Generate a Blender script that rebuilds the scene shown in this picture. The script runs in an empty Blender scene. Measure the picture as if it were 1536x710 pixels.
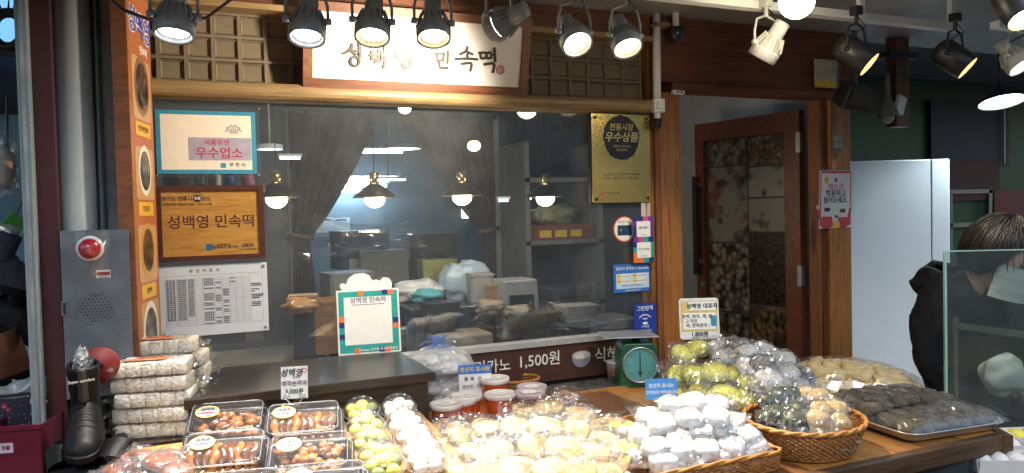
import bpy, bmesh, math, random
from mathutils import Vector, Matrix, Euler, noise
R = math.radians
random.seed(7)
scene = bpy.context.scene
col = scene.collection
rnd = random.uniform

# ------------------------------------------------------------------ camera
F_PX, YAW, HORIZON, ROLL, DIST, EYE = 1154.0, R(24), 319.0, 0.025, 2.8, 1.55
_p = math.atan((HORIZON - 355) / F_PX)
FWD = Vector((math.sin(YAW) * math.cos(_p), math.cos(YAW) * math.cos(_p), math.sin(_p)))
_r = Vector((math.cos(YAW), -math.sin(YAW), 0)); _u = _r.cross(FWD)
RGT = _r * math.cos(ROLL) - _u * math.sin(ROLL)
UPV = _r * math.sin(ROLL) + _u * math.cos(ROLL)
EYEP = Vector((0, -DIST, EYE))
cam_data = bpy.data.cameras.new('camera')
cam_data.sensor_width = 36; cam_data.lens = 36 * F_PX / 1536
cam_data.clip_start = 0.05; cam_data.clip_end = 500
cam = bpy.data.objects.new('camera', cam_data); col.objects.link(cam)
cam.matrix_world = Matrix(((RGT.x, UPV.x, -FWD.x, EYEP.x), (RGT.y, UPV.y, -FWD.y, EYEP.y), (RGT.z, UPV.z, -FWD.z, EYEP.z), (0, 0, 0, 1)))
scene.camera = cam
def ray(x, y): return FWD + RGT * ((x - 768) / F_PX) + UPV * ((355 - y) / F_PX)
def PY(x, y, Y=0.0): d = ray(x, y); return EYEP + d * ((Y - EYEP.y) / d.y)      # where a sight line meets the plane Y
def PZ(x, y, z): d = ray(x, y); return EYEP + d * ((z - EYEP.z) / d.z)            # ... the level z
def PD(x, y, dep): return EYEP + ray(x, y) * dep                                    # ... the depth dep

# ------------------------------------------------------------------ world, sun, exposure
w = bpy.data.worlds.new('World'); scene.world = w; w.use_nodes = True
nt = w.node_tree; sky = nt.nodes.new('ShaderNodeTexSky'); sky.sky_type = 'NISHITA'; sky.sun_disc = False
sky.sun_elevation = R(38); sky.sun_rotation = R(200); sky.air_density = 1.6; sky.dust_density = 1.0; sky.ozone_density = 2.0
nt.nodes['Background'].inputs['Strength'].default_value = 0.115
nt.links.new(sky.outputs[0], nt.nodes['Background'].inputs['Color'])
sd = bpy.data.lights.new('sun', 'SUN'); sd.energy = 0.5; sd.angle = R(25); sd.color = (1.0, 0.96, 0.9)
sun = bpy.data.objects.new('sun', sd); col.objects.link(sun); sun.rotation_euler = (R(52), 0, R(-20))
vs = scene.view_settings; vs.view_transform = 'Standard'; vs.look = 'None'; vs.exposure = 1.0; vs.gamma = 1.0; vs.use_curve_mapping = False
cy = scene.cycles
cy.use_denoising = True; cy.max_bounces = 8; cy.diffuse_bounces = 3; cy.glossy_bounces = 4; cy.transmission_bounces = 6
cy.transparent_max_bounces = 40; cy.caustics_reflective = False; cy.caustics_refractive = False; cy.sample_clamp_indirect = 4.0; cy.sample_clamp_direct = 30.0

# ------------------------------------------------------------------ materials
MATS = {}
def s2l(c): return tuple((v / 12.92 if v <= 0.04045 else ((v + 0.055) / 1.055) ** 2.4) for v in c)
def hexc(h): return s2l(tuple(int(h[i:i + 2], 16) / 255 for i in (0, 2, 4)))
class N:
    def __init__(s, name):
        s.m = bpy.data.materials.new(name); s.m.use_nodes = True; s.t = s.m.node_tree; s.n = s.t.nodes
        s.b = s.n['Principled BSDF']; s.out = s.n['Material Output']; s.co = None
    def new(s, typ, **kw):
        x = s.n.new(typ)
        for k, v in kw.items():
            if k in x.inputs: x.inputs[k].default_value = v
            else: setattr(x, k, v)
        return x
    def link(s, a, b): s.t.links.new(a, b)
    def coords(s, scale=(1, 1, 1), kind='Object', rot=(0, 0, 0)):
        tc = s.new('ShaderNodeTexCoord'); mp = s.new('ShaderNodeMapping'); mp.inputs['Scale'].default_value = scale; mp.inputs['Rotation'].default_value = rot
        s.link(tc.outputs[kind], mp.inputs[0]); return mp.outputs[0]
    def noise(s, vec, scale, detail=4, rough=.55, dist=0):
        x = s.new('ShaderNodeTexNoise'); x.inputs['Scale'].default_value = scale; x.inputs['Detail'].default_value = detail
        x.inputs['Roughness'].default_value = rough; x.inputs['Distortion'].default_value = dist; s.link(vec, x.inputs['Vector']); return x.outputs[0]
    def ramp(s, fac, stops):
        x = s.new('ShaderNodeValToRGB'); e = x.color_ramp.elements
        while len(e) < len(stops): e.new(.5)
        for i, (p, c) in enumerate(stops): e[i].position = p; e[i].color = (*c[:3], 1)
        s.link(fac, x.inputs[0]); return x.outputs[0]
    def mix(s, fac, a, b, mode='MIX'):
        x = s.new('ShaderNodeMix', data_type='RGBA', blend_type=mode)
        for k, v in (('Factor', fac), ('A', a), ('B', b)):
            i = [q for q in x.inputs if q.name == k and (q.type == 'RGBA' or k == 'Factor' and q.type == 'VALUE')][0]
            if isinstance(v, (int, float)): i.default_value = v
            elif isinstance(v, (tuple, list)): i.default_value = (*v[:3], 1)
            else: s.link(v, i)
        return [o for o in x.outputs if o.type == 'RGBA'][0]
    def bump(s, h, strength=.3, dist=.01):
        x = s.new('ShaderNodeBump'); x.inputs['Strength'].default_value = strength; x.inputs['Distance'].default_value = dist
        s.link(h, x.inputs['Height']); s.link(x.outputs[0], s.b.inputs['Normal']); return x
def plain(name, c, rough=.5, metal=0, var=.12, scale=30, bump=0, bscale=80, spec=.5, coat=0, sss=0):
    """paint, plastic, paper, metal: one colour with slight mottling"""
    if name in MATS: return MATS[name]
    if isinstance(c, str): c = hexc(c)
    k = N(name); v = k.coords()
    n = k.noise(v, scale, 5, .6)
    lo = tuple(x * (1 - var) for x in c); hi = tuple(min(1, x * (1 + var)) for x in c)
    k.link(k.ramp(n, [(.3, lo), (.7, hi)]), k.b.inputs['Base Color'])
    k.b.inputs['Roughness'].default_value = rough; k.b.inputs['Metallic'].default_value = metal; k.b.inputs['Specular IOR Level'].default_value = spec
    k.b.inputs['Coat Weight'].default_value = coat
    if sss: k.b.inputs['Subsurface Weight'].default_value = sss; k.b.inputs['Subsurface Radius'].default_value = (.01, .008, .006); k.b.inputs['Subsurface Scale'].default_value = .5
    if bump: k.bump(k.noise(v, bscale, 4), bump, .004)
    MATS[name] = k.m; return k.m
def wood(name, c1, c2, axis='x', scale=1.0, rough=.45, knots=True, coat=.0, bump=.15):
    if name in MATS: return MATS[name]
    k = N(name); sc = {'x': (1.2, 14, 14), 'y': (14, 1.2, 14), 'z': (14, 14, 1.2)}[axis]
    v = k.coords(tuple(q * scale for q in sc)); n1 = k.noise(v, 3.0, 6, .65, 1.2)
    v2 = k.coords(tuple(q * scale * 5 for q in sc)); n2 = k.noise(v2, 3.0, 3, .6, .3)
    a, b = hexc(c1), hexc(c2); dk = tuple(x * .45 for x in a)
    c = k.ramp(n1, [(.28, dk), (.42, a), (.6, b), (.78, a)])
    c = k.mix(.25, c, k.ramp(n2, [(.3, dk), (.7, b)]))
    if knots:
        v3 = k.coords(tuple((q if q > 5 else 3.2) * scale * .28 for q in sc)); vo = k.new('ShaderNodeTexVoronoi'); k.link(v3, vo.inputs['Vector']); vo.inputs['Scale'].default_value = 1.3
        kn = k.ramp(vo.outputs['Distance'], [(.0, (1, 1, 1)), (.09, (1, 1, 1)), (.16, (0, 0, 0))]); c = k.mix(kn, c, dk)
    k.link(c, k.b.inputs['Base Color']); k.b.inputs['Roughness'].default_value = rough; k.b.inputs['Coat Weight'].default_value = coat; k.b.inputs['Coat Roughness'].default_value = .2
    k.bump(n2, bump, .003); MATS[name] = k.m; return k.m
def emit(name, c, strength, light=False):
    if name in MATS: return MATS[name]
    if isinstance(c, str): c = hexc(c)
    k = N(name); k.b.inputs['Base Color'].default_value = (*c, 1); k.b.inputs['Emission Color'].default_value = (*c, 1); k.b.inputs['Emission Strength'].default_value = strength
    k.m.cycles.emission_sampling = 'AUTO' if light else 'NONE'
    MATS[name] = k.m; return k.m
def film(name, tint=(1, 1, 1), gloss=.12, haze=.04, rough=.06, bump=0, bscale=60, fres=1.45, hazec=(.9, .92, .95), cap=.3):
    """clear plastic film or glass seen as a thin sheet: transmits, mirrors a little, slightly dusty"""
    if name in MATS: return MATS[name]
    k = N(name); k.n.remove(k.b)
    tr = k.new('ShaderNodeBsdfTransparent'); tr.inputs[0].default_value = (*tint, 1)
    gl = k.new('ShaderNodeBsdfGlossy'); gl.inputs['Roughness'].default_value = rough
    df = k.new('ShaderNodeBsdfDiffuse'); df.inputs[0].default_value = (*hazec, 1)
    fr = k.new('ShaderNodeFresnel'); fr.inputs[0].default_value = fres
    ad = k.new('ShaderNodeMath', operation='ADD'); k.link(fr.outputs[0], ad.inputs[0]); ad.inputs[1].default_value = gloss - .04; mn = k.new('ShaderNodeMath', operation='MINIMUM'); k.link(ad.outputs[0], mn.inputs[0]); mn.inputs[1].default_value = cap
    m1 = k.new('ShaderNodeMixShader'); k.link(mn.outputs[0], m1.inputs[0]); k.link(tr.outputs[0], m1.inputs[1]); k.link(gl.outputs[0], m1.inputs[2])
    m2 = k.new('ShaderNodeMixShader'); m2.inputs[0].default_value = haze; k.link(m1.outputs[0], m2.inputs[1]); k.link(df.outputs[0], m2.inputs[2])
    v = k.coords()
    if haze > .02:
        h = k.noise(v, 9, 4, .6); mm = k.new('ShaderNodeMapRange'); mm.inputs['From Min'].default_value = .35; mm.inputs['From Max'].default_value = .7; mm.inputs['To Min'].default_value = haze * .75; mm.inputs['To Max'].default_value = haze * 1.3
        k.link(h, mm.inputs[0]); k.link(mm.outputs[0], m2.inputs[0])
    if bump:
        x = k.new('ShaderNodeBump'); x.inputs['Strength'].default_value = bump; x.inputs['Distance'].default_value = .01
        k.link(k.noise(v, bscale, 3, .6, 1.5), x.inputs['Height'])
        for g in (gl, fr): k.link(x.outputs[0], g.inputs['Normal'])
    k.link(m2.outputs[0], k.out.inputs[0]); MATS[name] = k.m; return k.m

# ------------------------------------------------------------------ mesh helpers
WM = {}
def tag(o, label=None, cat=None, group=None, kind=None):
    for a, b in (('label', label), ('category', cat), ('group', group), ('kind', kind)):
        if b: o[a] = b
    return o
def thing(name, label, cat, loc=(0, 0, 0), rot=None, group=None, kind=None):
    """an Empty at a thing's base that parents its parts; rot is an Euler, a rotation about Z or a 3x3 matrix"""
    o = bpy.data.objects.new(name, None); o.empty_display_size = .05; col.objects.link(o)
    rm = Matrix.Identity(3) if rot is None else rot if isinstance(rot, Matrix) else Matrix.Rotation(rot, 3, 'Z') if isinstance(rot, (int, float)) else Euler(rot).to_matrix()
    M = Matrix.Translation(Vector(loc)) @ rm.to_4x4(); o.matrix_world = M; WM[o.name] = M
    return tag(o, label, cat, group, kind)
def link(name, me, mat, parent=None, smooth=False, M=None):
    o = bpy.data.objects.new(name, me); col.objects.link(o)
    if mat and not me.materials: me.materials.append(mat)
    if smooth: me.polygons.foreach_set('use_smooth', [True] * len(me.polygons))
    if parent: o.parent = parent
    if M is not None: o.matrix_local = M
    WM[o.name] = (WM[parent.name] if parent else Matrix.Identity(4)) @ (M if M is not None else Matrix.Identity(4))
    return o
class MB:
    def __init__(s): s.v = []; s.f = []
    def add(s, vs, fs, M=None):
        n = len(s.v); s.v += [tuple(M @ Vector(p)) if M else tuple(p) for p in vs]; s.f += [tuple(i + n for i in q) for q in fs]; return s
    def box(s, c, d, rot=None, taper=1.0):
        x, y, z = (q / 2 for q in d); t = taper
        vs = [(-x, -y, -z), (x, -y, -z), (x, y, -z), (-x, y, -z), (-x * t, -y * t, z), (x * t, -y * t, z), (x * t, y * t, z), (-x * t, y * t, z)]
        M = Matrix.Translation(Vector(c)) @ (Matrix.Identity(4) if rot is None else rot.to_4x4() if isinstance(rot, Matrix) else Matrix.Rotation(rot, 4, 'Z') if isinstance(rot, (int, float)) else Euler(rot).to_matrix().to_4x4())
        return s.add(vs, [(3, 2, 1, 0), (4, 5, 6, 7), (0, 1, 5, 4), (1, 2, 6, 5), (2, 3, 7, 6), (3, 0, 4, 7)], M)
    def bb(s, x0, x1, y0, y1, z0, z1): return s.box(((x0 + x1) / 2, (y0 + y1) / 2, (z0 + z1) / 2), (abs(x1 - x0), abs(y1 - y0), abs(z1 - z0)))
    def prism(s, poly, z0, z1, M=None):
        n = len(poly)
        vs = [(x, y, z0) for x, y in poly] + [(x, y, z1) for x, y in poly]
        return s.add(vs, [tuple(range(n))[::-1], tuple(range(n, 2 * n))] + [(i, (i + 1) % n, n + (i + 1) % n, n + i) for i in range(n)], M)
    def lathe(s, prof, n=24, M=None, sx=1, sy=1, caps=True):
        vs = []; fs = []
        for r, z in prof: vs += [(r * sx * math.cos(2 * math.pi * i / n), r * sy * math.sin(2 * math.pi * i / n), z) for i in range(n)]
        for k in range(len(prof) - 1): fs += [(k * n + i, k * n + (i + 1) % n, (k + 1) * n + (i + 1) % n, (k + 1) * n + i) for i in range(n)]
        if caps:
            if prof[0][0] > 1e-5: fs.append(tuple(range(n))[::-1])
            if prof[-1][0] > 1e-5: fs.append(tuple(range((len(prof) - 1) * n, len(prof) * n)))
        return s.add(vs, fs, M)
    def tube(s, path, r, n=8, closed=False, M=None):
        P = [Vector(p) for p in path]; m = len(P); vs = []; up = None
        rs = r if isinstance(r, (list, tuple)) else [r] * m
        for i in range(m):
            a = P[(i - 1) % m] if closed or i > 0 else P[0]; b = P[(i + 1) % m] if closed or i < m - 1 else P[-1]
            t = (b - a).normalized() if (b - a).length > 1e-9 else Vector((0, 0, 1))
            if up is None or abs(up.dot(t)) > .98: up = Vector((0, 0, 1)) if abs(t.z) < .9 else Vector((1, 0, 0))
            x = up.cross(t).normalized(); up = t.cross(x)
            vs += [P[i] + (x * math.cos(2 * math.pi * k / n) + up * math.sin(2 * math.pi * k / n)) * rs[i] for k in range(n)]
        fs = []
        for i in range(m if closed else m - 1):
            j = (i + 1) % m; fs += [(i * n + k, i * n + (k + 1) % n, j * n + (k + 1) % n, j * n + k) for k in range(n)]
        if not closed: fs += [tuple(range(n))[::-1], tuple(range((m - 1) * n, m * n))]
        return s.add(vs, fs, M)
    def grid(s, fn, nu, nv, closed_u=False):
        vs = [fn(i / nu, j / nv) for j in range(nv + 1) for i in range(nu + (0 if closed_u else 1))]; k = nu if closed_u else nu + 1
        return s.add(vs, [(j * k + i, j * k + (i + 1) % k, (j + 1) * k + (i + 1) % k, (j + 1) * k + i) for j in range(nv) for i in range(nu)])
    def blob(s, c, r, seg=10, rings=7, amp=.06, freq=2.5, seed=0, pw=1.0, M=None):
        """rounded lump: superellipsoid with noise"""
        rx, ry, rz = r if isinstance(r, (tuple, list)) else (r, r, r)
        sg = lambda x: math.copysign(abs(x) ** pw, x)
        vs = []
        for j in range(1, rings):
            th = math.pi * j / rings
            for i in range(seg):
                ph = 2 * math.pi * i / seg; d = Vector((sg(math.sin(th)) * sg(math.cos(ph)), sg(math.sin(th)) * sg(math.sin(ph)), sg(math.cos(th))))
                q = 1 + amp * noise.noise(d * freq + Vector((seed * 3.7, seed * 1.3, seed * 2.1)))
                vs.append(Vector(c) + Vector((d.x * rx, d.y * ry, d.z * rz)) * q)
        vs += [Vector(c) + Vector((0, 0, rz)), Vector(c) - Vector((0, 0, rz))]; t, b = len(vs) - 2, len(vs) - 1
        fs = [(i, j_, t) for i, j_ in (((i + 1) % seg, i) for i in range(seg))]
        fs = [(t, i, (i + 1) % seg) for i in range(seg)] + [(b, (rings - 2) * seg + (i + 1) % seg, (rings - 2) * seg + i) for i in range(seg)]
        for j in range(rings - 2): fs += [(j * seg + i, (j + 1) * seg + i, (j + 1) * seg + (i + 1) % seg, j * seg + (i + 1) % seg) for i in range(seg)]
        return s.add(vs, fs, M)
    def mesh(s, name, Minv=None):
        me = bpy.data.meshes.new(name); me.from_pydata([tuple(Minv @ Vector(p)) for p in s.v] if Minv else s.v, [], s.f); me.update(); return me
    def build(s, name, mat, parent=None, smooth=False, world=True, bevel=0, label=None):
        """world=True: the vertices are in world space and are brought into the parent's space"""
        me = s.mesh(name, WM[parent.name].inverted() if parent and world else None)
        o = link(name, me, mat, parent, smooth)
        if bevel: b = o.modifiers.new('bevel', 'BEVEL'); b.width = bevel; b.segments = 2; b.limit_method = 'ANGLE'; b.angle_limit = R(40)
        if label: o['label'] = label
        return o
def copy_tree(o, parent=None):
    c = o.copy(); col.objects.link(c); c.parent = parent
    for ch in o.children: copy_tree(ch, c)
    return c
# flat print: a frame whose x runs right, y up and z out of the surface
FACE = Matrix(((1, 0, 0), (0, 0, -1), (0, 1, 0)))
def facing(yaw=0, tilt=0): return Matrix.Rotation(yaw, 3, 'Z') @ FACE @ Matrix.Rotation(tilt, 3, 'X')
_dg = None
TXT = {}
def text_mesh(body, size, bold=0.0, shear=0.0, align='CENTER', res=3, ext=.0003, space=1.0):
    key = (body, size, bold, shear, align, res, ext, space)
    if key in TXT: return TXT[key]
    cu = bpy.data.curves.new('lettering', 'FONT'); cu.body = body; cu.size = size; cu.offset = bold * size; cu.shear = shear; cu.align_x = align; cu.align_y = 'CENTER'
    cu.resolution_u = res; cu.extrude = ext; cu.space_character = space
    o = bpy.data.objects.new('lettering', cu)
    me = bpy.data.meshes.new_from_object(o); bpy.data.objects.remove(o); bpy.data.curves.remove(cu); TXT[key] = me; return me
def text(body, size, mat, parent, x=0, y=0, z=.002, bold=0.0, shear=0.0, align='CENTER', rot=0, name='lettering', sx=1, res=3, space=1.0):
    me = text_mesh(body, size, bold, shear, align, res, .0003, space).copy(); me.materials.clear()
    o = link(name, me, mat, parent, M=Matrix.Translation((x, y, z)) @ Matrix.Rotation(rot, 4, 'Z') @ Matrix.Diagonal((sx, 1, 1, 1)))
    return o
def rrect(w, h, r, n=4):
    if r <= 0: return [(-w / 2, -h / 2), (w / 2, -h / 2), (w / 2, h / 2), (-w / 2, h / 2)]
    out = []
    for cx, cy_, a in ((w / 2 - r, h / 2 - r, 0), (-w / 2 + r, h / 2 - r, 90), (-w / 2 + r, -h / 2 + r, 180), (w / 2 - r, -h / 2 + r, 270)):
        out += [(cx + r * math.cos(R(a + 90 * i / n)), cy_ + r * math.sin(R(a + 90 * i / n))) for i in range(n + 1)]
    return out
def plate(name, mat, parent, x, y, w_, h, z=0.0, t=.001, r=0, poly=None, rot=0):
    """thin solid in the frame of parent: its back at z, its face at z + t"""
    b = MB(); b.prism(poly or rrect(w_, h, r), z, z + t, Matrix.Translation((x, y, 0)) @ Matrix.Rotation(rot, 4, 'Z')); return b.build(name, mat, parent, world=False)
def stroke(paths, wd, z0, z1, M=None):
    """brush strokes: each path (with a width at each point) becomes a flat raised ribbon with round ends"""
    b = MB()
    for ip, pa in enumerate(paths):
        z1 += .00013
        P = [(Vector((p[0], p[1])), (p[2] if len(p) > 2 else 1.0) * wd / 2) for p in pa]
        # resample smoothly
        Q = []
        for i in range(len(P) - 1):
            for k in range(4):
                t = k / 4; a = P[max(0, i - 1)][0]; b0 = P[i][0]; c0 = P[i + 1][0]; d0 = P[min(len(P) - 1, i + 2)][0]
                pt = .5 * ((2 * b0) + (c0 - a) * t + (2 * a - 5 * b0 + 4 * c0 - d0) * t * t + (3 * b0 - a - 3 * c0 + d0) * t ** 3)
                Q.append((pt, P[i][1] * (1 - t) + P[i + 1][1] * t))
        Q.append(P[-1])
        closed = (P[0][0] - P[-1][0]).length < 1e-6
        L = []; Rr = []
        for i, (q, r) in enumerate(Q):
            t = (Q[min(i + 1, len(Q) - 1)][0] - Q[max(i - 1, 0)][0]).normalized(); nrm = Vector((-t.y, t.x)); L.append(q + nrm * r); Rr.append(q - nrm * r)
        if not closed:
            t0 = (Q[0][0] - Q[1][0]).normalized(); t1 = (Q[-1][0] - Q[-2][0]).normalized()
            cap = lambda q, t, r, sgn: [q + (t * math.sin(a) + Vector((-t.y, t.x)) * math.cos(a) * sgn) * r for a in (R(45), R(90), R(135))]
        n = len(Q)
        vs = [(p.x, p.y, z1) for p in L] + [(p.x, p.y, z1) for p in Rr] + [(p.x, p.y, z0) for p in L] + [(p.x, p.y, z0) for p in Rr]; fs = []
        for i in range(n - 1):
            fs += [(n + i, n + i + 1, i + 1, i), (i, i + 1, 2 * n + i + 1, 2 * n + i), (3 * n + i, 3 * n + i + 1, n + i + 1, n + i)]
        b.add(vs, fs, M)
        if not closed:
            for q, r in (Q[0], Q[-1]): b.lathe([(r, z0), (r, z1 - .00006)], 10, (M or Matrix.Identity(4)) @ Matrix.Translation((q.x, q.y, 0)))
    return b

# ------------------------------------------------------------------ palette
W_RED = wood('stained_red_pine', '5c3421', '78482d', 'x', 1.0, .5)
W_REDZ = wood('stained_red_pine_upright', '6b4026', '865432', 'z', 1.0, .5)
W_ORZ = wood('orange_pine_upright', '855428', 'a06c38', 'z', .9, .42)
W_DOOR = wood('dark_red_door_wood', '4a2617', '653620', 'z', 1.0, .45)
W_LIGHT = wood('pale_wood_rail', '826a48', '97805a', 'x', 1.0, .5, False)
W_DARK = wood('dark_walnut', '241a14', '33261c', 'x', 1.0, .35, False, .12)
W_TABLE = [wood('table_plank_honey', 'a36c35', 'bd8846', 'y', .8, .38, False, .2), wood('table_plank_brown', '6b4527', '815634', 'y', .8, .38, False, .2), wood('table_plank_tan', '8f6335', 'a87a45', 'y', .8, .38, False, .2)]
W_EDGE = wood('table_edge_walnut', '43301f', '5b432c', 'x', 1.0, .45, False)
SCREEN = plain('screen_bar_paint', '6c6150', .7, 0, .15, 12)
SCREENP = plain('screen_panel_cloth', '6e6352', .9, 0, .12, 40, .15, 200)
STEEL = plain('brushed_steel', (.42, .44, .46), .32, .9, .12, 18)
GALV = plain('galvanised_steel', (.36, .39, .42), .45, .75, .3, 9)
DARKMET = plain('dark_metal', (.03, .03, .032), .45, .3, .2, 20)
WHITEP = plain('white_enamel', (.78, .8, .8), .3, 0, .04, 8)
BLACKP = plain('black_plastic', (.012, .012, .013), .35, 0, .2, 30)
PAPER = plain('white_paper', (.78, .78, .76), .6, 0, .04, 20)
INK = plain('black_ink', (.012, .012, .015), .6, 0, .1)
REDINK = plain('red_ink', 'b02438', .6, 0, .1)
WHITEINK = plain('white_print', (.8, .8, .78), .6, 0, .05)
CLEAR = film('clear_acrylic', (.97, .98, .98), .07, .02, .05)

# ------------------------------------------------------------------ setting
gk = N('wet_concrete'); gv = gk.coords(); gn = gk.noise(gv, 2.2, 7, .65); gk.link(gk.ramp(gn, [(.3, (.06, .06, .06)), (.7, (.16, .155, .15))]), gk.b.inputs['Base Color']); gk.b.inputs['Roughness'].default_value = .4; gk.bump(gk.noise(gv, 60, 4), .3, .004)
tag(MB().add([(-60, -60, 0), (60, -60, 0), (60, 60, 0), (-60, 60, 0)], [(0, 1, 2, 3)]).build('ground', gk.m), kind='structure', label='grey market aisle floor')
CEILM = plain('grey_painted_sheet', (.34, .35, .36), .42, 0, .18, 3, .1, 15)
c = MB(); c.bb(-1.6, 5.6, -1.5, .06, 2.372, 2.42); tag(c.build('canopy_ceiling', CEILM), kind='structure', label='grey sheet metal canopy ceiling above the shop front')
WALLG = plain('interior_grey_wall', (.30, .31, .32), .8, 0, .1, 4, .1, 60)
c = MB(); c.bb(-.6, 3.3, 4.6, 4.7, 0, 2.6); tag(c.build('wall', plain('back_room_wall', (.20, .25, .29), .7, 0, .15, 2)), kind='structure', label='pale blue back wall of the shop room')
c = MB(); c.bb(-.7, -.6, .06, 4.7, 0, 2.6); tag(c.build('wall', WALLG), kind='structure', label='grey side wall inside the shop')
c = MB(); c.bb(2.98, 3.04, .06, 4.7, 0, 2.6); tag(c.build('wall', WALLG), kind='structure', label='grey wall between shop and neighbouring stall')
c = MB(); c.bb(-.7, 3.1, .06, 4.7, 2.6, 2.66); tag(c.build('interior_ceiling', plain('interior_ceiling_paint', (.33, .35, .37), .8, 0, .08, 3)), kind='structure', label='dim ceiling inside the shop')
c = MB(); c.bb(-.6, 2.98, .06, 4.6, .004, .012); tag(c.build('shop_floor', plain('interior_floor_tile', (.12, .12, .12), .35, 0, .2, 6)), kind='structure', label='dark floor inside the shop')
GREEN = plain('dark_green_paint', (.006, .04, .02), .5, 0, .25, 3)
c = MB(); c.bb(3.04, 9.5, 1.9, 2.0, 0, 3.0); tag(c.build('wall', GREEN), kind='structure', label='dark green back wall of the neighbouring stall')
c = MB(); c.bb(5.2, 9.5, -2.6, -2.5, 2.43, 2.5); c.bb(3.04, 9.5, .06, 2.0, 2.62, 2.68); tag(c.build('stall_ceiling', plain('stall_ceiling_grey', (.12, .12, .13), .8, 0, .2, 3)), kind='structure', label='dark ceiling of the neighbouring stall')
c = MB(); c.bb(-14, 14, -7.2, -7.0, 0, 3.4); tag(c.build('wall', plain('opposite_shutter_wall', (.10, .115, .14), .6, 0, .3, .8)), kind='structure', label='dim shutters of the shops across the aisle')
# neighbour stall panels on green wall
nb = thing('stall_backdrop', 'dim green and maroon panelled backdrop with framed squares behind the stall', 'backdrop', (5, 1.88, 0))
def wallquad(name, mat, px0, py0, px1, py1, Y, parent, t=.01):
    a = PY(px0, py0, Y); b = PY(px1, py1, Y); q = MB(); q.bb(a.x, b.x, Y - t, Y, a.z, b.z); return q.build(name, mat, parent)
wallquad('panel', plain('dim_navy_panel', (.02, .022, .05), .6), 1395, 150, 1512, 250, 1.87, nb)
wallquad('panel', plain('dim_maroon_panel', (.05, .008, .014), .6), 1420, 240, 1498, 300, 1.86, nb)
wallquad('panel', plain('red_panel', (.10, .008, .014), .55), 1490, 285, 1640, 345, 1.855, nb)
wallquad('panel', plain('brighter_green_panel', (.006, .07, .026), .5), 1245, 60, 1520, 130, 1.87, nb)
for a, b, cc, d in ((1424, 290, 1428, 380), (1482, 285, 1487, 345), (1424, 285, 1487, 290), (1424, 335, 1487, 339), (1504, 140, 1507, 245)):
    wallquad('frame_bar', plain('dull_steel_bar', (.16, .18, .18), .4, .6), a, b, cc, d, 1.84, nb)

# ------------------------------------------------------------------ shop front
sf = thing('shop_front', 'wooden shop front with large window, screened transom and open door', 'shop front', (1, 0, 0))
MB().bb(-.12, 1.93, -.045, .05, 2.275, 2.372).build('top_beam', W_RED, sf, bevel=.004)
MB().bb(-.12, 1.885, -.075, .03, 2.255, 2.275).build('moulding', W_LIGHT, sf)
rl = MB(); rl.lathe([(.028, 0), (.028, 2.005)], 14, Matrix.Translation((-.12, -.045, 1.985)) @ Matrix.Rotation(R(90), 4, 'Y')); rl.bb(-.12, 1.885, -.04, .03, 1.955, 2.012); rl.build('rail', W_LIGHT, sf)
tr = MB().bb(-.12, 1.885, .02, .035, 2.012, 2.255).build('transom_screen', SCREENP, sf)
nx, nz = 23, 3; x0, x1, z0, z1 = -.10, 1.875, 2.016, 2.252
me_cell = None
for i in range(nx):
    for j in range(nz):
        cw, ch = (x1 - x0) / nx, (z1 - z0) / nz; cx, cz = x0 + cw * (i + .5), z0 + ch * (j + .5)
        if me_cell is None: me_cell = MB().add([(-cw * .42, 0, -ch * .4), (cw * .42, 0, -ch * .4), (cw * .42, 0, ch * .4), (-cw * .42, 0, ch * .4), (-cw * .36, .008, -ch * .32), (cw * .36, .008, -ch * .32), (cw * .36, .008, ch * .32), (-cw * .36, .008, ch * .32)], [(4, 5, 6, 7), (0, 1, 5, 4), (1, 2, 6, 5), (2, 3, 7, 6), (3, 0, 4, 7)]).mesh('panel')
        link('panel', me_cell, SCREENP, tr, M=WM[tr.name].inverted() @ Matrix.Translation((cx, .0115, cz)))
for i in range(nx + 1): MB().bb(x0 + (x1 - x0) / nx * i - .006, x0 + (x1 - x0) / nx * i + .006, .010, .02, z0, z1).build('bar', SCREEN, tr)
for j in range(nz + 1): MB().bb(x0, x1, .0085, .02, z0 + (z1 - z0) / nz * j - .005, z0 + (z1 - z0) / nz * j + .005).build('bar', SCREEN, tr)
GLASS = film('shop_window_glass', (.92, .94, .955), .09, .036, .015, hazec=(.55, .62, .68))
wn = MB().bb(-.09, 1.885, -.004, .004, 1.03, 1.957).build('window_pane', GLASS, sf)
MB().bb(-.09, 1.885, -.03, .03, 1.008, 1.03).build('window_sill', plain('pale_aluminium', (.6, .62, .62), .35, .5), sf)
MB().bb(1.885, 1.93, -.03, .04, .86, 2.275).build('window_frame', wood('gilded_frame_wood', '6e4a22', '8d6430', 'z', 1.2, .4, False), sf)
MB().bb(-.14, -.09, -.03, .04, .86, 2.275).build('window_frame', W_REDZ, sf)
mp = MB().bb(-.09, 1.885, -.02, .02, .862, 1.008).build('menu_panel', plain('maroon_brown_board', (.06, .024, .018), .5, 0, .12, 10), sf)
MB().bb(-.09, 1.885, .0, .03, .80, .862).build('kick_board', plain('black_recess_board', (.012, .01, .009), .6), sf)
MB().bb(1.93, 2.035, -.05, .06, 0, 2.05).build('door_post', W_ORZ, sf, bevel=.004)
MB().bb(1.905, 1.932, -.044, .045, .86, 2.05).build('trim_strip', W_REDZ, sf)
MB().bb(1.93, 3.045, -.048, .05, 2.09, 2.372).build('door_header', W_RED, sf, bevel=.004)
MB().bb(1.99, 2.97, -.06, .04, 2.055, 2.09).build('header_moulding', W_RED, sf, bevel=.004)
MB().bb(2.90, 3.035, -.05, .06, 0, 2.055).build('door_post', W_ORZ, sf, bevel=.004)
MB().bb(2.865, 2.90, -.02, .055, 0, 2.055).build('door_jamb', W_REDZ, sf, bevel=.003)
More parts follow.
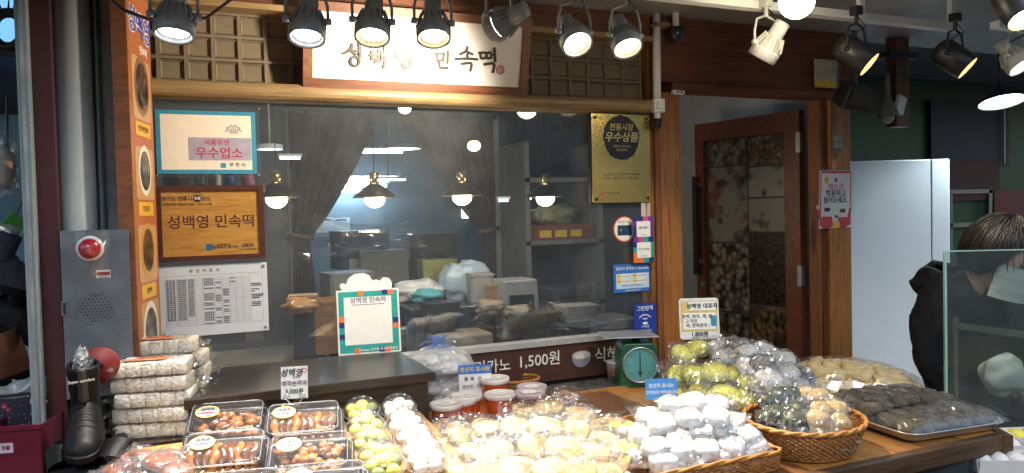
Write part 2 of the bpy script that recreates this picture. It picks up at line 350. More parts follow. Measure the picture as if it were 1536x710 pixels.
MB().bb(2.868, 2.885, -.032, -.018, 0, 2.055).build('door_stop', W_DOOR, sf)
# menu lettering on the band below the glass
MENU = plain('chalk_white_lettering', (.72, .72, .7), .6)
mroot = thing('menu_lettering', 'white handwritten drink prices across the maroon board below window', 'lettering', (0, -.0215, .935), FACE)
def frame_xy(root, px, py):
    """where the sight line through a pixel meets the face of a flat thing, in that thing's own x and y"""
    M = WM[root.name]; n = M.to_3x3() @ Vector((0, 0, 1)); d = ray(px, py); t = (M.translation - EYEP).dot(n) / d.dot(n); q = M.inverted() @ (EYEP + d * t); return q.x, q.y
def ptext(body, size, mat, root, px, py, z=.001, **kw): x, y = frame_xy(root, px, py); return text(body, size, mat, root, x, y, z, **kw)
ptext('아메리카노', .057, MENU, mroot, 720, 553, bold=.008, res=3)
ptext('1,500원', .062, MENU, mroot, 809, 541, bold=.008)
ptext('식혜', .066, MENU, mroot, 910, 533, bold=.008)
ptext('1,500원', .066, MENU, mroot, 960, 530, bold=.008)
bx_, by_ = frame_xy(mroot, 872, 536)
plate('printed_bowl', plain('printed_bowl_grey', (.22, .22, .27), .6), mroot, bx_, by_, 0, 0, 0, .0006, poly=[(.045 * math.cos(R(a)), .05 * math.sin(R(a)) + .008) for a in range(180, 361, 15)] + [(.045 * math.cos(R(a)), .02 * math.sin(R(a)) + .008) for a in range(15, 170, 15)])
plate('printed_bowl_rim', plain('printed_rice_drink', (.5, .49, .45), .6), mroot, bx_, by_ + .008, 0, 0, .0007, .0006, poly=[(.041 * math.cos(R(a)), .016 * math.sin(R(a))) for a in range(0, 360, 20)])
for q in range(7): plate('printed_grain', WHITEINK, mroot, bx_ + rnd(-.025, .025), by_ + .008 + rnd(-.008, .008), .008, .004, .0014, .0004, r=.0015)
# granite ledge
gr = N('speckled_granite'); v = gr.coords(); n1 = gr.noise(v, 260, 3, .7); gr.link(gr.ramp(n1, [(.35, (.03, .03, .03)), (.5, (.12, .115, .11)), (.68, (.34, .33, .31))]), gr.b.inputs['Base Color']); gr.b.inputs['Roughness'].default_value = .25
tag(MB().bb(.72, 2.0, -.23, -.022, .80, .848).build('stone_ledge', gr.m, bevel=.004), 'speckled grey granite ledge under the window', 'ledge')

# open door with printed photo panels
dr_a = PY(1222, 300, .10); hinge = Vector((2.862, .09, 0)); free = Vector((2.755, .77, 0))
dvec = (free - hinge); dw = dvec.length; dyaw = math.atan2(-dvec.y, -dvec.x)     # local x runs from the free edge to the hinge
door = thing('open_door', 'dark wooden glazed door swung inward, covered with rice cake photos', 'door', (free.x, free.y, 0), facing(dyaw))
for x_, w_ in ((.03, .06), (dw - .045, .09)): plate('stile', W_DOOR, door, x_, 1.02, w_, 2.0, -.02, .04)
plate('rail', W_DOOR, door, (.06 + dw - .09) / 2, 1.97, dw - .15, .1, -.018, .036); plate('rail', W_DOOR, door, (.06 + dw - .09) / 2, .12, dw - .15, .2, -.018, .036)
gl0, gl1 = .06, dw - .09
MB().add([(gl0, .22, -.006), (gl1, .22, -.006), (gl1, 1.92, -.006), (gl0, 1.92, -.006)], [(0, 1, 2, 3)]).build('backing', DARKMET, door, world=False)
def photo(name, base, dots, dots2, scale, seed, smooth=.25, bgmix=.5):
    base, dots, dots2 = (tuple(q * .5 for q in c3) for c3 in (base, dots, dots2))  # print colours halved to stand for the shade on the open door
    k = N(name); tc = k.coords((1, 1, 1)); a = k.new('ShaderNodeVectorMath', operation='ADD'); a.inputs[1].default_value = (seed * 1.7, seed * .9, 0); k.link(tc, a.inputs[0])
    vo = k.new('ShaderNodeTexVoronoi'); vo.inputs['Scale'].default_value = scale; k.link(a.outputs[0], vo.inputs['Vector'])
    sh = k.ramp(vo.outputs['Distance'], [(.0, (1, 1, 1)), (.55, (.35, .35, .35)), (.8, (.05, .05, .05))])
    vc = k.ramp(vo.outputs['Color'], [(.2, dots), (.8, dots2)]); cc = k.mix(1.0, vc, sh, 'MULTIPLY')
    m = k.ramp(k.noise(a.outputs[0], 7, 2), [(bgmix - .04, (0, 0, 0)), (bgmix + .04, (1, 1, 1))]); k.link(k.mix(m, base, cc), k.b.inputs['Base Color'])
    k.b.inputs['Roughness'].default_value = .3; return k.m
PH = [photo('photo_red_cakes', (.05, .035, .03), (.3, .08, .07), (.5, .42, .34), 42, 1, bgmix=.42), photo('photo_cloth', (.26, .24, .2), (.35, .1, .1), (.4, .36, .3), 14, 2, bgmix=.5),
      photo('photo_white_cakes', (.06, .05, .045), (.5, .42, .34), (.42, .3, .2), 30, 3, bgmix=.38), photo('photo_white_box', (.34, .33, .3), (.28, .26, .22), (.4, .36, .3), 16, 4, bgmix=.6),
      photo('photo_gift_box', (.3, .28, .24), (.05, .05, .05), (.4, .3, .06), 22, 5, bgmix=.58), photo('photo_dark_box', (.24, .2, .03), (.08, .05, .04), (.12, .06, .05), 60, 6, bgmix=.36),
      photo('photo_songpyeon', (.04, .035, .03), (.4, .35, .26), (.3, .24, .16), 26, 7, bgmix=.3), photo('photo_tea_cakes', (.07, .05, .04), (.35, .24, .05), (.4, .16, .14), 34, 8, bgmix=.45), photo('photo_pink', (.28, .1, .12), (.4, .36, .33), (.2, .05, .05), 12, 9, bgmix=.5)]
xs = [gl0 + .02, gl0 + (gl1 - gl0) * .55, gl1 - .005]
rows_a = [(1.915, 1.78, 2), (1.77, 1.36, 1), (1.35, .98, 2), (.97, .55, 6), (.54, .25, 7)]
rows_b = [(1.915, 1.765, 0), (1.755, 1.60, 3), (1.59, 1.42, 4), (1.41, 1.04, 5), (1.03, .80, 7), (.79, .62, 8), (.61, .25, 3)]
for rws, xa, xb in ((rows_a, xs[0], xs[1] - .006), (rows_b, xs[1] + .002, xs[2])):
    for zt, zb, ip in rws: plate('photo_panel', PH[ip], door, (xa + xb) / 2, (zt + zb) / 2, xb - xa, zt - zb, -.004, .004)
plate('handle_bar', BLACKP, door, .035, 1.45, .028, .55, .05, .02, .008)
for y_ in (1.25, 1.68): plate('handle_mount', STEEL, door, .035, y_, .02, .02, .02, .03)
plate('lock', STEEL, door, .045, 1.12, .03, .03, .02, .008, .014)
for y_ in (1.86, 1.2): plate('hinge', STEEL, door, dw - .005, y_, .025, .10, .0, .024)

# signboard over the window
sB, sT = PY(453, 131, -.045), PY(787, 143, -.045)
tilt = R(13); sw, shh = (sT.x - sB.x), .290
sg = thing('signboard', 'white signboard with brushed black Korean lettering in a brown wooden frame', 'signboard', ((sB.x + sT.x) / 2, -.045, (sB.z + sT.z) / 2), facing(0, tilt))
plate('panel', plain('signboard_white', (.72, .70, .69), .45, 0, .03, 3), sg, 0, shh / 2, sw - .05, shh - .05, .0, .012)
fw = .032
for nm, x_, y_, w_, h_ in (('frame', 0, fw / 2, sw, fw), ('frame', 0, shh - fw / 2, sw, fw)): plate(nm, W_RED, sg, x_, y_, w_, h_, -.012, .036)
for x_ in (-sw / 2 + fw / 2, sw / 2 - fw / 2): plate('frame', W_REDZ, sg, x_, shh / 2, fw, shh - 2 * fw - .001, -.012, .035)
def zz(pts, ox=440, oy=30, k=4.042): return [(*frame_xy(sg, ox + p[0] / k, oy + p[1] / k), *(p[2:] or (1,))) for p in pts]
def circ(cx, cy_, r, n=14): return [(cx + r * math.sin(2 * math.pi * i / n), cy_ - r * math.cos(2 * math.pi * i / n)) for i in range(n + 1)]
LET = [[[(352, 146, .9), (345, 175, 1.2), (318, 195, 1), (293, 204, .6)], [(338, 182, .8), (372, 206, 1.1)], [(362, 187, .8), (394, 185, 1)], [(394, 140, 1), (398, 180, 1.1), (397, 230, .9)], circ(368, 250, 27)],
       [[(470, 190), (472, 238)], [(512, 184), (510, 236)], [(460, 212), (511, 208)], [(472, 238), (511, 236)], [(530, 185), (532, 235)], [(532, 212), (549, 210)], [(549, 168), (551, 242)], [(490, 254), (546, 247), (541, 286)]],
       [circ(648, 207, 29), [(682, 196), (706, 194)], [(682, 217), (706, 215)], [(694, 150), (708, 168), (709, 244)], circ(680, 265, 25)],
       [[(862, 204), (866, 246)], [(852, 204), (906, 202)], [(905, 202), (900, 244)], [(866, 246), (900, 244)], [(928, 192), (926, 260)], [(876, 262), (884, 288), (926, 290)]],
       [[(1046, 166), (1036, 190), (1002, 208)], [(1040, 190), (1076, 208)], [(1046, 208), (1046, 232)], [(974, 236), (1040, 233), (1105, 238)], [(1012, 265), (1069, 262), (1064, 305)]],
       [[(1118, 200), (1150, 197)], [(1124, 201), (1130, 232), (1153, 229)], [(1157, 200), (1186, 197)], [(1160, 201), (1165, 232), (1190, 227)], [(1190, 212), (1210, 212)], [(1210, 172), (1214, 250)], [(1150, 268), (1206, 265), (1200, 315)]]]
LMAT = plain('raised_dark_letter', (.035, .025, .02), .4, 0, .15, 40)
for L in LET: stroke([zz(p) for p in L], .0095, .012, .018).build('letter', LMAT, sg, world=False)
sx_, sy_ = frame_xy(sg, 440 + 1247 / 4.042, 30 + 302 / 4.042)
for r_ in (.0165, .011, .0055): stroke([[(sx_ + r_ * math.cos(R(a)), sy_ + r_ * math.sin(R(a))) for a in range(0, 361, 24)]], .0025, .012, .0128).build('seal_ring', REDINK, sg, world=False)
for a in range(0, 360, 45): plate('seal_mark', REDINK, sg, sx_ + .0138 * math.cos(R(a)), sy_ + .0138 * math.sin(R(a)), .003, .003, .0126, .0006)

# ------------------------------------------------------------------ track lights
LENSW = emit('lamp_face_warm', (1.0, .86, .66), 14); LENSC = emit('lamp_face_cool', (1.0, .97, .93), 14)
GREY_L = plain('grey_lamp_casting', (.20, .22, .24), .45, .3, .15, 40); BLK_L = plain('black_lamp_casting', (.014, .014, .015), .4, .1, .2, 40); WHT_L = plain('white_lamp_casting', (.55, .55, .52), .45, 0, .12, 40)
RIMW = plain('amber_inner_rim', (.55, .42, .24), .3, .5)
def aim(d):
    d = d.normalized(); return Vector((0, 0, -1)).rotation_difference(d).to_matrix()
LK_GAIN = 2.75
def track_lamp(label, px, py, Y, d, kind, energy, colr, lens, railz, ang=70, size=1.0):
    p = PY(px, py, Y); mat = {'g': GREY_L, 'k': BLK_L, 'w': WHT_L}[kind]
    t = thing('track_spotlight', label, 'spotlight', p, None, 'track spotlights under the canopy')
    A = Matrix.Translation(p) @ aim(d).to_4x4() @ Matrix.Diagonal((size, size, size, 1))
    h = MB()
    if kind == 'k':
        h.lathe([(.046, -.055), (.049, -.052), (.049, -.035), (.052, -.03), (.052, .05), (.044, .075), (.02, .085), (.0, .085)], 28, A, caps=False)
        hb = h.build('housing', mat, t, True)
        MB().lathe([(.046, -.055), (.0435, -.03), (.040, -.012)], 28, A, caps=False).build('inner_rim', RIMW, t, True)
        MB().lathe([(.0, -.0125), (.040, -.012)], 28, A, caps=False).build('lens', lens, t)
    else:
        h.lathe([(.043, -.030), (.047, -.036), (.050, -.034), (.051, -.004), (.048, .0)], 32, A, caps=False)
        h.lathe([(.047, .0), (.028, .035), (.026, .05)], 20, A, caps=False); h.lathe([(.026, .048), (.027, .05), (.025, .10), (.012, .104), (0, .104)], 20, A)
        h.build('housing', mat, t, True)
        f = MB()
        for i in range(18):
            a = 2 * math.pi * i / 18; f.box((0, 0, 0), (.022, .0028, .036)) if False else None
            f.add([(.030, -.0012, .045), (.050, -.0012, .002), (.052, -.0012, .010), (.036, -.0012, .052), (.030, .0012, .045), (.050, .0012, .002), (.052, .0012, .010), (.036, .0012, .052)], [(3, 2, 1, 0), (4, 5, 6, 7), (0, 1, 5, 4), (1, 2, 6, 5), (2, 3, 7, 6), (3, 0, 4, 7)], A @ Matrix.Rotation(a, 4, 'Z'))
        tag(f.build('cooling_fins', mat, t), kind='stuff')
        MB().lathe([(.043, -.030), (.040, -.022), (.036, -.020)], 32, A, caps=False).build('inner_rim', RIMW if lens == LENSW else mat, t, True)
        MB().lathe([(.0, -.0225), (.036, -.0205)], 28, A, caps=False).build('lens', lens, t)
    # yoke: two arms from the sides of the head up to the stem
    side = aim(d) @ Vector((1, 0, 0)); side.z = 0; side = side.normalized() if side.length > .1 else Vector((1, 0, 0)); top = p + Vector((0, 0, .115 * size))
    y = MB()
    for sgn in (-1, 1):
        s_ = side * sgn * .056 * size; y.tube([p + s_ + Vector((0, 0, .02)), p + s_ + Vector((0, 0, .06)), p + s_ * .8 + Vector((0, 0, .1 * size)), top], .0045, 6)
        y.tube([p + s_ * .75 + Vector((0, 0, .02)), p + s_ * 1.15 + Vector((0, 0, .02))], .009, 10)
    y.build('yoke', mat, t, True)
    st = MB(); st.tube([top - Vector((0, 0, .005)), top + Vector((0, 0, .04))], .007, 8); st.bb(p.x - .016, p.x + .016, p.y - .016, p.y + .016, top.z + .03, max(top.z + .06, railz - .001)); st.build('track_adapter', mat, t)
    MB().tube([top + Vector((0, 0, .03)), top + side * .03 + Vector((0, -.02, -.01)), p + (aim(d) @ Vector((0, .02, .09)))], .003, 6).build('power_lead', BLACKP, t, True)
    if energy:
        ld = bpy.data.lights.new('spotlight_beam', 'SPOT'); ld.energy = energy * LK_GAIN; ld.color = colr; ld.spot_size = R(ang); ld.spot_blend = .7; ld.shadow_soft_size = .035
        lo = bpy.data.objects.new('spotlight_beam', ld); col.objects.link(lo); lo.parent = t; lo.matrix_local = Matrix.Translation(aim(d) @ Vector((0, 0, -.062 * size))) @ aim(d).to_4x4()
    return t
TOW = -FWD; DN = Vector((0, 0, -1)); OUT = Vector((0, -1, 0))
WARM, COOL = (1.0, .84, .62), (1.0, .95, .9)
RZ = 2.235
track_lamp('pale grey finned spotlight at far left, beside the orange banner post', 262, 36, -.66, DN + TOW * .25, 'g', 20, COOL, LENSC, RZ)
track_lamp('grey spotlight overlapping the left end of the signboard', 461, 42, -.66, DN + TOW * .36, 'g', 22, COOL, LENSC, RZ)
track_lamp('grey spotlight with bright rim hanging in front of the second sign letter', 559, 42, -.66, DN + TOW * .42, 'g', 26, COOL, LENSW, RZ)
track_lamp('grey spotlight with bright rim hanging between the two sign words', 650, 44, -.66, DN + TOW * .42 + RGT * .05, 'g', 26, COOL, LENSW, RZ)
track_lamp('grey spotlight turned away from the viewer, showing its finned back', 750, 36, -.62, RGT * -.75 + FWD * .5 + DN * .28, 'g', 13, WARM, LENSW, RZ, 125)
track_lamp('grey spotlight facing the viewer above the transom, left of a pair', 862, 58, -.66, DN * .75 + TOW * .62 + RGT * .22, 'g', 22, WARM, LENSW, RZ)
track_lamp('grey spotlight facing the viewer beside the white conduit, right of a pair', 938, 62, -.66, DN * .85 + TOW * .5 + RGT * .16, 'g', 22, WARM, LENSW, RZ)
track_lamp('white spotlight tilted away above the wooden door header', 1150, 74, -.72, DN * .8 + FWD * .35 - RGT * .45, 'w', 4, WARM, LENSW, RZ)
track_lamp('black spotlight pointing right, above the doorway corner', 1285, 84, -.78, DN * .62 + RGT * .62 + TOW * .35, 'k', 7, WARM, LENSW, RZ, 80)
track_lamp('black spotlight pointing right, above the white refrigerator', 1433, 90, -.80, DN * .66 + RGT * .6 + TOW * .4, 'k', 7, WARM, LENSW, RZ, 80)
track_lamp('white spotlight cut by the right edge of the photo, higher of two', 1524, 92, -.84, DN * .8 + RGT * .3 + TOW * .5, 'w', 4, COOL, LENSC, RZ - .02)
track_lamp('amber rimmed spotlight in the top right corner', 1526, 8, -1.35, DN * .85 + RGT * .1 + TOW * .5, 'k', 5, WARM, LENSW, RZ, 70)
rr = thing('lighting_track', 'long white lighting track fixed along the canopy over the goods', 'track', (1.6, -.68, RZ))
MB().bb(-.1, 2.95, -.70, -.66, RZ, RZ + .028).build('rail', WHITEP, rr); 
for x_ in (0, .8, 1.6, 2.4, 2.9): MB().bb(x_ - .012, x_ + .012, -.69, -.67, RZ + .028, 2.372).build('hanger', WHITEP, rr)
rr = thing('lighting_track', 'short white lighting track at the right edge of the canopy', 'track', (3.3, -.86, RZ))
a = PZ(1492, 35, RZ); MB().bb(a.x, a.x + .9, a.y - .02, a.y + .02, RZ - .02, RZ + .008).build('rail', WHITEP, rr); MB().bb(a.x + .1, a.x + .12, a.y - .01, a.y + .01, RZ + .008, 2.372).build('hanger', WHITEP, rr)
# glowing globe bulb
p = PY(1195, 2, -.98); t = thing('globe_lamp', 'large glowing round globe bulb hanging at the top edge', 'lamp', p)
MB().blob(p, .054, 20, 14, 0).build('globe', emit('globe_glow', (1, .86, .55), 9), t, True); MB().lathe([(.018, .045), (.018, .10), (.003, .105), (.003, .3)], 12, Matrix.Translation(p)).build('socket', WHITEP, t)
ld = bpy.data.lights.new('globe_light', 'POINT'); ld.energy = 2; ld.color = WARM; ld.shadow_soft_size = .054; lo = bpy.data.objects.new('globe_light', ld); col.objects.link(lo); lo.parent = t; lo.matrix_local = Matrix.Translation((0, 0, -.07))
# round work lamp over the neighbour stall
p = PY(1503, 153, .0); t = thing('dish_lamp', 'bright round white dish lamp over the neighbouring stall', 'lamp', p)
DT = Matrix.Translation(p) @ Matrix.Rotation(R(-15), 4, RGT); MB().lathe([(.0, .0), (.112, .002)], 28, DT, caps=False).build('lens', emit('dish_glow', (.85, .97, 1.0), 7), t); MB().lathe([(.116, -.004), (.116, .012), (.05, .06), (.02, .09), (.012, .1), (0, .1)], 28, DT, caps=False).build('shade', DARKMET, t, True); MB().tube([DT @ Vector((0, 0, .095)), Vector((p.x, p.y + .02, 2.5))], .006, 8).build('stem', DARKMET, t)
ld = bpy.data.lights.new('dish_light', 'SPOT'); ld.spot_size = R(150); ld.spot_blend = .5; ld.energy = 60; ld.color = (.85, .96, 1); ld.shadow_soft_size = .1; lo = bpy.data.objects.new('dish_light', ld); col.objects.link(lo); lo.parent = t; lo.matrix_local = Matrix.Translation((0, 0, -.03))

# ------------------------------------------------------------------ signs and stickers on the shop front
def card(name, label, cat, x0, y0, x1, y1, Y, mat, t=.003, r=0, yaw=0, tilt=0, board='board', group=None):
    a, b = PY(x0, y0, Y), PY(x1, y1, Y); a2, b2 = PY(x1, y0, Y), PY(x0, y1, Y); cx, cz = (a.x + b.x + a2.x + b2.x) / 4, (a.z + b.z + a2.z + b2.z) / 4
    o = thing(name, label, cat, (cx, Y, cz), facing(yaw, tilt), group); o['w'] = (a2.x + b.x - a.x - b2.x) / 2; o['h'] = (a.z + a2.z - b.z - b2.z) / 2
    if mat: plate(board, mat, o, 0, 0, o['w'], o['h'], 0, t, r)
    return o
def rp(root, name, mat, x0, y0, x1, y1, z, t=.0006, r=0):
    a = frame_xy(root, x0, y0); b = frame_xy(root, x1, y1); c_ = frame_xy(root, x1, y0); d = frame_xy(root, x0, y1)
    w_ = (c_[0] + b[0] - a[0] - d[0]) / 2; h_ = (a[1] + c_[1] - b[1] - d[1]) / 2
    return plate(name, mat, root, (a[0] + b[0] + c_[0] + d[0]) / 4, (a[1] + b[1] + c_[1] + d[1]) / 4, abs(w_), abs(h_), z, t, r)
TEAL = plain('teal_blue_print', '2f86a8', .5); NAVY = plain('navy_print', '1c2a6e', .5); GREYP = plain('grey_print', '8f96a8', .6); DGREY = plain('dark_grey_print', (.1, .1, .11), .6)
CREAM = plain('cream_print', (.74, .68, .6), .5, 0, .03); BROWNINK = plain('burnt_brown_letter', '4d2412', .6); ORANGE = plain('orange_print', 'e0703a', .5); TEALG = plain('teal_green_print', '1f9a94', .5)
SKYB = plain('sky_blue_print', '2f6fc0', .45); PALEB = plain('pale_blue_print', 'b8d4ec', .5); YELL = plain('yellow_print', 'e8c840', .5); PURP = plain('purple_print', '5a3a94', .5)

h = card('hygiene_sign', 'teal bordered food hygiene award sign in clear acrylic on the window', 'sign', 233, 161, 390, 267, -.006, CLEAR, .003, board='acrylic_sheet')
rp(h, 'border', TEAL, 234, 167, 384, 261, .0036); rp(h, 'field', CREAM, 241, 173, 377, 255, .0044); rp(h, 'band', plain('lilac_band', '9c98ae', .5), 283, 207, 377, 241, .0052)
ptext('식품위생', .022, REDINK, h, 325, 215, .006, bold=.01); ptext('우수업소', .041, REDINK, h, 329, 231, .006, bold=.012); ptext('부 천 시', .016, INK, h, 356, 248, .0054, bold=.01); rp(h, 'city_mark', TEAL, 331, 245, 339, 252, .0052)
q = frame_xy(h, 350, 195); stroke([[(q[0] + math.cos(R(a)) * (.026 if k % 2 == 0 else .02), q[1] - .006 + math.sin(R(a)) * (.022 if k % 2 == 0 else .016)) for k, a in enumerate(range(0, 181, 18))]], .004, .0052, .0056).build('emblem_outline', GREYP, h, world=False)
for k in (-2, -1, 0, 1, 2): stroke([[(q[0] + k * .0055, q[1] - .012), (q[0] + k * .007, q[1] + .008 - abs(k) * .004)]], .0032, .0052, .0056).build('emblem_bar', GREYP, h, world=False)
for px, py in ((388, 164), (388, 263), (236, 264)): x, y = frame_xy(h, px, py); b = MB(); b.lathe([(.0035, .003), (.0035, .008), (.0, .0085)], 10, Matrix.Translation((x, y, 0))); b.build('screw', STEEL, h, world=False)

pl = card('wooden_name_plaque', 'framed yellow wood plaque with brown Korean shop name', 'plaque', 235, 279, 396, 390, -.008, wood('plaque_ply', 'a3722f', 'b98a40', 'x', 1.6, .45, False), .008)
W_, H_ = pl['w'], pl['h']; fr = plain('plaque_frame_brown', '4b2418', .4, 0, .15, 30)
for x_, y_, w_, h_ in ((0, H_ / 2 - .008, W_, .016), (0, -H_ / 2 + .008, W_, .016)): plate('frame', fr, pl, x_, y_, w_, h_, 0, .016)
for x_ in (-W_ / 2 + .008, W_ / 2 - .008): plate('frame', fr, pl, x_, 0, .016, H_ - .033, 0, .0155)
ptext('성백영 민속떡', .048, BROWNINK, pl, 318, 334, .0085, bold=.012); ptext('경기도 전통시장', .0165, INK, pl, 269, 299, .0085, bold=.008); ptext('점포', .0165, INK, pl, 309, 299, .0085, bold=.008)
x, y = frame_xy(pl, 296, 298); b = MB(); b.lathe([(.0125, .008), (.0125, .0086)], 20, Matrix.Translation((x, y, 0))); b.build('round_mark', INK, pl, world=False); text('명품', .011, WHITEINK, pl, x, y, .0092, bold=.01)
stroke([[(x - .014, y + .012), (x, y + .02), (x + .014, y + .012)]], .002, .008, .0086).build('roof_mark', INK, pl, world=False)
ptext('인증기간 : 2018.12.06 ~ 2021.12.05', .0105, INK, pl, 282, 307, .0085)
x, y = frame_xy(pl, 315, 371); plate('logo_flag', plain('logo_teal_navy', '1f5a78', .5), pl, x, y, 0, 0, .008, .0006, poly=[(-.012, -.012), (.008, -.010), (.011, -.003), (.010, .010), (-.012, .012)])
ptext('세계속의 경기도', .0125, INK, pl, 338, 371, .0085, bold=.012); ptext('GBSA', .017, INK, pl, 371, 368, .0085, bold=.02, shear=.2); ptext('경기도시장상권진흥원', .0065, INK, pl, 371, 374, .0085); ptext('Global Inspiration', .006, INK, pl, 335, 367, .0085)

ls = card('price_list_sheet', 'laminated white sheet printed with a dense origin table', 'sheet', 238, 397, 402, 502, -.006, plain('laminated_paper', (.58, .62, .68), .25, 0, .03, 10), .0015)
GL = plain('thin_rule_grey', (.22, .22, .25), .6); b = MB(); W_, H_ = ls['w'], ls['h']
cols = [-.44, -.34, -.245, -.175, -.105, 0, .07, .14, .20, .265, .335, .45]; ry = [.31 - .66 * i / 25 for i in range(26)]
for c_ in cols: b.bb(c_ * W_ - .0004, c_ * W_ + .0004, ry[-1] * H_, (.36 if c_ in (cols[0], cols[-1], .335) else .31) * H_, .0015, .0018)
for q in ry: b.bb(cols[0] * W_, cols[-2] * W_, q * H_ - .0004, q * H_ + .0004, .0016, .0019)
b.bb(cols[0] * W_, cols[-1] * W_, .36 * H_ - .0004, .36 * H_ + .0004, .0016, .0019); b.bb(cols[-2] * W_, cols[-1] * W_, ry[-1] * H_ - .0004, ry[-1] * H_ + .0004, .0016, .0019)
tag(b.build('table_rules', GL, ls, world=False), kind='stuff'); b = MB(); rg = random.Random(3)
for i in range(25):
    for j in range(10):
        if j in (0, 1) and i < 22 or j == 2 and i < 20 or j == 4 and rg.random() < .6 or j in (5, 6) and rg.random() < .45 or j in (7, 8) and rg.random() < .07:
            xa, xb = cols[j] * W_ + .003, cols[j + 1] * W_ - .003; n = 3 if j in (0,) else 5
            for k in range(n):
                xx = xa + (xb - xa) * (k + .1) / n; b.bb(xx, xx + (xb - xa) / n * .75, ry[i] * H_ - .0044, ry[i] * H_ - .0016 + rg.uniform(-.0006, .0004), .002, .0022)
for r_, n in ((.2, 9), (.175, 10), (.12, 8), (.09, 3), (.04, 12), (.015, 11), (-.01, 8), (-.07, 9), (-.095, 9), (-.12, 9)):
    for k in range(n): b.bb(.345 * W_ + k * .0034, .345 * W_ + k * .0034 + .0026, r_ * H_ - .002, r_ * H_ + .0016, .002, .0022)
tag(b.build('table_print', INK, ls, world=False), kind='stuff')
text('원 산 지 표 시', .013, INK, ls, -.03, .42 * H_, .0018, bold=.01, space=1.4)
for sx, sy in ((1, 1), (1, -1), (-1, -1)):
    b = MB(); b.lathe([(.0055, .0015), (.005, .005), (.0, .006)], 12, Matrix.Translation((sx * (W_ / 2 - .012), sy * (H_ / 2 - .012), 0))); b.build('suction_cap', plain('grey_sucker', (.2, .22, .25), .3), ls, world=False)

# payment stand on the dark counter (its code square is left blank)
bl, br = PZ(508, 534, 1.053), PZ(602, 527, 1.053); yawq = math.atan2(br.y - bl.y, br.x - bl.x)
qs = thing('payment_stand', 'teal bordered mobile payment stand with white topper on dark counter', 'sign', ((bl + br) / 2), facing(yawq, R(-7)))
qw, qh = (br - bl).length, .232
plate('board', PAPER, qs, 0, qh / 2, qw, qh, -.003, .003); plate('border', TEALG, qs, 0, qh / 2, qw - .012, qh - .012, .0003, .0006); plate('field', PAPER, qs, -.002, qh / 2 + .004, qw * .76, qh * .74, .0012, .0006)
for fx, fy, fw_, fh_, m_ in ((-.43, .55, .09, .09, ORANGE), (-.43, .46, .09, .08, NAVY), (-.43, .28, .09, .08, NAVY), (-.12, .945, .09, .075, ORANGE), (.27, .945, .09, .075, NAVY), (.37, .945, .09, .075, ORANGE), (.43, .5, .09, .08, NAVY), (.43, .415, .09, .08, ORANGE), (-.2, .055, .09, .075, ORANGE), (.19, .055, .09, .075, NAVY), (.29, .055, .09, .075, ORANGE)):
    plate('colour_block', m_, qs, fx * qw, fy * qh, fw_ * qw, fh_ * qh, .0011, .0006)
text('성백영 민속떡', .0225, NAVY, qs, 0, qh * .83, .002, bold=.01); plate('rule', NAVY, qs, 0, qh * .765, qw * .52, .002, .0018, .0005); text('Zeropay 모바일 온누리상품권', .0115, WHITEINK, qs, .03, qh * .062, .0021, bold=.01)
tp = [(-.40, 0), (-.44, .06), (-.43, .1), (-.38, .11), (-.34, .09), (-.3, .17), (-.2, .23), (-.05, .24), (.04, .2), (.08, .13), (.15, .14), (.2, .12), (.27, .17), (.36, .15), (.4, .08), (.39, 0)]
plate('topper', PAPER, qs, 0, 0, 0, 0, -.0035, .002, poly=[(x * qw, qh - .002 + y * .26) for x, y in tp][::-1]); plate('prop', PAPER, qs, 0, qh * .3, .05, qh * .6, -.03, .002)

gp = card('brass_award_plaque', 'brushed brass award plaque with black round emblem on the window', 'plaque', 887, 172, 974, 304, -.03, None)
bk = N('brushed_brass'); v = bk.coords((2, 60, 60)); nn = bk.noise(v, 14, 4); bk.link(bk.ramp(nn, [(.3, (.62, .43, .13)), (.7, (.80, .60, .22))]), bk.b.inputs['Base Color']); bk.b.inputs['Metallic'].default_value = .9; bk.b.inputs['Roughness'].default_value = .27; bk.bump(nn, .08, .002)
gw, gh = gp['w'], gp['h']; plate('plate', bk.m, gp, 0, 0, gw, gh, .0, .006, .004); plate('backing', DARKMET, gp, -.004, 0, gw, gh + .006, -.022, .02)
for sx in (-1, 1):
    for sy in (-1, 1): MB().lathe([(.0065, .006), (.0065, .011), (.004, .014), (0, .014)], 14, Matrix.Translation((sx * (gw / 2 - .017), sy * (gh / 2 - .017), 0))).build('screw', plain('dark_bronze', (.12, .08, .03), .35, .8), gp, world=False)
x, y = frame_xy(gp, 931, 207); plate('emblem', plain('emblem_black', (.01, .011, .02), .4), gp, x, y, 0, 0, .0055, .0012, poly=[((.088 + rnd(-.003, .004)) * math.cos(R(a)), (.093 + rnd(-.003, .004)) * math.sin(R(a))) for a in range(0, 360, 6)])
BRINK = plain('pale_brass_letter', (.6, .48, .22), .4, .5)
text('전통시장', .032, BRINK, gp, x, y + .042, .0072, bold=.012, shear=.1); text('우수상품', .044, BRINK, gp, x, y, .0072, bold=.022, shear=.12); text('대한민국 우리시장', .011, BRINK, gp, x, y - .037, .0072); text('명품 협의회', .011, BRINK, gp, x, y - .052, .0072)
ptext('소상공인시장진흥공단과 상인회가', .0128, DGREY, gp, 931, 262, .0065, bold=.006); ptext('인정하는 전통시장 우수상품 입니다', .0128, DGREY, gp, 931, 268, .0065, bold=.006)
ptext('소상공인시장진흥공단', .0085, DGREY, gp, 918, 290, .0065); ptext('mart', .012, DGREY, gp, 958, 290, .0065, bold=.01); x, y = frame_xy(gp, 902, 290); plate('logo_dot', REDINK, gp, x, y, .012, .012, .006, .0006, .005)

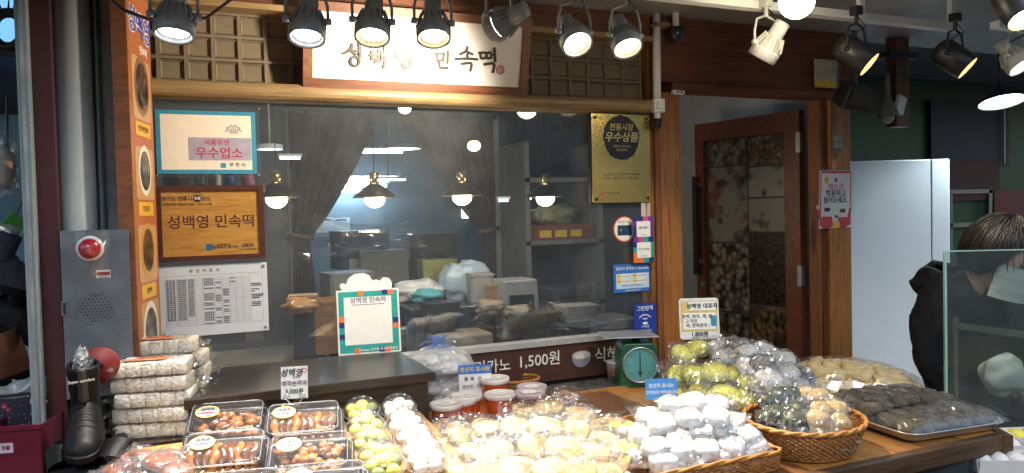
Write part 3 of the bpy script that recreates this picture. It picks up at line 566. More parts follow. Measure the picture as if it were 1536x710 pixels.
ST = -.0055
cs = card('card_sticker', 'round white payment card sticker with orange ring on the glass', 'sticker', 921, 326, 952, 362, ST, None)
x = cs['w'] / 2; plate('ring', ORANGE, cs, 0, 0, 0, 0, 0, .0005, poly=[(x * 1.06 * math.cos(R(a)), x * 1.06 * math.sin(R(a))) for a in range(0, 360, 12)]); plate('disc', PAPER, cs, 0, 0, 0, 0, .0006, .0005, poly=[(x * .96 * math.cos(R(a)), x * .96 * math.sin(R(a))) for a in range(0, 360, 12)])
plate('printed_card', plain('card_slate', '24405c', .4), cs, 0, -.005, x * 1.35, x * .85, .0012, .0005, .002); plate('chip', YELL, cs, -.018, -.004, .007, .006, .0018, .0004); text('전통시장 이용권', .0095, DGREY, cs, 0, x * .6, .0014)
ps = card('pay_sticker', 'tall multicoloured pay sticker with two white squares beside window frame', 'sticker', 950, 325, 980, 394, ST - .028, None)
W_, H_ = ps['w'], ps['h']; rg = random.Random(5)
for i in range(4):
    for j in range(9): plate('colour_block', rg.choice([NAVY, PURP, ORANGE, TEALG, plain('pink_print', 'c8487a', .5), NAVY]) if j > 3 else rg.choice([TEALG, TEALG, ORANGE, NAVY]), ps, -W_ / 2 + W_ * (i + .5) / 4, -H_ / 2 + H_ * (j + .5) / 9, W_ / 4, H_ / 9, 0, .0005)
for yy_, tt in ((.23, '제로페이'), (-.23, '온누리 모바일')):
    plate('white_square', PAPER, ps, .001, yy_ * H_, W_ * .68, H_ * .34, .0008, .0005, .002); text(tt, .014 if len(tt) < 5 else .0095, NAVY, ps, .001, yy_ * H_ + .004, .0015, bold=.01); text('zeropay', .008, NAVY, ps, .001, yy_ * H_ - .024, .0015)
hs = card('hotline_sticker', 'blue landscape hotline notice sticker with pale yellow table', 'sticker', 920, 396, 977, 438, ST - .008, SKYB, .0006)
W_, H_ = hs['w'], hs['h']; text('원산지·양곡표시 Hot-Line', .0155, WHITEINK, hs, 0, H_ * .34, .001, bold=.01); plate('table_field', PALEB, hs, 0, -H_ * .1, W_ * .86, H_ * .54, .0008, .0004)
for i in range(2):
    for j in range(2):
        plate('table_cell', YELL, hs, -W_ * .37 + j * W_ * .42, H_ * (.07 - .18 * i), W_ * .1, H_ * .15, .0014, .0004); plate('table_cell', PAPER, hs, -W_ * .2 + j * W_ * .42, H_ * (.07 - .18 * i), W_ * .22, H_ * .15, .0014, .0004); text('국립농산물품질', .0065, DGREY, hs, -W_ * .2 + j * W_ * .42, H_ * (.07 - .18 * i), .002); text('지원' if i else '본원', .007, DGREY, hs, -W_ * .37 + j * W_ * .42, H_ * (.07 - .18 * i), .002)
text('부정유통 신고전화 1588-8112', .009, NAVY, hs, 0, -H_ * .27, .0015); text('국립농산물품질관리원', .0085, WHITEINK, hs, 0, -H_ * .44, .0012)
gs = card('disinfection_sticker', 'dark blue arched disinfection certificate sticker behind the green scale', 'sticker', 951, 455, 984, 505, ST - .026, None)
W_, H_ = gs['w'], gs['h']; plate('board', plain('deep_blue_sticker', '23409a', .35), gs, 0, 0, W_, H_, 0, .0008, .02); text('그린방역', .023, WHITEINK, gs, 0, H_ * .34, .0012, bold=.01)
stroke([[(-.028, .012), (-.01, .022), (.012, .02), (.028, .01)]], .004, .0008, .0012).build('swoosh', WHITEINK, gs, world=False); text('Sejan', .012, WHITEINK, gs, 0, .006, .0012, shear=.2, bold=.01); plate('vehicle_mark', WHITEINK, gs, 0, -.014, .024, .010, .0008, .0005, .003); text('1670-1811', .0155, WHITEINK, gs, 0, -H_ * .33, .0012, bold=.01); text('소독필증', .011, WHITEINK, gs, 0, -H_ * .2, .0012)

mk = card('mask_poster', 'red bordered mask notice in a clear sleeve taped to door post', 'poster', 1229, 256, 1277, 342, -.056, PAPER, .001, tilt=R(2))
W_, H_ = mk['w'], mk['h']; RB = plain('poster_red', 'c8323c', .5)
for x_, y_, w_, h_ in ((0, H_ / 2 - .008, W_ * .94, .012), (-W_ / 2 + .007, 0, .007, H_ * .9), (W_ / 2 - .007, 0, .007, H_ * .9), (0, -H_ / 2 + .02, W_ * .94, .022)): plate('border', RB, mk, x_, y_, w_, h_, .001, .0005)
text('마스크', .036, RB, mk, 0, H_ * .21, .0016, bold=.02); text('착용하고', .036, INK, mk, 0, H_ * .095, .0016, bold=.02); text('들어오세요.', .034, INK, mk, 0, -H_ * .02, .0016, bold=.02, sx=.95)
b = MB(); b.lathe([(.017, .001), (.017, .0016)], 20, Matrix.Translation((-W_ * .29, H_ * .335, 0))); b.build('yellow_badge', YELL, mk, world=False); text('꼭', .018, DGREY, mk, -W_ * .29, H_ * .335, .0022, bold=.01); plate('siren_mark', RB, mk, .0, H_ * .335, .018, .022, .001, .0006, .006)
SKIN_ = plain('printed_skin', (.7, .5, .4), .6)
for x_, y_, s_, body in ((-.055, -.27, 1, RB), (.045, -.29, .95, RB), (.005, -.36, .62, YELL)):
    plate('printed_body', body, mk, x_, y_ * H_ - .035 * s_, .07 * s_, .055 * s_, .001 + .0004 * (s_ < .7), .0006, .012 * s_); plate('printed_head', SKIN_, mk, x_, y_ * H_ + .012 * s_, .036 * s_, .042 * s_, .0018 + .0004 * (s_ < .7), .0004, .015 * s_); plate('printed_hair', INK, mk, x_, y_ * H_ + .026 * s_, .038 * s_, .018 * s_, .0023 + .0004 * (s_ < .7), .0004, .007 * s_); plate('printed_mask', WHITEINK, mk, x_, y_ * H_ + .003 * s_, .03 * s_, .02 * s_, .0023 + .0004 * (s_ < .7), .0004, .005 * s_)
for x_, r_ in ((-.1, .35), (.088, -.25)): plate('printed_arm', RB, mk, x_, -.29 * H_, .016, .07, .0011, .0006, .006, rot=r_); plate('printed_hand', SKIN_, mk, x_ - math.sin(r_) * .045, -.29 * H_ + .045, .016, .02, .0018, .0004, .006)
sl = MB(); sl.grid(lambda u, v_: ((u - .5) * W_ * 1.12, (v_ - .5) * H_ * 1.06 + .004, .006 + .003 * noise.noise(Vector((u * 5, v_ * 7, 1)))), 14, 20); sl.build('clear_sleeve', film('poster_sleeve', (.98, .98, .98), .1, .03, .04), mk, True, world=False); plate('tape', plain('orange_tape', (.6, .2, .1), .3), mk, -.012, H_ / 2 + .025, .03, .045, -.002, .002)
cc = card('camera_notice', 'faded white and yellow CCTV notice plate on the door header', 'sign', 1221, 90, 1257, 132, -.064, plain('yellowed_plate', (.5, .49, .38), .4), .003, .008)
plate('yellow_strip', YELL, cc, 0, -cc['h'] * .38, cc['w'] * .94, cc['h'] * .2, .003, .0006); text('CCTV', .036, plain('faded_print', (.32, .32, .3), .6), cc, -cc['w'] * .2, .008, .0036, bold=.01, sx=.8); text('녹화중', .036, MATS['faded_print'], cc, cc['w'] * .26, .008, .0036, bold=.01, sx=.6)

# conduit, junction box, cables, sensors
a = PY(985, 52, -.07); t = thing('conduit', 'white electrical conduit with junction box running down the door post', 'conduit', (a.x, -.07, 1.9))
MB().tube([(a.x, -.07, 2.37), (a.x - .005, -.07, 1.98)], .017, 14).build('pipe', WHITEP, t, True); MB().tube([(a.x - .005, -.07, 1.98), (a.x - .006, -.07, 1.915)], .013, 14).build('pipe', WHITEP, t, True); MB().tube([(a.x - .006, -.07, 1.93), (a.x - .006, -.07, 1.895)], .019, 14).build('end_cap', BLACKP, t, True)
MB().box((a.x - .004, -.075, 1.985), (.052, .03, .058), .0).build('junction_box', WHITEP, t, bevel=.003); plate_ = MB(); plate_.box((a.x - .006, -.094, 1.985), (.028, .014, .03)); plate_.build('switch', WHITEP, t, bevel=.002)
MB().bb(a.x - .02, a.x + .05, -.10, -.05, 2.315, 2.33).build('bracket', W_LIGHT, t)
p = PY(1014, 58, -.10); t = thing('dome_camera', 'small dark dome camera under the canopy beside the conduit', 'camera', p)
MB().lathe([(.012, .05), (.035, .045), (.036, .02), (.03, .0), (.018, -.014), (0, -.018)], 18, Matrix.Translation(p)).build('dome', plain('blue_black_dome', (.02, .03, .045), .15), t, True); MB().lathe([(.014, .045), (.014, .16)], 12, Matrix.Translation(p)).build('mount', WHITEP, t)
p = PY(1017, 139, -.062); t = thing('door_sensor', 'tiny white door sensor under the header by the post', 'sensor', p); MB().box(p, (.06, .02, .018)).build('case', WHITEP, t, bevel=.003); MB().box(p + Vector((0, -.012, 0)), (.03, .006, .008)).build('magnet', STEEL, t)
p = PY(1254, 215, -.062); t = thing('power_cable', 'grey power cable with connector hanging down the right door post', 'cable', p)
MB().tube([PY(1262, 60, -.09), PY(1259, 100, -.075), PY(1254, 140, -.06), PY(1255, 175, -.06), PY(1250, 200, -.06), PY(1249, 225, -.06), PY(1256, 234, -.065)], .006, 8).build('cord', plain('grey_cord', (.09, .1, .1), .5), t, True)
for dz in (.02, -.012): MB().box(p + Vector((0, -.012, dz)), (.035, .024, .028)).build('connector', plain('grey_connector', (.2, .21, .21), .4), t, bevel=.003)
t = thing('overhead_wire', 'thin black wire sagging from banner post past the left spotlight', 'wire', PD(260, 30, 2.0))
MB().tube([PD(155, -10, 1.95), PD(185, 15, 1.95), PD(222, 29, 2.0), PD(270, 31, 2.12), PD(310, 27, 2.15), PD(335, 8, 2.15), PD(360, -10, 2.1)], .0045, 8).build('cord', BLACKP, t, True)
# projector-like box hanging by the door corner, old bulb lamp and hook on the neighbour side
p = PD(1282, 145, 3.3); t = thing('ceiling_speaker', 'dark boxy loudspeaker hung at the corner right of the doorway', 'speaker', p)
MB().box(p, (.14, .12, .10), (R(25), R(10), R(-20)), .85).build('cabinet', DARKMET, t, bevel=.01); MB().tube([p + Vector((0, 0, .05)), p + Vector((0, 0, .28))], .012, 8).build('bracket', DARKMET, t); MB().box(p + Vector((-.02, -.062, -.02)), (.10, .01, .065), (R(25), R(10), R(-20))).build('grille', plain('speaker_cloth', (.03, .03, .03), .9), t)
p = PD(1332, 160, 3.8); t = thing('clamp_lamp', 'unlit grey clamp lamp hanging from the post behind doorway', 'lamp', p)
MB().lathe([(.05, -.05), (.045, -.02), (.02, .03), (.012, .06), (.01, .16)], 18, Matrix.Translation(p), caps=False).build('shade', plain('dim_lamp_grey', (.16, .16, .18), .5), t, True); MB().blob(p + Vector((0, 0, -.05)), (.03, .03, .035), 12, 8, 0).build('bulb', plain('dead_bulb', (.3, .3, .3), .2), t, True)
a = PD(1346, 95, 3.85); t = thing('hanging_post', 'dark wooden post hanging from the stall ceiling with white clip', 'post', a)
MB().bb(a.x - .045, a.x + .045, a.y - .03, a.y + .03, a.z - .32, 2.62).build('upright', W_DOOR, t); MB().box(PD(1350, 158, 3.8), (.05, .02, .09), (0, R(20), 0)).build('clip', WHITEP, t); MB().bb(a.x - .1, a.x + .1, a.y - .04, a.y + .04, a.z + .02, a.z + .05).build('crossbar', DARKMET, t)

# ------------------------------------------------------------------ inside the shop
SHADE = plain('antique_brass_shade', (.10, .085, .06), .35, .7); BULB = emit('pendant_bulb', (1, .86, .62), 12)
for (px, py), lab in zip(((415, 297), (562, 297), (693, 294), (818, 296)), ('leftmost', 'second from left', 'third from left', 'rightmost')):
    p = PY(px, py, .42); t = thing('pendant_lamp', f'lit conical brass pendant lamp inside the window, {lab} of four', 'lamp', p, None, 'pendant lamps inside the window')
    MB().lathe([(.092, .0), (.09, .008), (.03, .055), (.02, .06)], 24, Matrix.Translation(p), caps=False).build('shade', SHADE, t, True); MB().lathe([(.02, .058), (.02, .105), (.006, .11)], 14, Matrix.Translation(p)).build('socket', plain('polished_brass', (.6, .46, .2), .25, .9), t, True)
    MB().blob(p + Vector((0, 0, -.006)), (.043, .043, .036), 16, 10, 0).build('bulb', BULB, t, True); MB().tube([p + Vector((0, 0, .1)), Vector((p.x, p.y, 2.6))], .0025, 6).build('cord', BLACKP, t)
    ld = bpy.data.lights.new('pendant_light', 'POINT'); ld.energy = 2.2; ld.color = WARM; ld.shadow_soft_size = .04; lo = bpy.data.objects.new('pendant_light', ld); col.objects.link(lo); lo.parent = t; lo.matrix_local = Matrix.Translation((0, 0, -.085))
p = PY(711, 219, 1.0); t = thing('pendant_lamp', 'small glowing yellow globe lamp high inside the window', 'lamp', p); MB().blob(p, (.036, .036, .03), 16, 10, 0).build('globe', emit('yellow_globe', (1, .86, .35), 3), t, True); MB().lathe([(.022, .025), (.012, .05), (.003, .055), (.003, 2.6 - p.z)], 12, Matrix.Translation(p)).build('socket', DARKMET, t)
p = PY(607, 162, .25); t = thing('downlight', 'bright round downlight just under the transom inside the window', 'lamp', p); MB().blob(p, (.026, .026, .024), 14, 9, 0).build('bulb', emit('downlight_bulb', (1, .95, .85), 14), t, True); MB().lathe([(.03, .02), (.03, .05), (.004, .055), (.004, 2.6 - p.z)], 14, Matrix.Translation(p), caps=False).build('socket', WHITEP, t)
TUBE = emit('fluorescent_tube', (.62, .85, 1.0), 15, True)
for k, (px, py, L, Y, lab) in enumerate(((553, 227, .55, 3.3, 'nearest tube light on the ceiling of the blue back room'), (530, 268, .8, 4.1, 'upper of the far tube lights in the blue back room'), (524, 279, .7, 4.35, 'middle of the far tube lights in the blue back room'), (516, 287, .55, 4.5, 'lower of the far tube lights in the blue back room'))):
    p = PY(px, py, Y); p.z = min(p.z, 2.56); t = thing('tube_light', lab, 'lamp', p, None, 'tube lights in the back room')
    MB().tube([p - Vector((L / 2, 0, 0)), p + Vector((L / 2, 0, 0))], .016, 10).build('tube', TUBE, t, True); MB().bb(p.x - L / 2 - .03, p.x + L / 2 + .03, p.y - .03, p.y + .03, p.z + .02, p.z + .05).build('housing', WHITEP, t); MB().bb(p.x - .02, p.x + .02, p.y - .02, p.y + .02, p.z + .05, 2.6).build('mount', WHITEP, t)
p = PY(601, 224, 2.7); t = thing('disc_light', 'round ceiling lamp inside the shop beside the near tube light', 'lamp', p); MB().lathe([(0, 0), (.14, .004), (.145, .02)], 28, Matrix.Translation(p), caps=False).build('lens', emit('disc_light_face', (.8, .93, 1), 2.2), t); MB().lathe([(.147, .0), (.147, .03), (.01, .05), (.01, 2.6 - p.z)], 28, Matrix.Translation(p), caps=False).build('housing', WHITEP, t)
p = PY(405, 224, .9); t = thing('disc_light', 'small round ceiling lamp inside the window right of hygiene sign', 'lamp', p); MB().lathe([(0, 0), (.055, .002)], 24, Matrix.Translation(p), caps=False).build('lens', emit('disc_light_face2', (.7, .95, 1), 4), t); MB().lathe([(.058, -.002), (.058, .02), (.003, .03), (.003, 2.6 - p.z)], 24, Matrix.Translation(p), caps=False).build('housing', WHITEP, t)
# partition frame with curtains dividing the front room from the blue back room
PART = plain('partition_grey_paint', (.10, .105, .11), .6, 0, .12, 5)
pt = thing('partition', 'grey partition wall with a wide curtained opening inside the shop', 'partition', (1, 1.6, 0))
YP = 1.6; xa, xb = PY(440, 300, YP).x, PY(742, 300, YP).x; ztop = PY(600, 200, YP).z
MB().bb(-.6, xa, YP, YP + .08, .012, 2.6).build('wall_panel', PART, pt); MB().bb(xb, 2.98, YP, YP + .08, .012, 2.6).build('wall_panel', PART, pt); MB().bb(xa, xb, YP + .001, YP + .079, ztop + .12, 2.6).build('wall_panel', PART, pt)
for x_ in (xa, xb): MB().bb(x_ - .03, x_ + .03, YP - .02, YP + .0, .012, ztop + .12).build('door_frame', plain('frame_grey', (.36, .36, .35), .5), pt)
CURT = plain('brown_curtain_cloth', (.055, .042, .035), .9, 0, .2, 20, .2, 200)
def curtain(label, edge, reach, zt, zk, side):
    """a drape hung from zt, gathered at height zk against the opening's edge"""
    o = thing('curtain', label, 'curtain', (edge, YP - .05, 0)); zb = .5; b = MB()
    def fn(u, v_):
        z = zt + (zb - zt) * v_; k = (zt - z) / (zt - zk)
        wd = reach * (1 - min(k, 1)) ** .8 + .09 + .05 * max(0, k - 1); wd = max(wd, .09)
        x = edge + side * wd * u; return (x, YP - .06 - .018 * math.sin(u * 40 + .8 * math.sin(v_ * 5)) * (1 if wd > .2 else .6), z)
    b.grid(fn, 56, 30); s_ = b.build('drape', CURT, o, True); s_.modifiers.new('thickness', 'SOLIDIFY').thickness = .004
    tb = MB(); tb.tube([(edge - side * .02, YP - .06, zk + .01), (edge + side * .05, YP - .10, zk), (edge + side * .11, YP - .06, zk - .01)], .014, 8); tb.build('tieback', plain('tieback_cloth', (.16, .11, .07), .9), o, True)
curtain('left brown curtain gathered aside in the inner doorway', PY(437, 300, YP - .06).x, .42, ztop + .1, PY(445, 355, YP).z, 1)
curtain('right brown curtain gathered aside in the inner doorway', PY(742, 300, YP - .06).x, .48, ztop + .1, PY(728, 345, YP).z, -1)
MB().tube([(xa, YP - .06, ztop + .1), (xb, YP - .06, ztop + .1)], .012, 8).build('curtain_rod', DARKMET, pt)

def lump(name, label, cat, p, r, mat, seed=0, knot=None, amp=.35, lab_extra=None, group=None):
    """a slack sack: crumpled, with a gathered top"""
    o = thing(name, label, cat, (p.x, p.y, p.z), None, group); b = MB(); b.blob((p.x, p.y, p.z + r[2] * .9), r, 26, 18, amp, 2.2, seed, .85); s_ = b.build('sack', mat, o, True)
    if knot: k = MB(); k.lathe([(.012, 0), (.02, .02), (.035, .05), (.04, .06)], 14, Matrix.Translation((p.x, p.y, p.z + r[2] * 1.75)), caps=False); k.build('tied_neck', knot, o, True)
    return o
def crate(name, label, cat, p, d, mat, mat2=None, yaw=0, group=None, lid=True):
    o = thing(name, label, cat, p, yaw, group); w_, dd, hh = d; t_ = .012
    for nm, c_, s_ in (('side', (-w_ / 2, 0, hh / 2), (t_, dd, hh)), ('side', (w_ / 2, 0, hh / 2), (t_, dd, hh)), ('front', (0, -dd / 2, hh / 2), (w_ - t_, t_, hh)), ('back', (0, dd / 2, hh / 2), (w_ - t_, t_, hh)), ('base', (0, 0, t_ / 2), (w_ - t_, dd - t_, t_))): MB().box(c_, s_).build(nm, mat, o, world=False)
    if lid: MB().box((0, 0, hh + t_ / 2), (w_ + .02, dd + .02, t_)).build('lid', mat2 or mat, o, world=False)
    return o
def worktable(label, x0, x1, y0, y1, z, top, leg):
    o = thing('work_table', label, 'table', ((x0 + x1) / 2, (y0 + y1) / 2, .012)); MB().bb(x0, x1, y0, y1, z - .035, z).build('top', top, o, bevel=.004)
    for x_ in (x0 + .04, x1 - .04):
        for y_ in (y0 + .04, y1 - .04): MB().bb(x_ - .02, x_ + .02, y_ - .02, y_ + .02, .012, z - .035).build('leg', leg, o)
    MB().bb(x0 + .06, x1 - .06, y0 + .06, y1 - .06, .25, .27).build('shelf', leg, o); return o
DTOP = plain('dark_slate_top', (.03, .04, .045), .18, 0, .2, 10)
worktable('dark glossy work table inside the shop strewn with bags', PY(600, 440, .75).x, PY(790, 440, .75).x, .55, 1.25, 1.12, DTOP, STEEL)
worktable('steel preparation table in the blue back room', 1.0, 2.1, 2.2, 3.0, 1.0, STEEL, STEEL)
worktable('low pale table inside the window behind the payment stand', .02, .55, .35, .95, .95, plain('pale_laminate', (.32, .3, .26), .4), DARKMET)
BAGW = plain('cloudy_white_plastic', (.55, .57, .6), .35, 0, .1, 30, .5, 40, sss=.1)
lump('plastic_sack', 'crumpled white sack on the dark table inside the shop', 'sack', Vector((PY(625, 420, .9).x, .9, 1.12)), (.13, .1, .055), BAGW, 1)
lump('plastic_sack', 'tall pale blue sack slumped on the right of dark table', 'sack', Vector((PY(697, 420, .85).x, .85, 1.12)), (.12, .09, .10), plain('pale_blue_plastic', (.35, .45, .55), .3, 0, .1, 30, .5, 40), 2)
gbag = thing('paper_bag', 'greenish gold paper bag standing inside the shop', 'bag', (PY(656, 425, 1.0).x, 1.0, 1.12)); b = MB(); b.box((0, 0, .1), (.17, .1, .2), 0, 1.1); b.build('body', plain('green_gold_paper', (.20, .2, .07), .35, .2, .2, 30, .5, 30), gbag, world=False)
for y_ in (-.03, .03): MB().tube([(-.04, y_, .2), (-.03, y_, .25), (.03, y_, .25), (.04, y_, .2)], .004, 6).build('handle', INK, gbag, True, world=False)
crate('wooden_crate', 'tan wooden crate on low table behind the window', 'crate', (PY(475, 440, .7).x, .7, .95), (.17, .2, .22), wood('crate_tan', '7a5230', '936a40', 'x', 1, .6, False))
crate('steel_bin', 'galvanised bin on the back room table', 'bin', (1.25, 2.5, 1.0), (.3, .3, .25), GALV); crate('carton', 'brown carton on the back room table', 'carton', (1.7, 2.6, 1.0), (.3, .3, .22), plain('kraft_card', (.3, .2, .11), .8), None, .2)
for k, (px, z_, Y, d, m_, lab) in enumerate(((770, .95, .6, (.2, .2, .28), plain('white_appliance', (.24, .25, .26), .35), 'white kitchen appliance right of the inner curtain'), (845, 1.0, .8, (.26, .25, .16), plain('dark_appliance', (.05, .05, .055), .3), 'dark appliance on the shelf under the rightmost pendant'), (690, .72, .45, (.26, .22, .3), plain('cream_machine', (.24, .22, .19), .4), 'cream receipt printer low behind the window'), (905, .85, .45, (.3, .25, .18), plain('grey_machine', (.2, .2, .21), .35), 'grey cash register behind the blue stickers'))):
    p = Vector((PY(px, 450, Y).x, Y, 0)); o = thing('appliance', lab, 'appliance', (p.x, p.y, .012)); MB().bb(p.x - d[0] / 2 - .03, p.x + d[0] / 2 + .03, Y - d[1] / 2, Y + d[1] / 2, .012, z_).build('stand', DARKMET, o); MB().box((p.x, Y, z_ + d[2] / 2), d, 0, .9).build('body', m_, o, bevel=.01)
    MB().box((p.x, Y - d[1] / 2 - .0, z_ + d[2] * .6), (d[0] * .6, .02, d[2] * .3)).build('panel', BLACKP, o); MB().box((p.x - d[0] * .2, Y - d[1] / 2 - .012, z_ + d[2] * .25), (d[0] * .2, .02, d[2] * .1)).build('button', YELL, o)
# shelf unit on the right behind the glass
xs0, xs1 = PY(785, 400, 1.2).x, PY(900, 400, 1.2).x; o = thing('shelf_unit', 'shelving with red box and yellow labels inside the window', 'shelf', ((xs0 + xs1) / 2, 1.3, .012))
for z_ in (.6, 1.0, 1.36, 1.72): MB().bb(xs0, xs1, 1.15, 1.5, z_, z_ + .025).build('shelf_board', plain('shelf_grey', (.2, .2, .2), .5), o)
for x_ in (xs0, xs1 - .03): MB().bb(x_, x_ + .03, 1.15, 1.5, .012, 1.95).build('upright', plain('shelf_grey', (.2, .2, .2), .5), o)
bxx = crate('storage_box', 'long red brown box with yellow labels on shelf', 'box', ((xs0 + xs1) / 2, 1.28, 1.386), (xs1 - xs0 - .1, .2, .075), plain('red_brown_box', (.22, .07, .04), .6))
for k in range(3): MB().box(((k - 1) * .1 - .02, -.108, .035), (.075, .004, .04)).build('label', YELL, bxx, world=False)
lump('plastic_sack', 'clear sack of greens on the upper shelf inside the window', 'sack', Vector(((xs0 + xs1) / 2, 1.3, 1.475)), (.14, .09, .06), plain('pale_green_plastic', (.22, .24, .12), .3, 0, .2, 25, .4, 40), 4)
rg = random.Random(9)
for k, (px, py, Y) in enumerate(((450, 470, .5), (640, 455, .62), (735, 470, .55), (775, 478, .5), (560, 500, .5))):
    p = PY(px, py, Y); lump('wrapped_bundle', ('small bundle on the low table near the wooden crate', 'teal cloth bundle on the dark table edge', 'cream wrapped bundle left of the cream bundle pile', 'cream bundle pile under the third pendant', 'dark bundle behind the payment stand')[k], 'bundle', p, (.07, .06, .035), [plain('bundle_amber', (.35, .2, .08), .3), plain('teal_cloth', (.05, .25, .3), .8), plain('bundle_cream', (.24, .2, .15), .5), plain('bundle_cream', (.24, .2, .15), .5), DARKMET][k], k + 5)
for k, (px, py, Y, d, m_, lab) in enumerate(((455, 455, .55, (.10, .08, .05), 'kraft', 'small kraft box left of the tan crate'), (520, 430, .9, (.2, .15, .12), 'grey', 'grey box behind the payment stand topper'), (660, 465, .5, (.14, .1, .05), 'dark', 'flat dark box under the dark table edge'), (720, 435, .7, (.10, .1, .14), 'white', 'white carton right of the pale blue sack'), (745, 445, .62, (.08, .06, .10), 'kraft', 'narrow kraft box beside the white carton'), (865, 470, .4, (.16, .12, .06), 'white', 'white paper tray beneath the blue stickers'), (800, 480, .42, (.2, .14, .05), 'dark', 'black tray in front of the kitchen appliance'), (575, 400, 2.3, (.3, .2, .2), 'white', 'white tub in the blue back room'), (650, 385, 2.3, (.25, .2, .3), 'grey', 'grey canister in the blue back room'), (540, 375, 2.6, (.35, .2, .25), 'blue', 'blue crate in the blue back room'))):
    p = PY(px, py, Y); mm_ = {'kraft': plain('kraft_card', (.3, .2, .11), .8), 'grey': plain('mid_grey_box', (.10, .11, .12), .5), 'dark': plain('dark_box', (.03, .03, .035), .35), 'white': plain('off_white_box', (.24, .25, .25), .5), 'blue': plain('blue_crate_plastic', (.06, .14, .3), .4)}[m_]
    crate('storage_box', lab, 'box', (p.x, p.y, p.z - d[2] / 2), d, mm_, None, rnd(-.2, .2)); st_ = thing('box_stand', 'stand beneath the ' + lab, 'stand', (p.x, p.y, .012)); MB().bb(p.x - d[0] * .4, p.x + d[0] * .4, p.y - d[1] * .4, p.y + d[1] * .4, .012, p.z - d[2] / 2 - .001).build('column', DARKMET, st_)
for k, (px, py) in enumerate(((487, 338), (512, 338))):
    p = PY(px, py, 4.5); o = thing('lit_square', ('left', 'right')[k] + ' white square standing in for a lit square on the blue back wall', 'sheet', p); MB().box(p, (.16, .006, .14)).build('sheet', PAPER, o); MB().box(p + Vector((0, -.005, .05)), (.1, .003, .012)).build('navy_bar', NAVY, o)  # plain white squares added in place of the small lit squares
p = PY(700, 320, 2.2); o = thing('exit_light', 'small glowing white square sign inside the shop right of the opening', 'light', p); MB().box(p, (.075, .03, .07)).build('face', emit('white_square_glow', (.8, .95, 1), 3), o, bevel=.01); MB().tube([p + Vector((0, 0, .03)), Vector((p.x, p.y, 2.6))], .006, 8).build('stem', DARKMET, o)
for k, (px, py, Y) in enumerate(((435, 237, 1.3), (582, 270, 2.5), (755, 301, 1.0), (790, 298, 1.3))):
    p = PY(px, py, Y); o = thing('strip_light', ('short strip light high left inside the window', 'short strip light in the middle of the back room', 'tiny strip light left of the shelving', 'tiny strip light above the shelving')[k], 'lamp', p); L = (.1, .25, .05, .05)[k]; MB().box(p, (L, .02, .012)).build('tube', emit('strip_glow', (.8, .95, 1), 5), o); MB().box(p + Vector((0, 0, .014)), (L + .02, .03, .014)).build('housing', WHITEP, o); MB().tube([p + Vector((0, 0, .02)), Vector((p.x, p.y, 2.6))], .003, 6).build('cord', BLACKP, o)
# wrinkled clear sheet hung behind the glass on the left
o = thing('plastic_sheet', 'wrinkled clear plastic sheet draped behind the left of the window', 'plastic sheet', (PY(500, 350, .2).x, .2, 1.5)); b = MB()
c0, c1, c2, c3 = PY(425, 300, .22), PY(610, 330, .3), PY(640, 370, .3), PY(430, 395, .2)
b.grid(lambda u, v_: tuple(c0.lerp(c1, u).lerp(c3.lerp(c2, u), v_) + Vector((0, .06 * noise.noise(Vector((u * 3, v_ * 3, 2))) + .012 * noise.noise(Vector((u * 9, v_ * 7, 5))), -.05 * math.sin(u * 3.1) * (1 - v_)))), 26, 14)
b.build('sheet', film('draped_sheet', (.97, .98, 1), .045, .02, .06, hazec=(.5, .55, .6)), o)
# little cards and jars on the ledge behind hygiene sign gap
for k, px in enumerate((255, 275, 300, 322, 345, 372)):
    p = PY(px, 275, .12); p.z = PY(px, 279, .12).z; o = thing('spice_jar', ('dark jar', 'cream packet', 'grey jar', 'white carton', 'blue jar', 'pink packet')[k] + ' in the gap between hygiene sign and wooden plaque', 'jar', p); MB().lathe([(.02, 0), (.022, .006), (.022, .035), (.014, .042)], 14, Matrix.Translation(p)).build('body', [DARKMET, CREAM, GALV, PAPER, NAVY, plain('pink_packet', (.3, .06, .14), .5)][k], o, True); MB().lathe([(.016, .042), (.016, .055)], 14, Matrix.Translation(p)).build('lid', [STEEL, REDINK, WHITEP, SKYB, STEEL, WHITEP][k], o)
a, b_ = PY(236, 279, .12), PY(396, 279, .12); o = thing('wall_shelf', 'thin shelf behind the window carrying small jars', 'shelf', (a.x, .12, a.z)); MB().bb(a.x, b_.x, .08, .2, a.z - .025, a.z - .003).build('board', W_LIGHT, o); MB().bb(a.x + .02, a.x + .05, .08, .2, a.z - .12, a.z - .025).build('bracket', STEEL, o); MB().bb(b_.x - .05, b_.x - .02, .08, .2, a.z - .12, a.z - .025).build('bracket', STEEL, o)

# ------------------------------------------------------------------ table, counter and display boards
TZ = .85
tb = thing('display_table', 'long plank display table in front of the shop, loaded with rice cakes', 'table', (1.2, -.7, 0))
fr_ = PZ(1504, 655, TZ); bk_ = PZ(1372, 583, TZ); YF, YB = -1.285, -.232
seams = [-.42, -.1, .2, .5, .79, 1.07, 1.33, PZ(911, 587, TZ).x, 1.85, 2.12]
def xr(y): return fr_.x + (bk_.x - fr_.x) * (y - fr_.y) / (bk_.y - fr_.y)
for i, (a, b) in enumerate(zip(seams, seams[1:] + [None])):
    if b is None: poly = [(a + .002, YF), (xr(YF), YF), (xr(YB), YB), (a + .002, YB)]
    else: poly = [(a + .002, YF), (b - .002, YF), (b - .002, YB), (a + .002, YB)]
    MB().prism(poly, TZ - .03, TZ + rnd(-.0015, .0015)).build('plank', W_TABLE[(0, 1, 2, 0, 2, 0, 1, 0, 2, 0)[i]], tb, bevel=.002)
MB().bb(-.42, xr(YF), YF - .035, YF - .002, TZ - .05, TZ + .004).build('edge_board', W_EDGE, tb, bevel=.004)
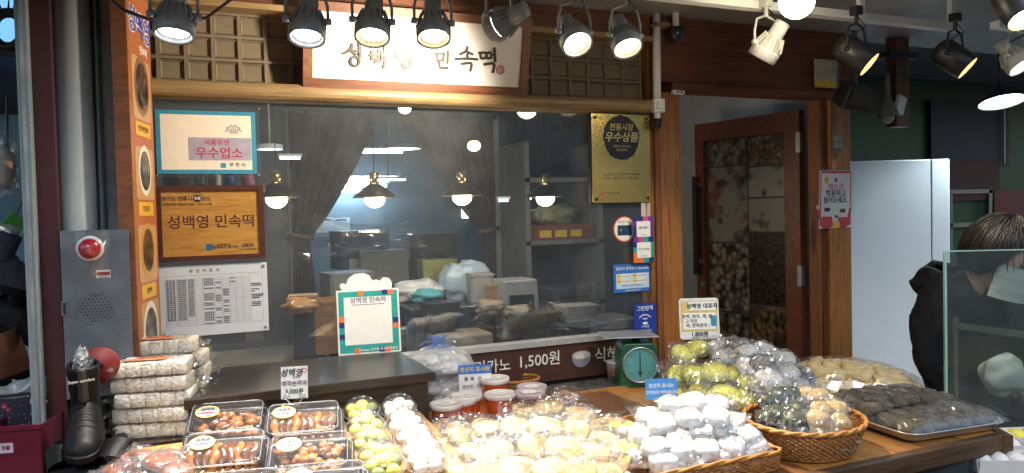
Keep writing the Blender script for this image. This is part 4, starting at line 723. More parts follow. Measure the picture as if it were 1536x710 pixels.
MB().bb(.80, 2.05, YB + .001, YB + .018, TZ - .03, TZ + .006).build('back_lip', W_TABLE[0], tb)
d_ = (bk_ - fr_).normalized(); nrm = Vector((d_.y, -d_.x, 0)); pe = [fr_ + nrm * .002, fr_ + nrm * .03, bk_ + nrm * .03, bk_ + nrm * .002]
MB().prism([(p.x, p.y) for p in pe], TZ - .05, TZ + .003).build('edge_board', W_EDGE, tb)
for x_, y_ in ((-.35, YF + .06), (1.1, YF + .06), (2.1, YF + .08), (-.35, YB - .05), (1.1, YB - .05), (2.3, YB - .05)): MB().bb(x_ - .03, x_ + .03, y_ - .03, y_ + .03, 0, TZ - .032).build('leg', W_DARK, tb)
MB().bb(-.3, 2.1, YF + .05, YF + .07, .2, TZ - .05).build('apron', W_DARK, tb)
cn = thing('dark_counter', 'dark walnut counter box under the window with glossy top', 'counter', (.4, -.25, .86))
MB().bb(.02, .755, -.485, -.034, 1.022, 1.052).build('top', W_DARK, cn, bevel=.003); MB().bb(.035, .735, -.465, -.04, .853, 1.022).build('body', wood('counter_side_walnut', '2a2019', '3b2d22', 'x', 1, .45, False), cn, bevel=.002)
MB().bb(.35, .37, -.47, -.463, .86, 1.02).build('batten', W_DARK, cn); MB().box((.33, -.467, 1.005), (.02, .008, .03)).build('latch', plain('tarnished_brass', (.2, .13, .05), .5, .6), cn)
# sloping display board in front of the counter and mustard tray
MUST = wood('mustard_board', 'b08a3c', 'c8a250', 'x', 1.2, .5, False)
def ramp(name, label, x0, x1, y0, z0, y1, z1, mat, t=.014):
    o = thing(name, label, 'board', ((x0 + x1) / 2, y1, TZ)); a = math.atan2(z0 - z1, y0 - y1); L = math.hypot(z0 - z1, y0 - y1)
    MB().box(((x0 + x1) / 2, (y0 + y1) / 2, (z0 + z1) / 2), (x1 - x0, L, t), (a, 0, 0)).build('board', mat, o, bevel=.002)
    for x_ in (x0 + .01, x1 - .01): MB().prism([(y1, TZ + .003), (y0, TZ + .003), (y0, z0 - .01), (y1, z1 - .01)], x_ - .006, x_ + .006, Matrix(((0, 0, 1, 0), (1, 0, 0, 0), (0, 1, 0, 0), (0, 0, 0, 1)))).build('side_support', mat, o)
    for k in range(1): MB().box(((x0 + x1) / 2, y1 - .006, z1 + .004), (x1 - x0, .012, .03)).build('front_lip', mat, o)
    return o
ramp('display_board', 'mustard yellow sloping display board under the honey cookie boxes', -.185, .36, -.40 if False else -.49, .93, -1.02, .875, MUST)
ramp('display_board', 'light wooden sloping display board under the domed cups', .385, .70, -.49, .925, -1.10, .868, W_TABLE[2])
def bz(x, y):
    """height of the display surface at a spot on the table"""
    if True:
        y = min(y, -.49)
        if -.2 < x < .37 and y > -1.02: return .937 + (.882 - .937) * (-.49 - y) / .53
        if .385 < x < .70 and y > -1.10: return .932 + (.875 - .932) * (-.49 - y) / .61
    return TZ + .002

# ------------------------------------------------------------------ films and cake materials
FILM = film('candy_film', (.99, .99, .99), .14, .022, .07, hazec=(.95, .95, .95)); FILM2 = film('cloudy_film', (.98, .98, .98), .14, .06, .09, hazec=(.95, .95, .96)); LIDF = film('clear_lid_plastic', (.975, .975, .97), .08, .015, .04)
def cake(name, c1, c2, scale=60, rough=.7, bump=.4, speck=None, sp=.63, coat=0, sss=.0):
    k = N(name); v = k.coords(); n = k.noise(v, scale, 5, .6); c_ = k.ramp(n, [(.35, c1), (.65, c2)])
    if speck: c_ = k.mix(k.ramp(k.noise(v, scale * 3.3, 3, .6), [(sp - .03, (0, 0, 0)), (sp + .03, (1, 1, 1))]), c_, speck)
    k.link(c_, k.b.inputs['Base Color']); k.b.inputs['Roughness'].default_value = rough; k.b.inputs['Coat Weight'].default_value = coat; k.b.inputs['Coat Roughness'].default_value = .08
    if sss: k.b.inputs['Subsurface Weight'].default_value = sss; k.b.inputs['Subsurface Radius'].default_value = (.012, .009, .006); k.b.inputs['Subsurface Scale'].default_value = .5
    k.bump(n, bump, .004); MATS[name] = k.m; return k.m
CK = cake('cream_cookie', (.48, .33, .13), (.64, .48, .24), 45, .75, .4, (.30, .26, .10), .70); MO = cake('white_rice_cake', (.70, .70, .69), (.77, .77, .75), 40, .6, .2, sss=.15)
YE = cake('yellow_rice_cake', (.74, .68, .06), (.84, .79, .2), 45, .6, .4, (.12, .2, .04), .60); GR = cake('grey_bean_rice_cake', (.55, .54, .5), (.74, .72, .68), 70, .7, .6, (.06, .06, .06), .60)
DG = cake('mugwort_rice_cake', (.02, .03, .012), (.045, .06, .02), 50, .45, .3); TA = cake('tan_bean_rice_cake', (.45, .30, .13), (.60, .43, .2), 70, .8, .7, (.3, .18, .07), .6); DK = cake('black_bean_rice_cake', (.05, .045, .042), (.11, .10, .095), 60, .5, .3)
BR = cake('brown_bean_roll', (.13, .11, .075), (.26, .215, .15), 130, .85, .9, (.06, .045, .035), .6)
def pack_proto(tag_, w_, l, h, cakes, mat, seed, fl=FILM, crum=.006, scribble=True, fin=.022):
    """meshes of one pillow pack: its cake, its crumpled film with sealed serrated ends, the printed name"""
    rg = random.Random(seed); off = Vector((seed * 2.3, seed * 1.1, seed * .7))
    def H(u, v_): return h * max(0, 1 - abs(u) ** 2.2) ** .6 * max(0, 1 - abs(v_) ** 1.8) ** .75
    def crumple(p, k=1): q = p * 46 + off; q2 = p * 120 + off; return p + Vector((noise.noise(q), noise.noise(q + Vector((9, 0, 0))), noise.noise(q + Vector((0, 9, 0))) * 1.1)) * crum * 1.3 * k + Vector((0, 0, noise.noise(q2))) * crum * .7 * k
    n = 15; b = MB()
    for sgn in (1, -1):
        def fn(a, c_, sgn=sgn):
            u, v_ = a * 2 - 1, c_ * 2 - 1; z = h * .32 + (H(u, v_) * .72 if sgn > 0 else -H(u, v_) * .30); return crumple(Vector((u * w_ / 2, v_ * l / 2, z)))
        b.grid(fn, n, n)
    for sgn in (-1, 1):
        bend = rg.uniform(-.3, .5)
        def fin_(a, c_, sgn=sgn, bend=bend):
            u = a * 2 - 1; zig = (.003 if int(a * n) % 2 else 0) if c_ > .9 else 0; return crumple(Vector((u * w_ / 2 * (1 + .05 * c_), sgn * (l / 2 + c_ * (fin + zig)), h * .32 + bend * c_ * fin)), .7)
        b.grid(fin_, n, 3)
    film_me = b.mesh('wrapper'); film_me.materials.append(fl); m = MB()
    for c_, r, pw in cakes: m.blob(c_, r, 18, 12, .10, 2.2, seed + rg.random(), pw)
    cm = m.mesh('rice_cake'); cm.materials.append(mat); cm.polygons.foreach_set('use_smooth', [True] * len(cm.polygons)); out = {'cake': cm, 'film': film_me, 'text': None}
    if scribble:
        t = text_mesh('성백영', .021, .012, .25, 'CENTER', 1, .0, .85).copy(); a = rg.uniform(-.25, .25); ox, oy = rg.uniform(-.01, .01), rg.uniform(.005, l * .22)
        for v_ in t.vertices:
            x, y = v_.co.x * math.cos(a) - v_.co.y * math.sin(a) + ox, v_.co.x * math.sin(a) + v_.co.y * math.cos(a) + oy
            v_.co = Vector((x, y, h * 1.04 + .006 - h * .25 * ((2 * x / w_) ** 2 + (2 * y / l) ** 2)))
        t.materials.clear(); t.materials.append(INK); out['text'] = t
    return out
def put_pack(pr, name, label, cat, group, p, yaw, tilt=0, lean=0, part='rice_cake', s=1.0):
    o = thing(name, label, cat, p, Matrix.Rotation(yaw, 3, 'Z') @ Matrix.Rotation(tilt, 3, 'X') @ Matrix.Rotation(lean, 3, 'Y'), group); o.scale = (s, s, s)
    link(part, pr['cake'], None, o); link('wrapper', pr['film'], None, o)
    if pr['text']: link('lettering', pr['text'], None, o)
    return o
rg = random.Random(21)
ORDW = ('first', 'second', 'third', 'fourth', 'fifth', 'sixth', 'seventh')
def rowlab(i, rows, what, where):
    names_ = ('rear', 'second', 'third', 'fourth', 'front') if len(rows) == 5 else ('rear', 'second', 'third', 'front') if len(rows) == 4 else ('rear', 'middle', 'front')
    for k, n_ in enumerate(rows):
        if i < n_: return f'{what}, {ORDW[i]} from left in the {names_[k]} row {where}'
        i -= n_
    return f'{what} at the left fringe {where}'
# ---- cream cookies heap
P_CK = [pack_proto('ck', .115, .125, .05, [((0, -.005, .021), (.047 + .003 * (k % 2), .045, .016), .8)] if k != 2 else [((0, -.012, .016), (.042, .04, .013), .8), ((.004, .0, .036), (.038, .036, .013), .8)], CK, 30 + k) for k in range(5)]
LK = 'cream cookie in film lying at the bottom of the front heap'
heap = [(690, 646, .90), (728, 640, .91), (782, 622, .93), (825, 612, .95), (868, 622, .94), (905, 640, .92), (690, 655, .91), (730, 650, .94), (775, 640, .97), (818, 640, .98), (862, 645, .97), (900, 662, .93), (705, 685, .92), (748, 678, .95), (798, 668, .985), (842, 672, .985), (885, 682, .95), (920, 690, .91), (690, 705, .90), (732, 705, .94), (778, 702, .96), (825, 705, .965), (870, 708, .95), (905, 712, .92), (665, 640, .885), (668, 672, .89)]
for i, (px, py, z) in enumerate(heap):
    p = PZ(px, py, z); put_pack(P_CK[i % 5], 'wrapped_cookie', rowlab(i, (6, 6, 6, 6), 'cream cookie in film', 'of the front heap'), 'wrapped cookie', 'cream cookies heaped at the front centre', p - Vector((0, 0, .02)), YAW * -1 + rg.uniform(-.55, .55), R(28) + rg.uniform(-.3, .3), rg.uniform(-.25, .25), 'cookie')
for i in range(16):   # the hidden lower layer that carries the heap
    p = Vector((.70 + .115 * (i % 4) + rg.uniform(-.015, .015), -.66 - .125 * (i // 4), TZ + .004)); put_pack(P_CK[i % 5], 'wrapped_cookie', LK, 'wrapped cookie', 'cream cookies heaped at the front centre', p, rg.uniform(-.5, .5), R(6), 0, 'cookie')
# ---- baskets
CANE = N('woven_cane'); v = CANE.coords(); CANE.link(CANE.ramp(CANE.noise(v, 90, 3, .6), [(.3, hexc('6a3f1c')), (.55, hexc('96622c')), (.75, hexc('b98645'))]), CANE.b.inputs['Base Color']); CANE.b.inputs['Roughness'].default_value = .5; CANE = CANE.m
CANER = plain('cane_rim', 'a87436', .5, 0, .25, 60, .3, 120)
def weave(path_fn, z0, z1, rows, parent, name='woven_wall', n=180, r=.0035):
    """rows of strands that pass in and out of upright stakes"""
    b = MB()
    for j in range(rows):
        f = j / (rows - 1); z = z0 + (z1 - z0) * f; pts = []
        for i in range(n):
            p, nn = path_fn(i / n, f); k = math.sin(i * math.pi / 2 + (math.pi if j % 2 else 0)); pts.append(Vector((p[0] + nn[0] * .0022 * k, p[1] + nn[1] * .0022 * k, z)))
        b.tube(pts, (z1 - z0) / rows * .56, 5, True)
    return tag(b.build(name, CANE, parent, True), kind='stuff')
def oval_path(cx, cy_, rx0, ry0, rx1, ry1, yaw=0):
    def fn(u, f):
        a = 2 * math.pi * u; rx, ry = rx0 + (rx1 - rx0) * f, ry0 + (ry1 - ry0) * f; x, y = rx * math.cos(a), ry * math.sin(a); nx_, ny_ = math.cos(a), math.sin(a); c_, s_ = math.cos(yaw), math.sin(yaw)
        return (cx + x * c_ - y * s_, cy_ + x * s_ + y * c_), (nx_ * c_ - ny_ * s_, nx_ * s_ + ny_ * c_)
    return fn
def rect_path(cx, cy_, w_, d, r, fl=.01):
    def fn(u, f):
        P = rrect(w_ + fl * f, d + fl * f, r, 4); P = [Vector(q) for q in P]; L = [(P[(i + 1) % len(P)] - P[i]).length for i in range(len(P))]; s = u * sum(L); i = 0
        while s > L[i] and i < len(L) - 1: s -= L[i]; i += 1
        a, b = P[i], P[(i + 1) % len(P)]; q = a.lerp(b, s / L[i]); t = (b - a).normalized(); return (cx + q.x, cy_ + q.y), (t.y, -t.x)
    return fn
def basket(label, fn, z0, z1, rows, n, rim_r, base):
    c0 = fn(0, 0)[0]; c1 = fn(.5, 0)[0]; o = thing('basket', label, 'basket', ((c0[0] + c1[0]) / 2, (c0[1] + c1[1]) / 2, z0)); weave(fn, z0 + .004, z1, rows, o, n=n)
    rim = []; rim2 = []
    for i in range(90):
        p, nn = fn(i / 90, 1.0); a = i * .9; rim.append((p[0] + nn[0] * .003 * math.cos(a), p[1] + nn[1] * .003 * math.cos(a), z1 + .004 + .003 * math.sin(a))); rim2.append((p[0] - nn[0] * .003 * math.cos(a), p[1] - nn[1] * .003 * math.cos(a), z1 + .004 - .003 * math.sin(a)))
    MB().tube(rim, rim_r, 7, True).build('rim', CANER, o, True); MB().tube(rim2, rim_r, 7, True).build('rim', CANER, o, True)
    MB().prism([fn(i / 40, .05)[0] for i in range(40)], z0, z0 + .006).build('base', CANE, o); return o
RBX = (1.0, 1.46, -1.25, -.77)
basket('rectangular woven tray basket holding white rice cakes', rect_path((RBX[0] + RBX[1]) / 2, (RBX[2] + RBX[3]) / 2, RBX[1] - RBX[0] - .01, RBX[3] - RBX[2] - .01, .02), TZ + .003, .90, 8, 240, .0045, None)
FB = Vector((1.65, -1.125, TZ + .004)); basket('round woven basket of dark green and tan rice cakes at the front', oval_path(FB.x, FB.y, .135, .145, .165, .185, R(-50)), FB.z, .935, 13, 200, .0055, None)
bbp = PZ(1105, 600, .90); BB = Vector((bbp.x + .03, bbp.y + .03, TZ + .004)); basket('brown woven basket of yellow and grey rice cakes at the back', oval_path(BB.x, BB.y, .17, .13, .205, .155, R(-35)), BB.z, .905, 8, 200, .005, None)
sbp = PZ(765, 575, .90); basket('small shallow woven basket behind the orange tubs', oval_path(sbp.x + .06, sbp.y + .06, .07, .055, .085, .065), TZ + .003, .895, 6, 120, .004, None)
# ---- white rice cakes
P_MO = [pack_proto('mo', .098, .10, .062, [((0, 0, .028), (.043, .037, .026), .58)], MO, 50 + k, FILM2 if k % 2 else FILM, .006) for k in range(5)]
LM = 'white rice cake in film on the floor of the rectangular basket'
whites = [(970, 622, .99), (1004, 606, 1.0), (1040, 600, 1.01), (1072, 604, 1.0), (962, 648, .955), (992, 632, .985), (1032, 626, .99), (1072, 622, .99), (1098, 630, .965), (985, 668, .94), (1015, 656, .95), (1052, 648, .955), (1086, 646, .95), (1118, 650, .94), (1004, 694, .915), (1038, 682, .93), (1072, 676, .93), (1106, 670, .925), (1138, 662, .92), (1028, 706, .90), (1066, 702, .90), (1102, 694, .90), (1134, 684, .90)]
for i, (px, py, z) in enumerate(whites):
    p = PZ(px, py, z); p.x = min(RBX[1] - .05, p.x); p.y = max(RBX[2] + .065, p.y); put_pack(P_MO[i % 5], 'wrapped_rice_cake', rowlab(i, (4, 5, 5, 5, 4), 'white rice cake', 'of the basket'), 'rice cake', 'white rice cakes in the rectangular basket', p - Vector((0, 0, .03)), -YAW + rg.uniform(-.5, .5), R(14) + rg.uniform(-.25, .25), rg.uniform(-.2, .2), s=.86)
for i in range(12):
    p = Vector((1.19 + .09 * (i % 3), -1.18 + .105 * (i // 3), TZ + .014)); put_pack(P_MO[i % 5], 'wrapped_rice_cake', LM, 'rice cake', 'white rice cakes in the rectangular basket', p, rg.uniform(-.3, .3), s=.9)
# ---- packs of coloured balls left of the white cakes
BALLM = [cake('ball_yellow', (.66, .58, .06), (.74, .66, .14), 40, .5, .15), cake('ball_green', (.13, .16, .05), (.22, .25, .08), 60, .7, .4), cake('ball_pink', (.72, .5, .42), (.78, .6, .5), 40, .6, .15), cake('ball_white', (.78, .76, .7), (.84, .82, .76), 40, .6, .15), cake('ball_brown', (.3, .18, .1), (.4, .25, .14), 40, .6, .2)]
for k, (px, py, z) in enumerate(((925, 655, .90), (948, 690, .895), (915, 650, .885), (965, 668, .88))):
    p = PZ(px, py, z); o = thing('ball_cake_pack', ('film pack of yellow and pink rice balls left of the white cakes', 'front film pack of yellow and green rice balls left of the white cakes', 'rear film pack of green rice balls in the rectangular basket', 'film pack of pale rice balls against the white cakes')[k], 'rice ball pack', p, YAW * -1 + rg.uniform(-.4, .4)); pr = pack_proto('bp', .13, .15, .05, [], MO, 70 + k, FILM, .006, False)
    for j in range(6):
        a = 2 * math.pi * j / 5; r_ = .036 if j else 0; MB().blob((r_ * math.cos(a), r_ * math.sin(a) * 1.2, .024), .0195, 14, 10, .05, 2, j + k).build('rice_ball', BALLM[(k + j * 2) % 5 if k != 1 else (0, 1, 0, 0, 3, 2)[j]], o, True, world=False)
    link('wrapper', pr['film'], None, o)
# ---- yellow and grey cakes in the back basket
P_YE = [pack_proto('ye', .115, .125, .06, [((0, 0, .028), (.045, .038, .026), .75)], YE, 80 + k, FILM, .007, k < 2) for k in range(4)]; P_GR = [pack_proto('gr', .115, .125, .065, [((0, 0, .03), (.044, .040, .027), .7)], GR if k != 1 else DK, 90 + k, FILM2 if k % 2 else FILM, .008, False) for k in range(4)]
for i, (px, py, z) in enumerate(((1022, 530, 1.035), (1046, 522, 1.05), (1016, 560, .99), (1042, 560, 1.0), (1072, 556, 1.01), (1102, 560, 1.0), (1126, 572, .985), (1050, 585, .95), (1086, 590, .95), (1030, 590, .935), (1110, 596, .94))):
    put_pack(P_YE[i % 4], 'wrapped_rice_cake', rowlab(i, (2, 5, 4), 'yellow rice cake', 'of the back basket'), 'rice cake', 'yellow rice cakes in the back basket', PZ(px, py, z) - Vector((0, 0, .03)), -YAW + rg.uniform(-.6, .6), R(25) + rg.uniform(-.3, .3), rg.uniform(-.3, .3))
for i, (px, py, z) in enumerate(((1075, 522, 1.05), (1100, 520, 1.06), (1120, 530, 1.05), (1140, 526, 1.05), (1115, 548, 1.03), (1145, 545, 1.04), (1172, 540, 1.03), (1150, 568, 1.0), (1178, 560, 1.0), (1196, 565, .985), (1165, 580, .97), (1195, 580, .96), (1090, 535, 1.03))):
    put_pack(P_GR[i % 4], 'wrapped_rice_cake', rowlab(i, (4, 3, 5), 'grey bean rice cake', 'of the back basket'), 'rice cake', 'grey rice cakes in the back basket', PZ(px, py, z) - Vector((0, 0, .03)), -YAW + rg.uniform(-.6, .6), R(25) + rg.uniform(-.3, .3), rg.uniform(-.3, .3))
for i in range(10):
    a = i * 2.4; r_ = .05 + .09 * (i / 10); put_pack((P_YE if i % 2 else P_GR)[i % 4], 'wrapped_rice_cake', 'yellow rice cake buried deep in the back basket' if i % 2 else 'grey bean rice cake buried deep in the back basket', 'rice cake', 'yellow rice cakes in the back basket' if i % 2 else 'grey rice cakes in the back basket', BB + Vector((r_ * math.cos(a), r_ * .7 * math.sin(a), .012 + .045 * (i % 3))), a)
# ---- dark green and tan cakes in the front basket
def inside(p, c_, r):
    d = Vector((p.x - c_.x, p.y - c_.y, 0)); return p if d.length < r else Vector((c_.x + d.x / d.length * r, c_.y + d.y / d.length * r, p.z))
P_DG = [pack_proto('dg', .095, .105, .055, [((0, 0, .026), (.037, .032, .024), .75)], DG, 110 + k, FILM, .007, False) for k in range(3)]; P_TA = [pack_proto('ta', .095, .105, .06, [((0, 0, .028), (.038, .034, .025), .75)], TA, 120 + k, FILM2 if k == 1 else FILM, .007, False) for k in range(3)]
for i, (px, py, z, kd) in enumerate(((1140, 597, .985, 0), (1168, 590, .995, 0), (1185, 588, .99, 0), (1133, 625, .95, 0), (1158, 622, .965, 0), (1186, 630, .965, 0), (1200, 612, .98, 0), (1180, 648, .945, 0), (1205, 650, .94, 0), (1212, 590, .985, 1), (1240, 588, .985, 1), (1225, 612, .98, 1), (1255, 612, .97, 1), (1232, 632, .965, 1), (1268, 632, .955, 1), (1245, 655, .94, 1), (1275, 652, .935, 1), (1258, 598, .97, 1))):
    nm = 'dark green' if kd == 0 else 'tan'; put_pack((P_DG, P_TA)[kd][i % 3], 'wrapped_rice_cake', rowlab(i - 9 * kd, (3, 4, 2) if kd == 0 else (2, 2, 5), f'{nm} rice cake', 'of the front round basket'), 'rice cake', f'{nm} rice cakes in the front basket', inside(PZ(px, py, z), FB, .10) - Vector((0, 0, .026)), -YAW + rg.uniform(-.7, .7), R(25) + rg.uniform(-.3, .3), rg.uniform(-.3, .3), s=.84)
for i in range(8):
    a = i * 2.4; r_ = .02 + .07 * (i / 8); kd = 0 if math.cos(a) < .2 else 1; nm = 'dark green' if kd == 0 else 'tan'; put_pack((P_DG, P_TA)[kd][i % 3], 'wrapped_rice_cake', f'{nm} rice cake buried deep in the front round basket', 'rice cake', f'{nm} rice cakes in the front basket', FB + Vector((r_ * math.cos(a), r_ * math.sin(a), .012 + .04 * (i % 2))), a)
# ---- big bag of broken cookies
c_ = (PZ(1205, 588, .87) + PZ(1362, 587, .87)) / 2 + Vector((.02, .05, 0)); c_.z = TZ + .004; o = thing('cookie_bag', 'big clear bag of pale yellow cookie chunks beside the grey cakes', 'cookie bag', c_)
BC = cake('yellow_cookie_chunk', (.72, .54, .24), (.84, .68, .36), 60, .8, .5); ax = Vector((.75, -.66, 0)).normalized(); ay = Vector((.66, .75, 0)); bl_, bw_, bh_ = .235, .13, .10
def bagH(u, v_): return bh_ * max(0, 1 - abs(u) ** 2.6) ** .6 * max(0, 1 - abs(v_) ** 2.6) ** .6 * (1.08 - .18 * u)
cms = [MB().blob((0, 0, 0), (.036, .026, .017), 12, 8, .22, 2, k, .55).mesh('cookie_chunk') for k in range(5)]
for me in cms: me.materials.append(BC); me.polygons.foreach_set('use_smooth', [True] * len(me.polygons))
k = 0
for lay in (1, .72):
    for i in range(9):
        for j in range(6):
            u, v_ = (i - 4) / 4.3 + rg.uniform(-.06, .06), (j - 2.5) / 2.9 + rg.uniform(-.06, .06); hh = bagH(u, v_)
            if hh < .012 or lay < 1 and hh < .05: continue
            q = ax * u * bl_ + ay * v_ * bw_ + Vector((0, 0, hh * lay - .012)); link('cookie_chunk', cms[k % 5], None, o, M=Matrix.Translation(q) @ Euler((rg.uniform(-.5, .5), rg.uniform(-.5, .5), rg.uniform(0, 3))).to_matrix().to_4x4()); k += 1
b = MB(); b.grid(lambda a, c2: tuple(ax * (a * 2 - 1) * bl_ * 1.12 + ay * (c2 * 2 - 1) * bw_ * 1.15 + Vector((0, 0, bagH((a * 2 - 1) * .96, (c2 * 2 - 1) * .96) * 1.05 + .012 + .010 * noise.noise(Vector((a * 11, c2 * 8, 3)))))), 30, 20); b.build('bag_film', FILM, o, world=False)
# ---- steel tray of brown rolls under film
tc = [PZ(1333, 668, .865), PZ(1488, 648, .865), PZ(1356, 590, .875), PZ(1280, 602, .875)]; tc = [Vector((q.x, q.y, 0)) for q in tc]; cen = sum(tc, Vector()) / 4
o = thing('steel_tray', 'steel tray of dark brown bean rolls under cling film', 'tray', (cen.x, cen.y, TZ + .004)); tc = [Vector(tuple(t)) for t in tc]
# square it up
ux = ((tc[1] - tc[0]) + (tc[2] - tc[3])).normalized(); uy = Vector((-ux.y, ux.x, 0)); tw = .385; td = .40
def tray_ring(w_, d, z, r): return [cen + ux * x + uy * y + Vector((0, 0, TZ + .004 + z)) for x, y in rrect(w_, d, r, 5)]
rings = [tray_ring(tw - .05, td - .05, 0, .03), tray_ring(tw - .03, td - .03, .006, .04), tray_ring(tw - .01, td - .01, .026, .045), tray_ring(tw + .006, td + .006, .03, .05), tray_ring(tw + .004, td + .004, .025, .05), tray_ring(tw - .016, td - .016, .022, .042), tray_ring(tw - .036, td - .036, .008, .038)]
m = len(rings[0]); b = MB(); b.add([p for r_ in rings for p in r_], [(k * m + i, k * m + (i + 1) % m, (k + 1) * m + (i + 1) % m, (k + 1) * m + i) for k in range(len(rings) - 1) for i in range(m)] + [tuple(range(m))[::-1], tuple(range((len(rings) - 1) * m, len(rings) * m))]); b.build('pan', plain('tray_aluminium', (.62, .6, .56), .35, .6, .12, 14), o, True)
rms = [MB().blob((0, 0, 0), (.0262, .041, .019), 16, 11, .22, 2.4, 40 + k, .75).mesh('bean_roll') for k in range(5)]
for me in rms: me.materials.append(BR); me.polygons.foreach_set('use_smooth', [True] * len(me.polygons))
for i in range(7):
    for j in range(5):
        q = cen + ux * ((i - 3) * .050 + rg.uniform(-.004, .004)) + uy * ((j - 2) * .072 + rg.uniform(-.005, .005)) + Vector((0, 0, TZ + .036 + .016 * (1 - ((i - 3) / 3.5) ** 2) * (1 - ((j - 2) / 2.6) ** 2) + .02 * (j > 1))); link('bean_roll', rms[(i * 3 + j) % 5], None, o, M=WM[o.name].inverted() @ Matrix.Translation(q) @ Euler((rg.uniform(-.2, .2), rg.uniform(-.15, .15), math.atan2(ux.y, ux.x) + rg.uniform(-.2, .2))).to_matrix().to_4x4())
b = MB(); b.grid(lambda a, c2: tuple(cen + ux * (a - .5) * (tw + .004) + uy * (c2 - .5) * (td + .004) + Vector((0, 0, TZ + .034 + .052 * (max(0, 1 - abs(a * 2 - 1) ** 3.5) * max(0, 1 - abs(c2 * 2 - 1) ** 3.5)) ** .55 + .014 * c2 * (1 - abs(a * 2 - 1) ** 4) * (1 - c2 ** 6) + .0065 * noise.noise(Vector((a * 9 + c2 * 5, c2 * 6 - a * 3, 7)))))), 34, 34); b.build('cling_film', film('cling_film', (.98, .985, .99), .13, .012, .035), o, False)
# ---- white card boxes at the lower right
LW = thing('lower_shelf', 'low dark shelf in front of the table at the lower right', 'shelf', (2.3, -1.5, 0)); MB().bb(1.75, 2.9, -1.9, -1.34, .735, .755).build('board', W_DARK, LW); 
for x_ in (1.8, 2.85): MB().bb(x_ - .02, x_ + .02, -1.88, -1.84, 0, .735).build('leg', W_DARK, LW); MB().bb(x_ - .02, x_ + .02, -1.40, -1.36, 0, .735).build('leg', W_DARK, LW)
CARD = plain('white_card', (.72, .71, .68), .6, 0, .04, 20)
def cake_box(label, p, yaw, cols_, mats, w_=.20, d=.085, hh=.042):
    o = thing('cake_box', label, 'box', p, yaw, 'open card boxes at the lower right')
    MB().box((0, 0, .0015), (w_, d, .003)).build('base', CARD, o, world=False)
    for nm, c2, s2, rt in (('flap', (0, -d / 2 - .003, hh / 2), (w_, .002, hh), (R(8), 0, 0)), ('flap', (0, d / 2 + .003, hh / 2), (w_, .002, hh), (R(-8), 0, 0)), ('flap', (-w_ / 2 - .003, 0, hh / 2), (.002, d, hh), (0, R(-8), 0)), ('flap', (w_ / 2 + .003, 0, hh / 2), (.002, d, hh), (0, R(8), 0))): MB().box(c2, s2, rt).build(nm, CARD, o, world=False)
    for i in range(cols_): MB().blob(((i + .5 - cols_ / 2) * w_ / cols_ * .96, 0, .030), (w_ / cols_ * .49, d * .47, .021), 16, 11, .05, 2, i).build('rice_cake', mats[i % len(mats)], o, True, world=False)
    return o
cake_box('open white box of round white rice cakes under the table corner', PZ(1480, 682, .757), R(-28), 4, [MO]); cake_box('second open white box of white rice cakes nearest the corner', PZ(1510, 704, .757), R(-28), 4, [MO]); cake_box('open box of yellow and white cakes at the right edge', PZ(1528, 668, .757), R(-20), 3, [BALLM[3], BALLM[0], BALLM[1]], .17, .1)
blk = thing('snack_carton', 'dark printed carton edge below the table front', 'carton', PZ(1385, 706, .757)); MB().box((0, 0, .03), (.2, .12, .06), R(-20)).build('body', plain('dark_carton', (.03, .04, .04), .3), blk, world=False, bevel=.003); MB().box((0, -.0, .061), (.12, .05, .001), R(-20)).build('label', GREYP, blk, world=False)

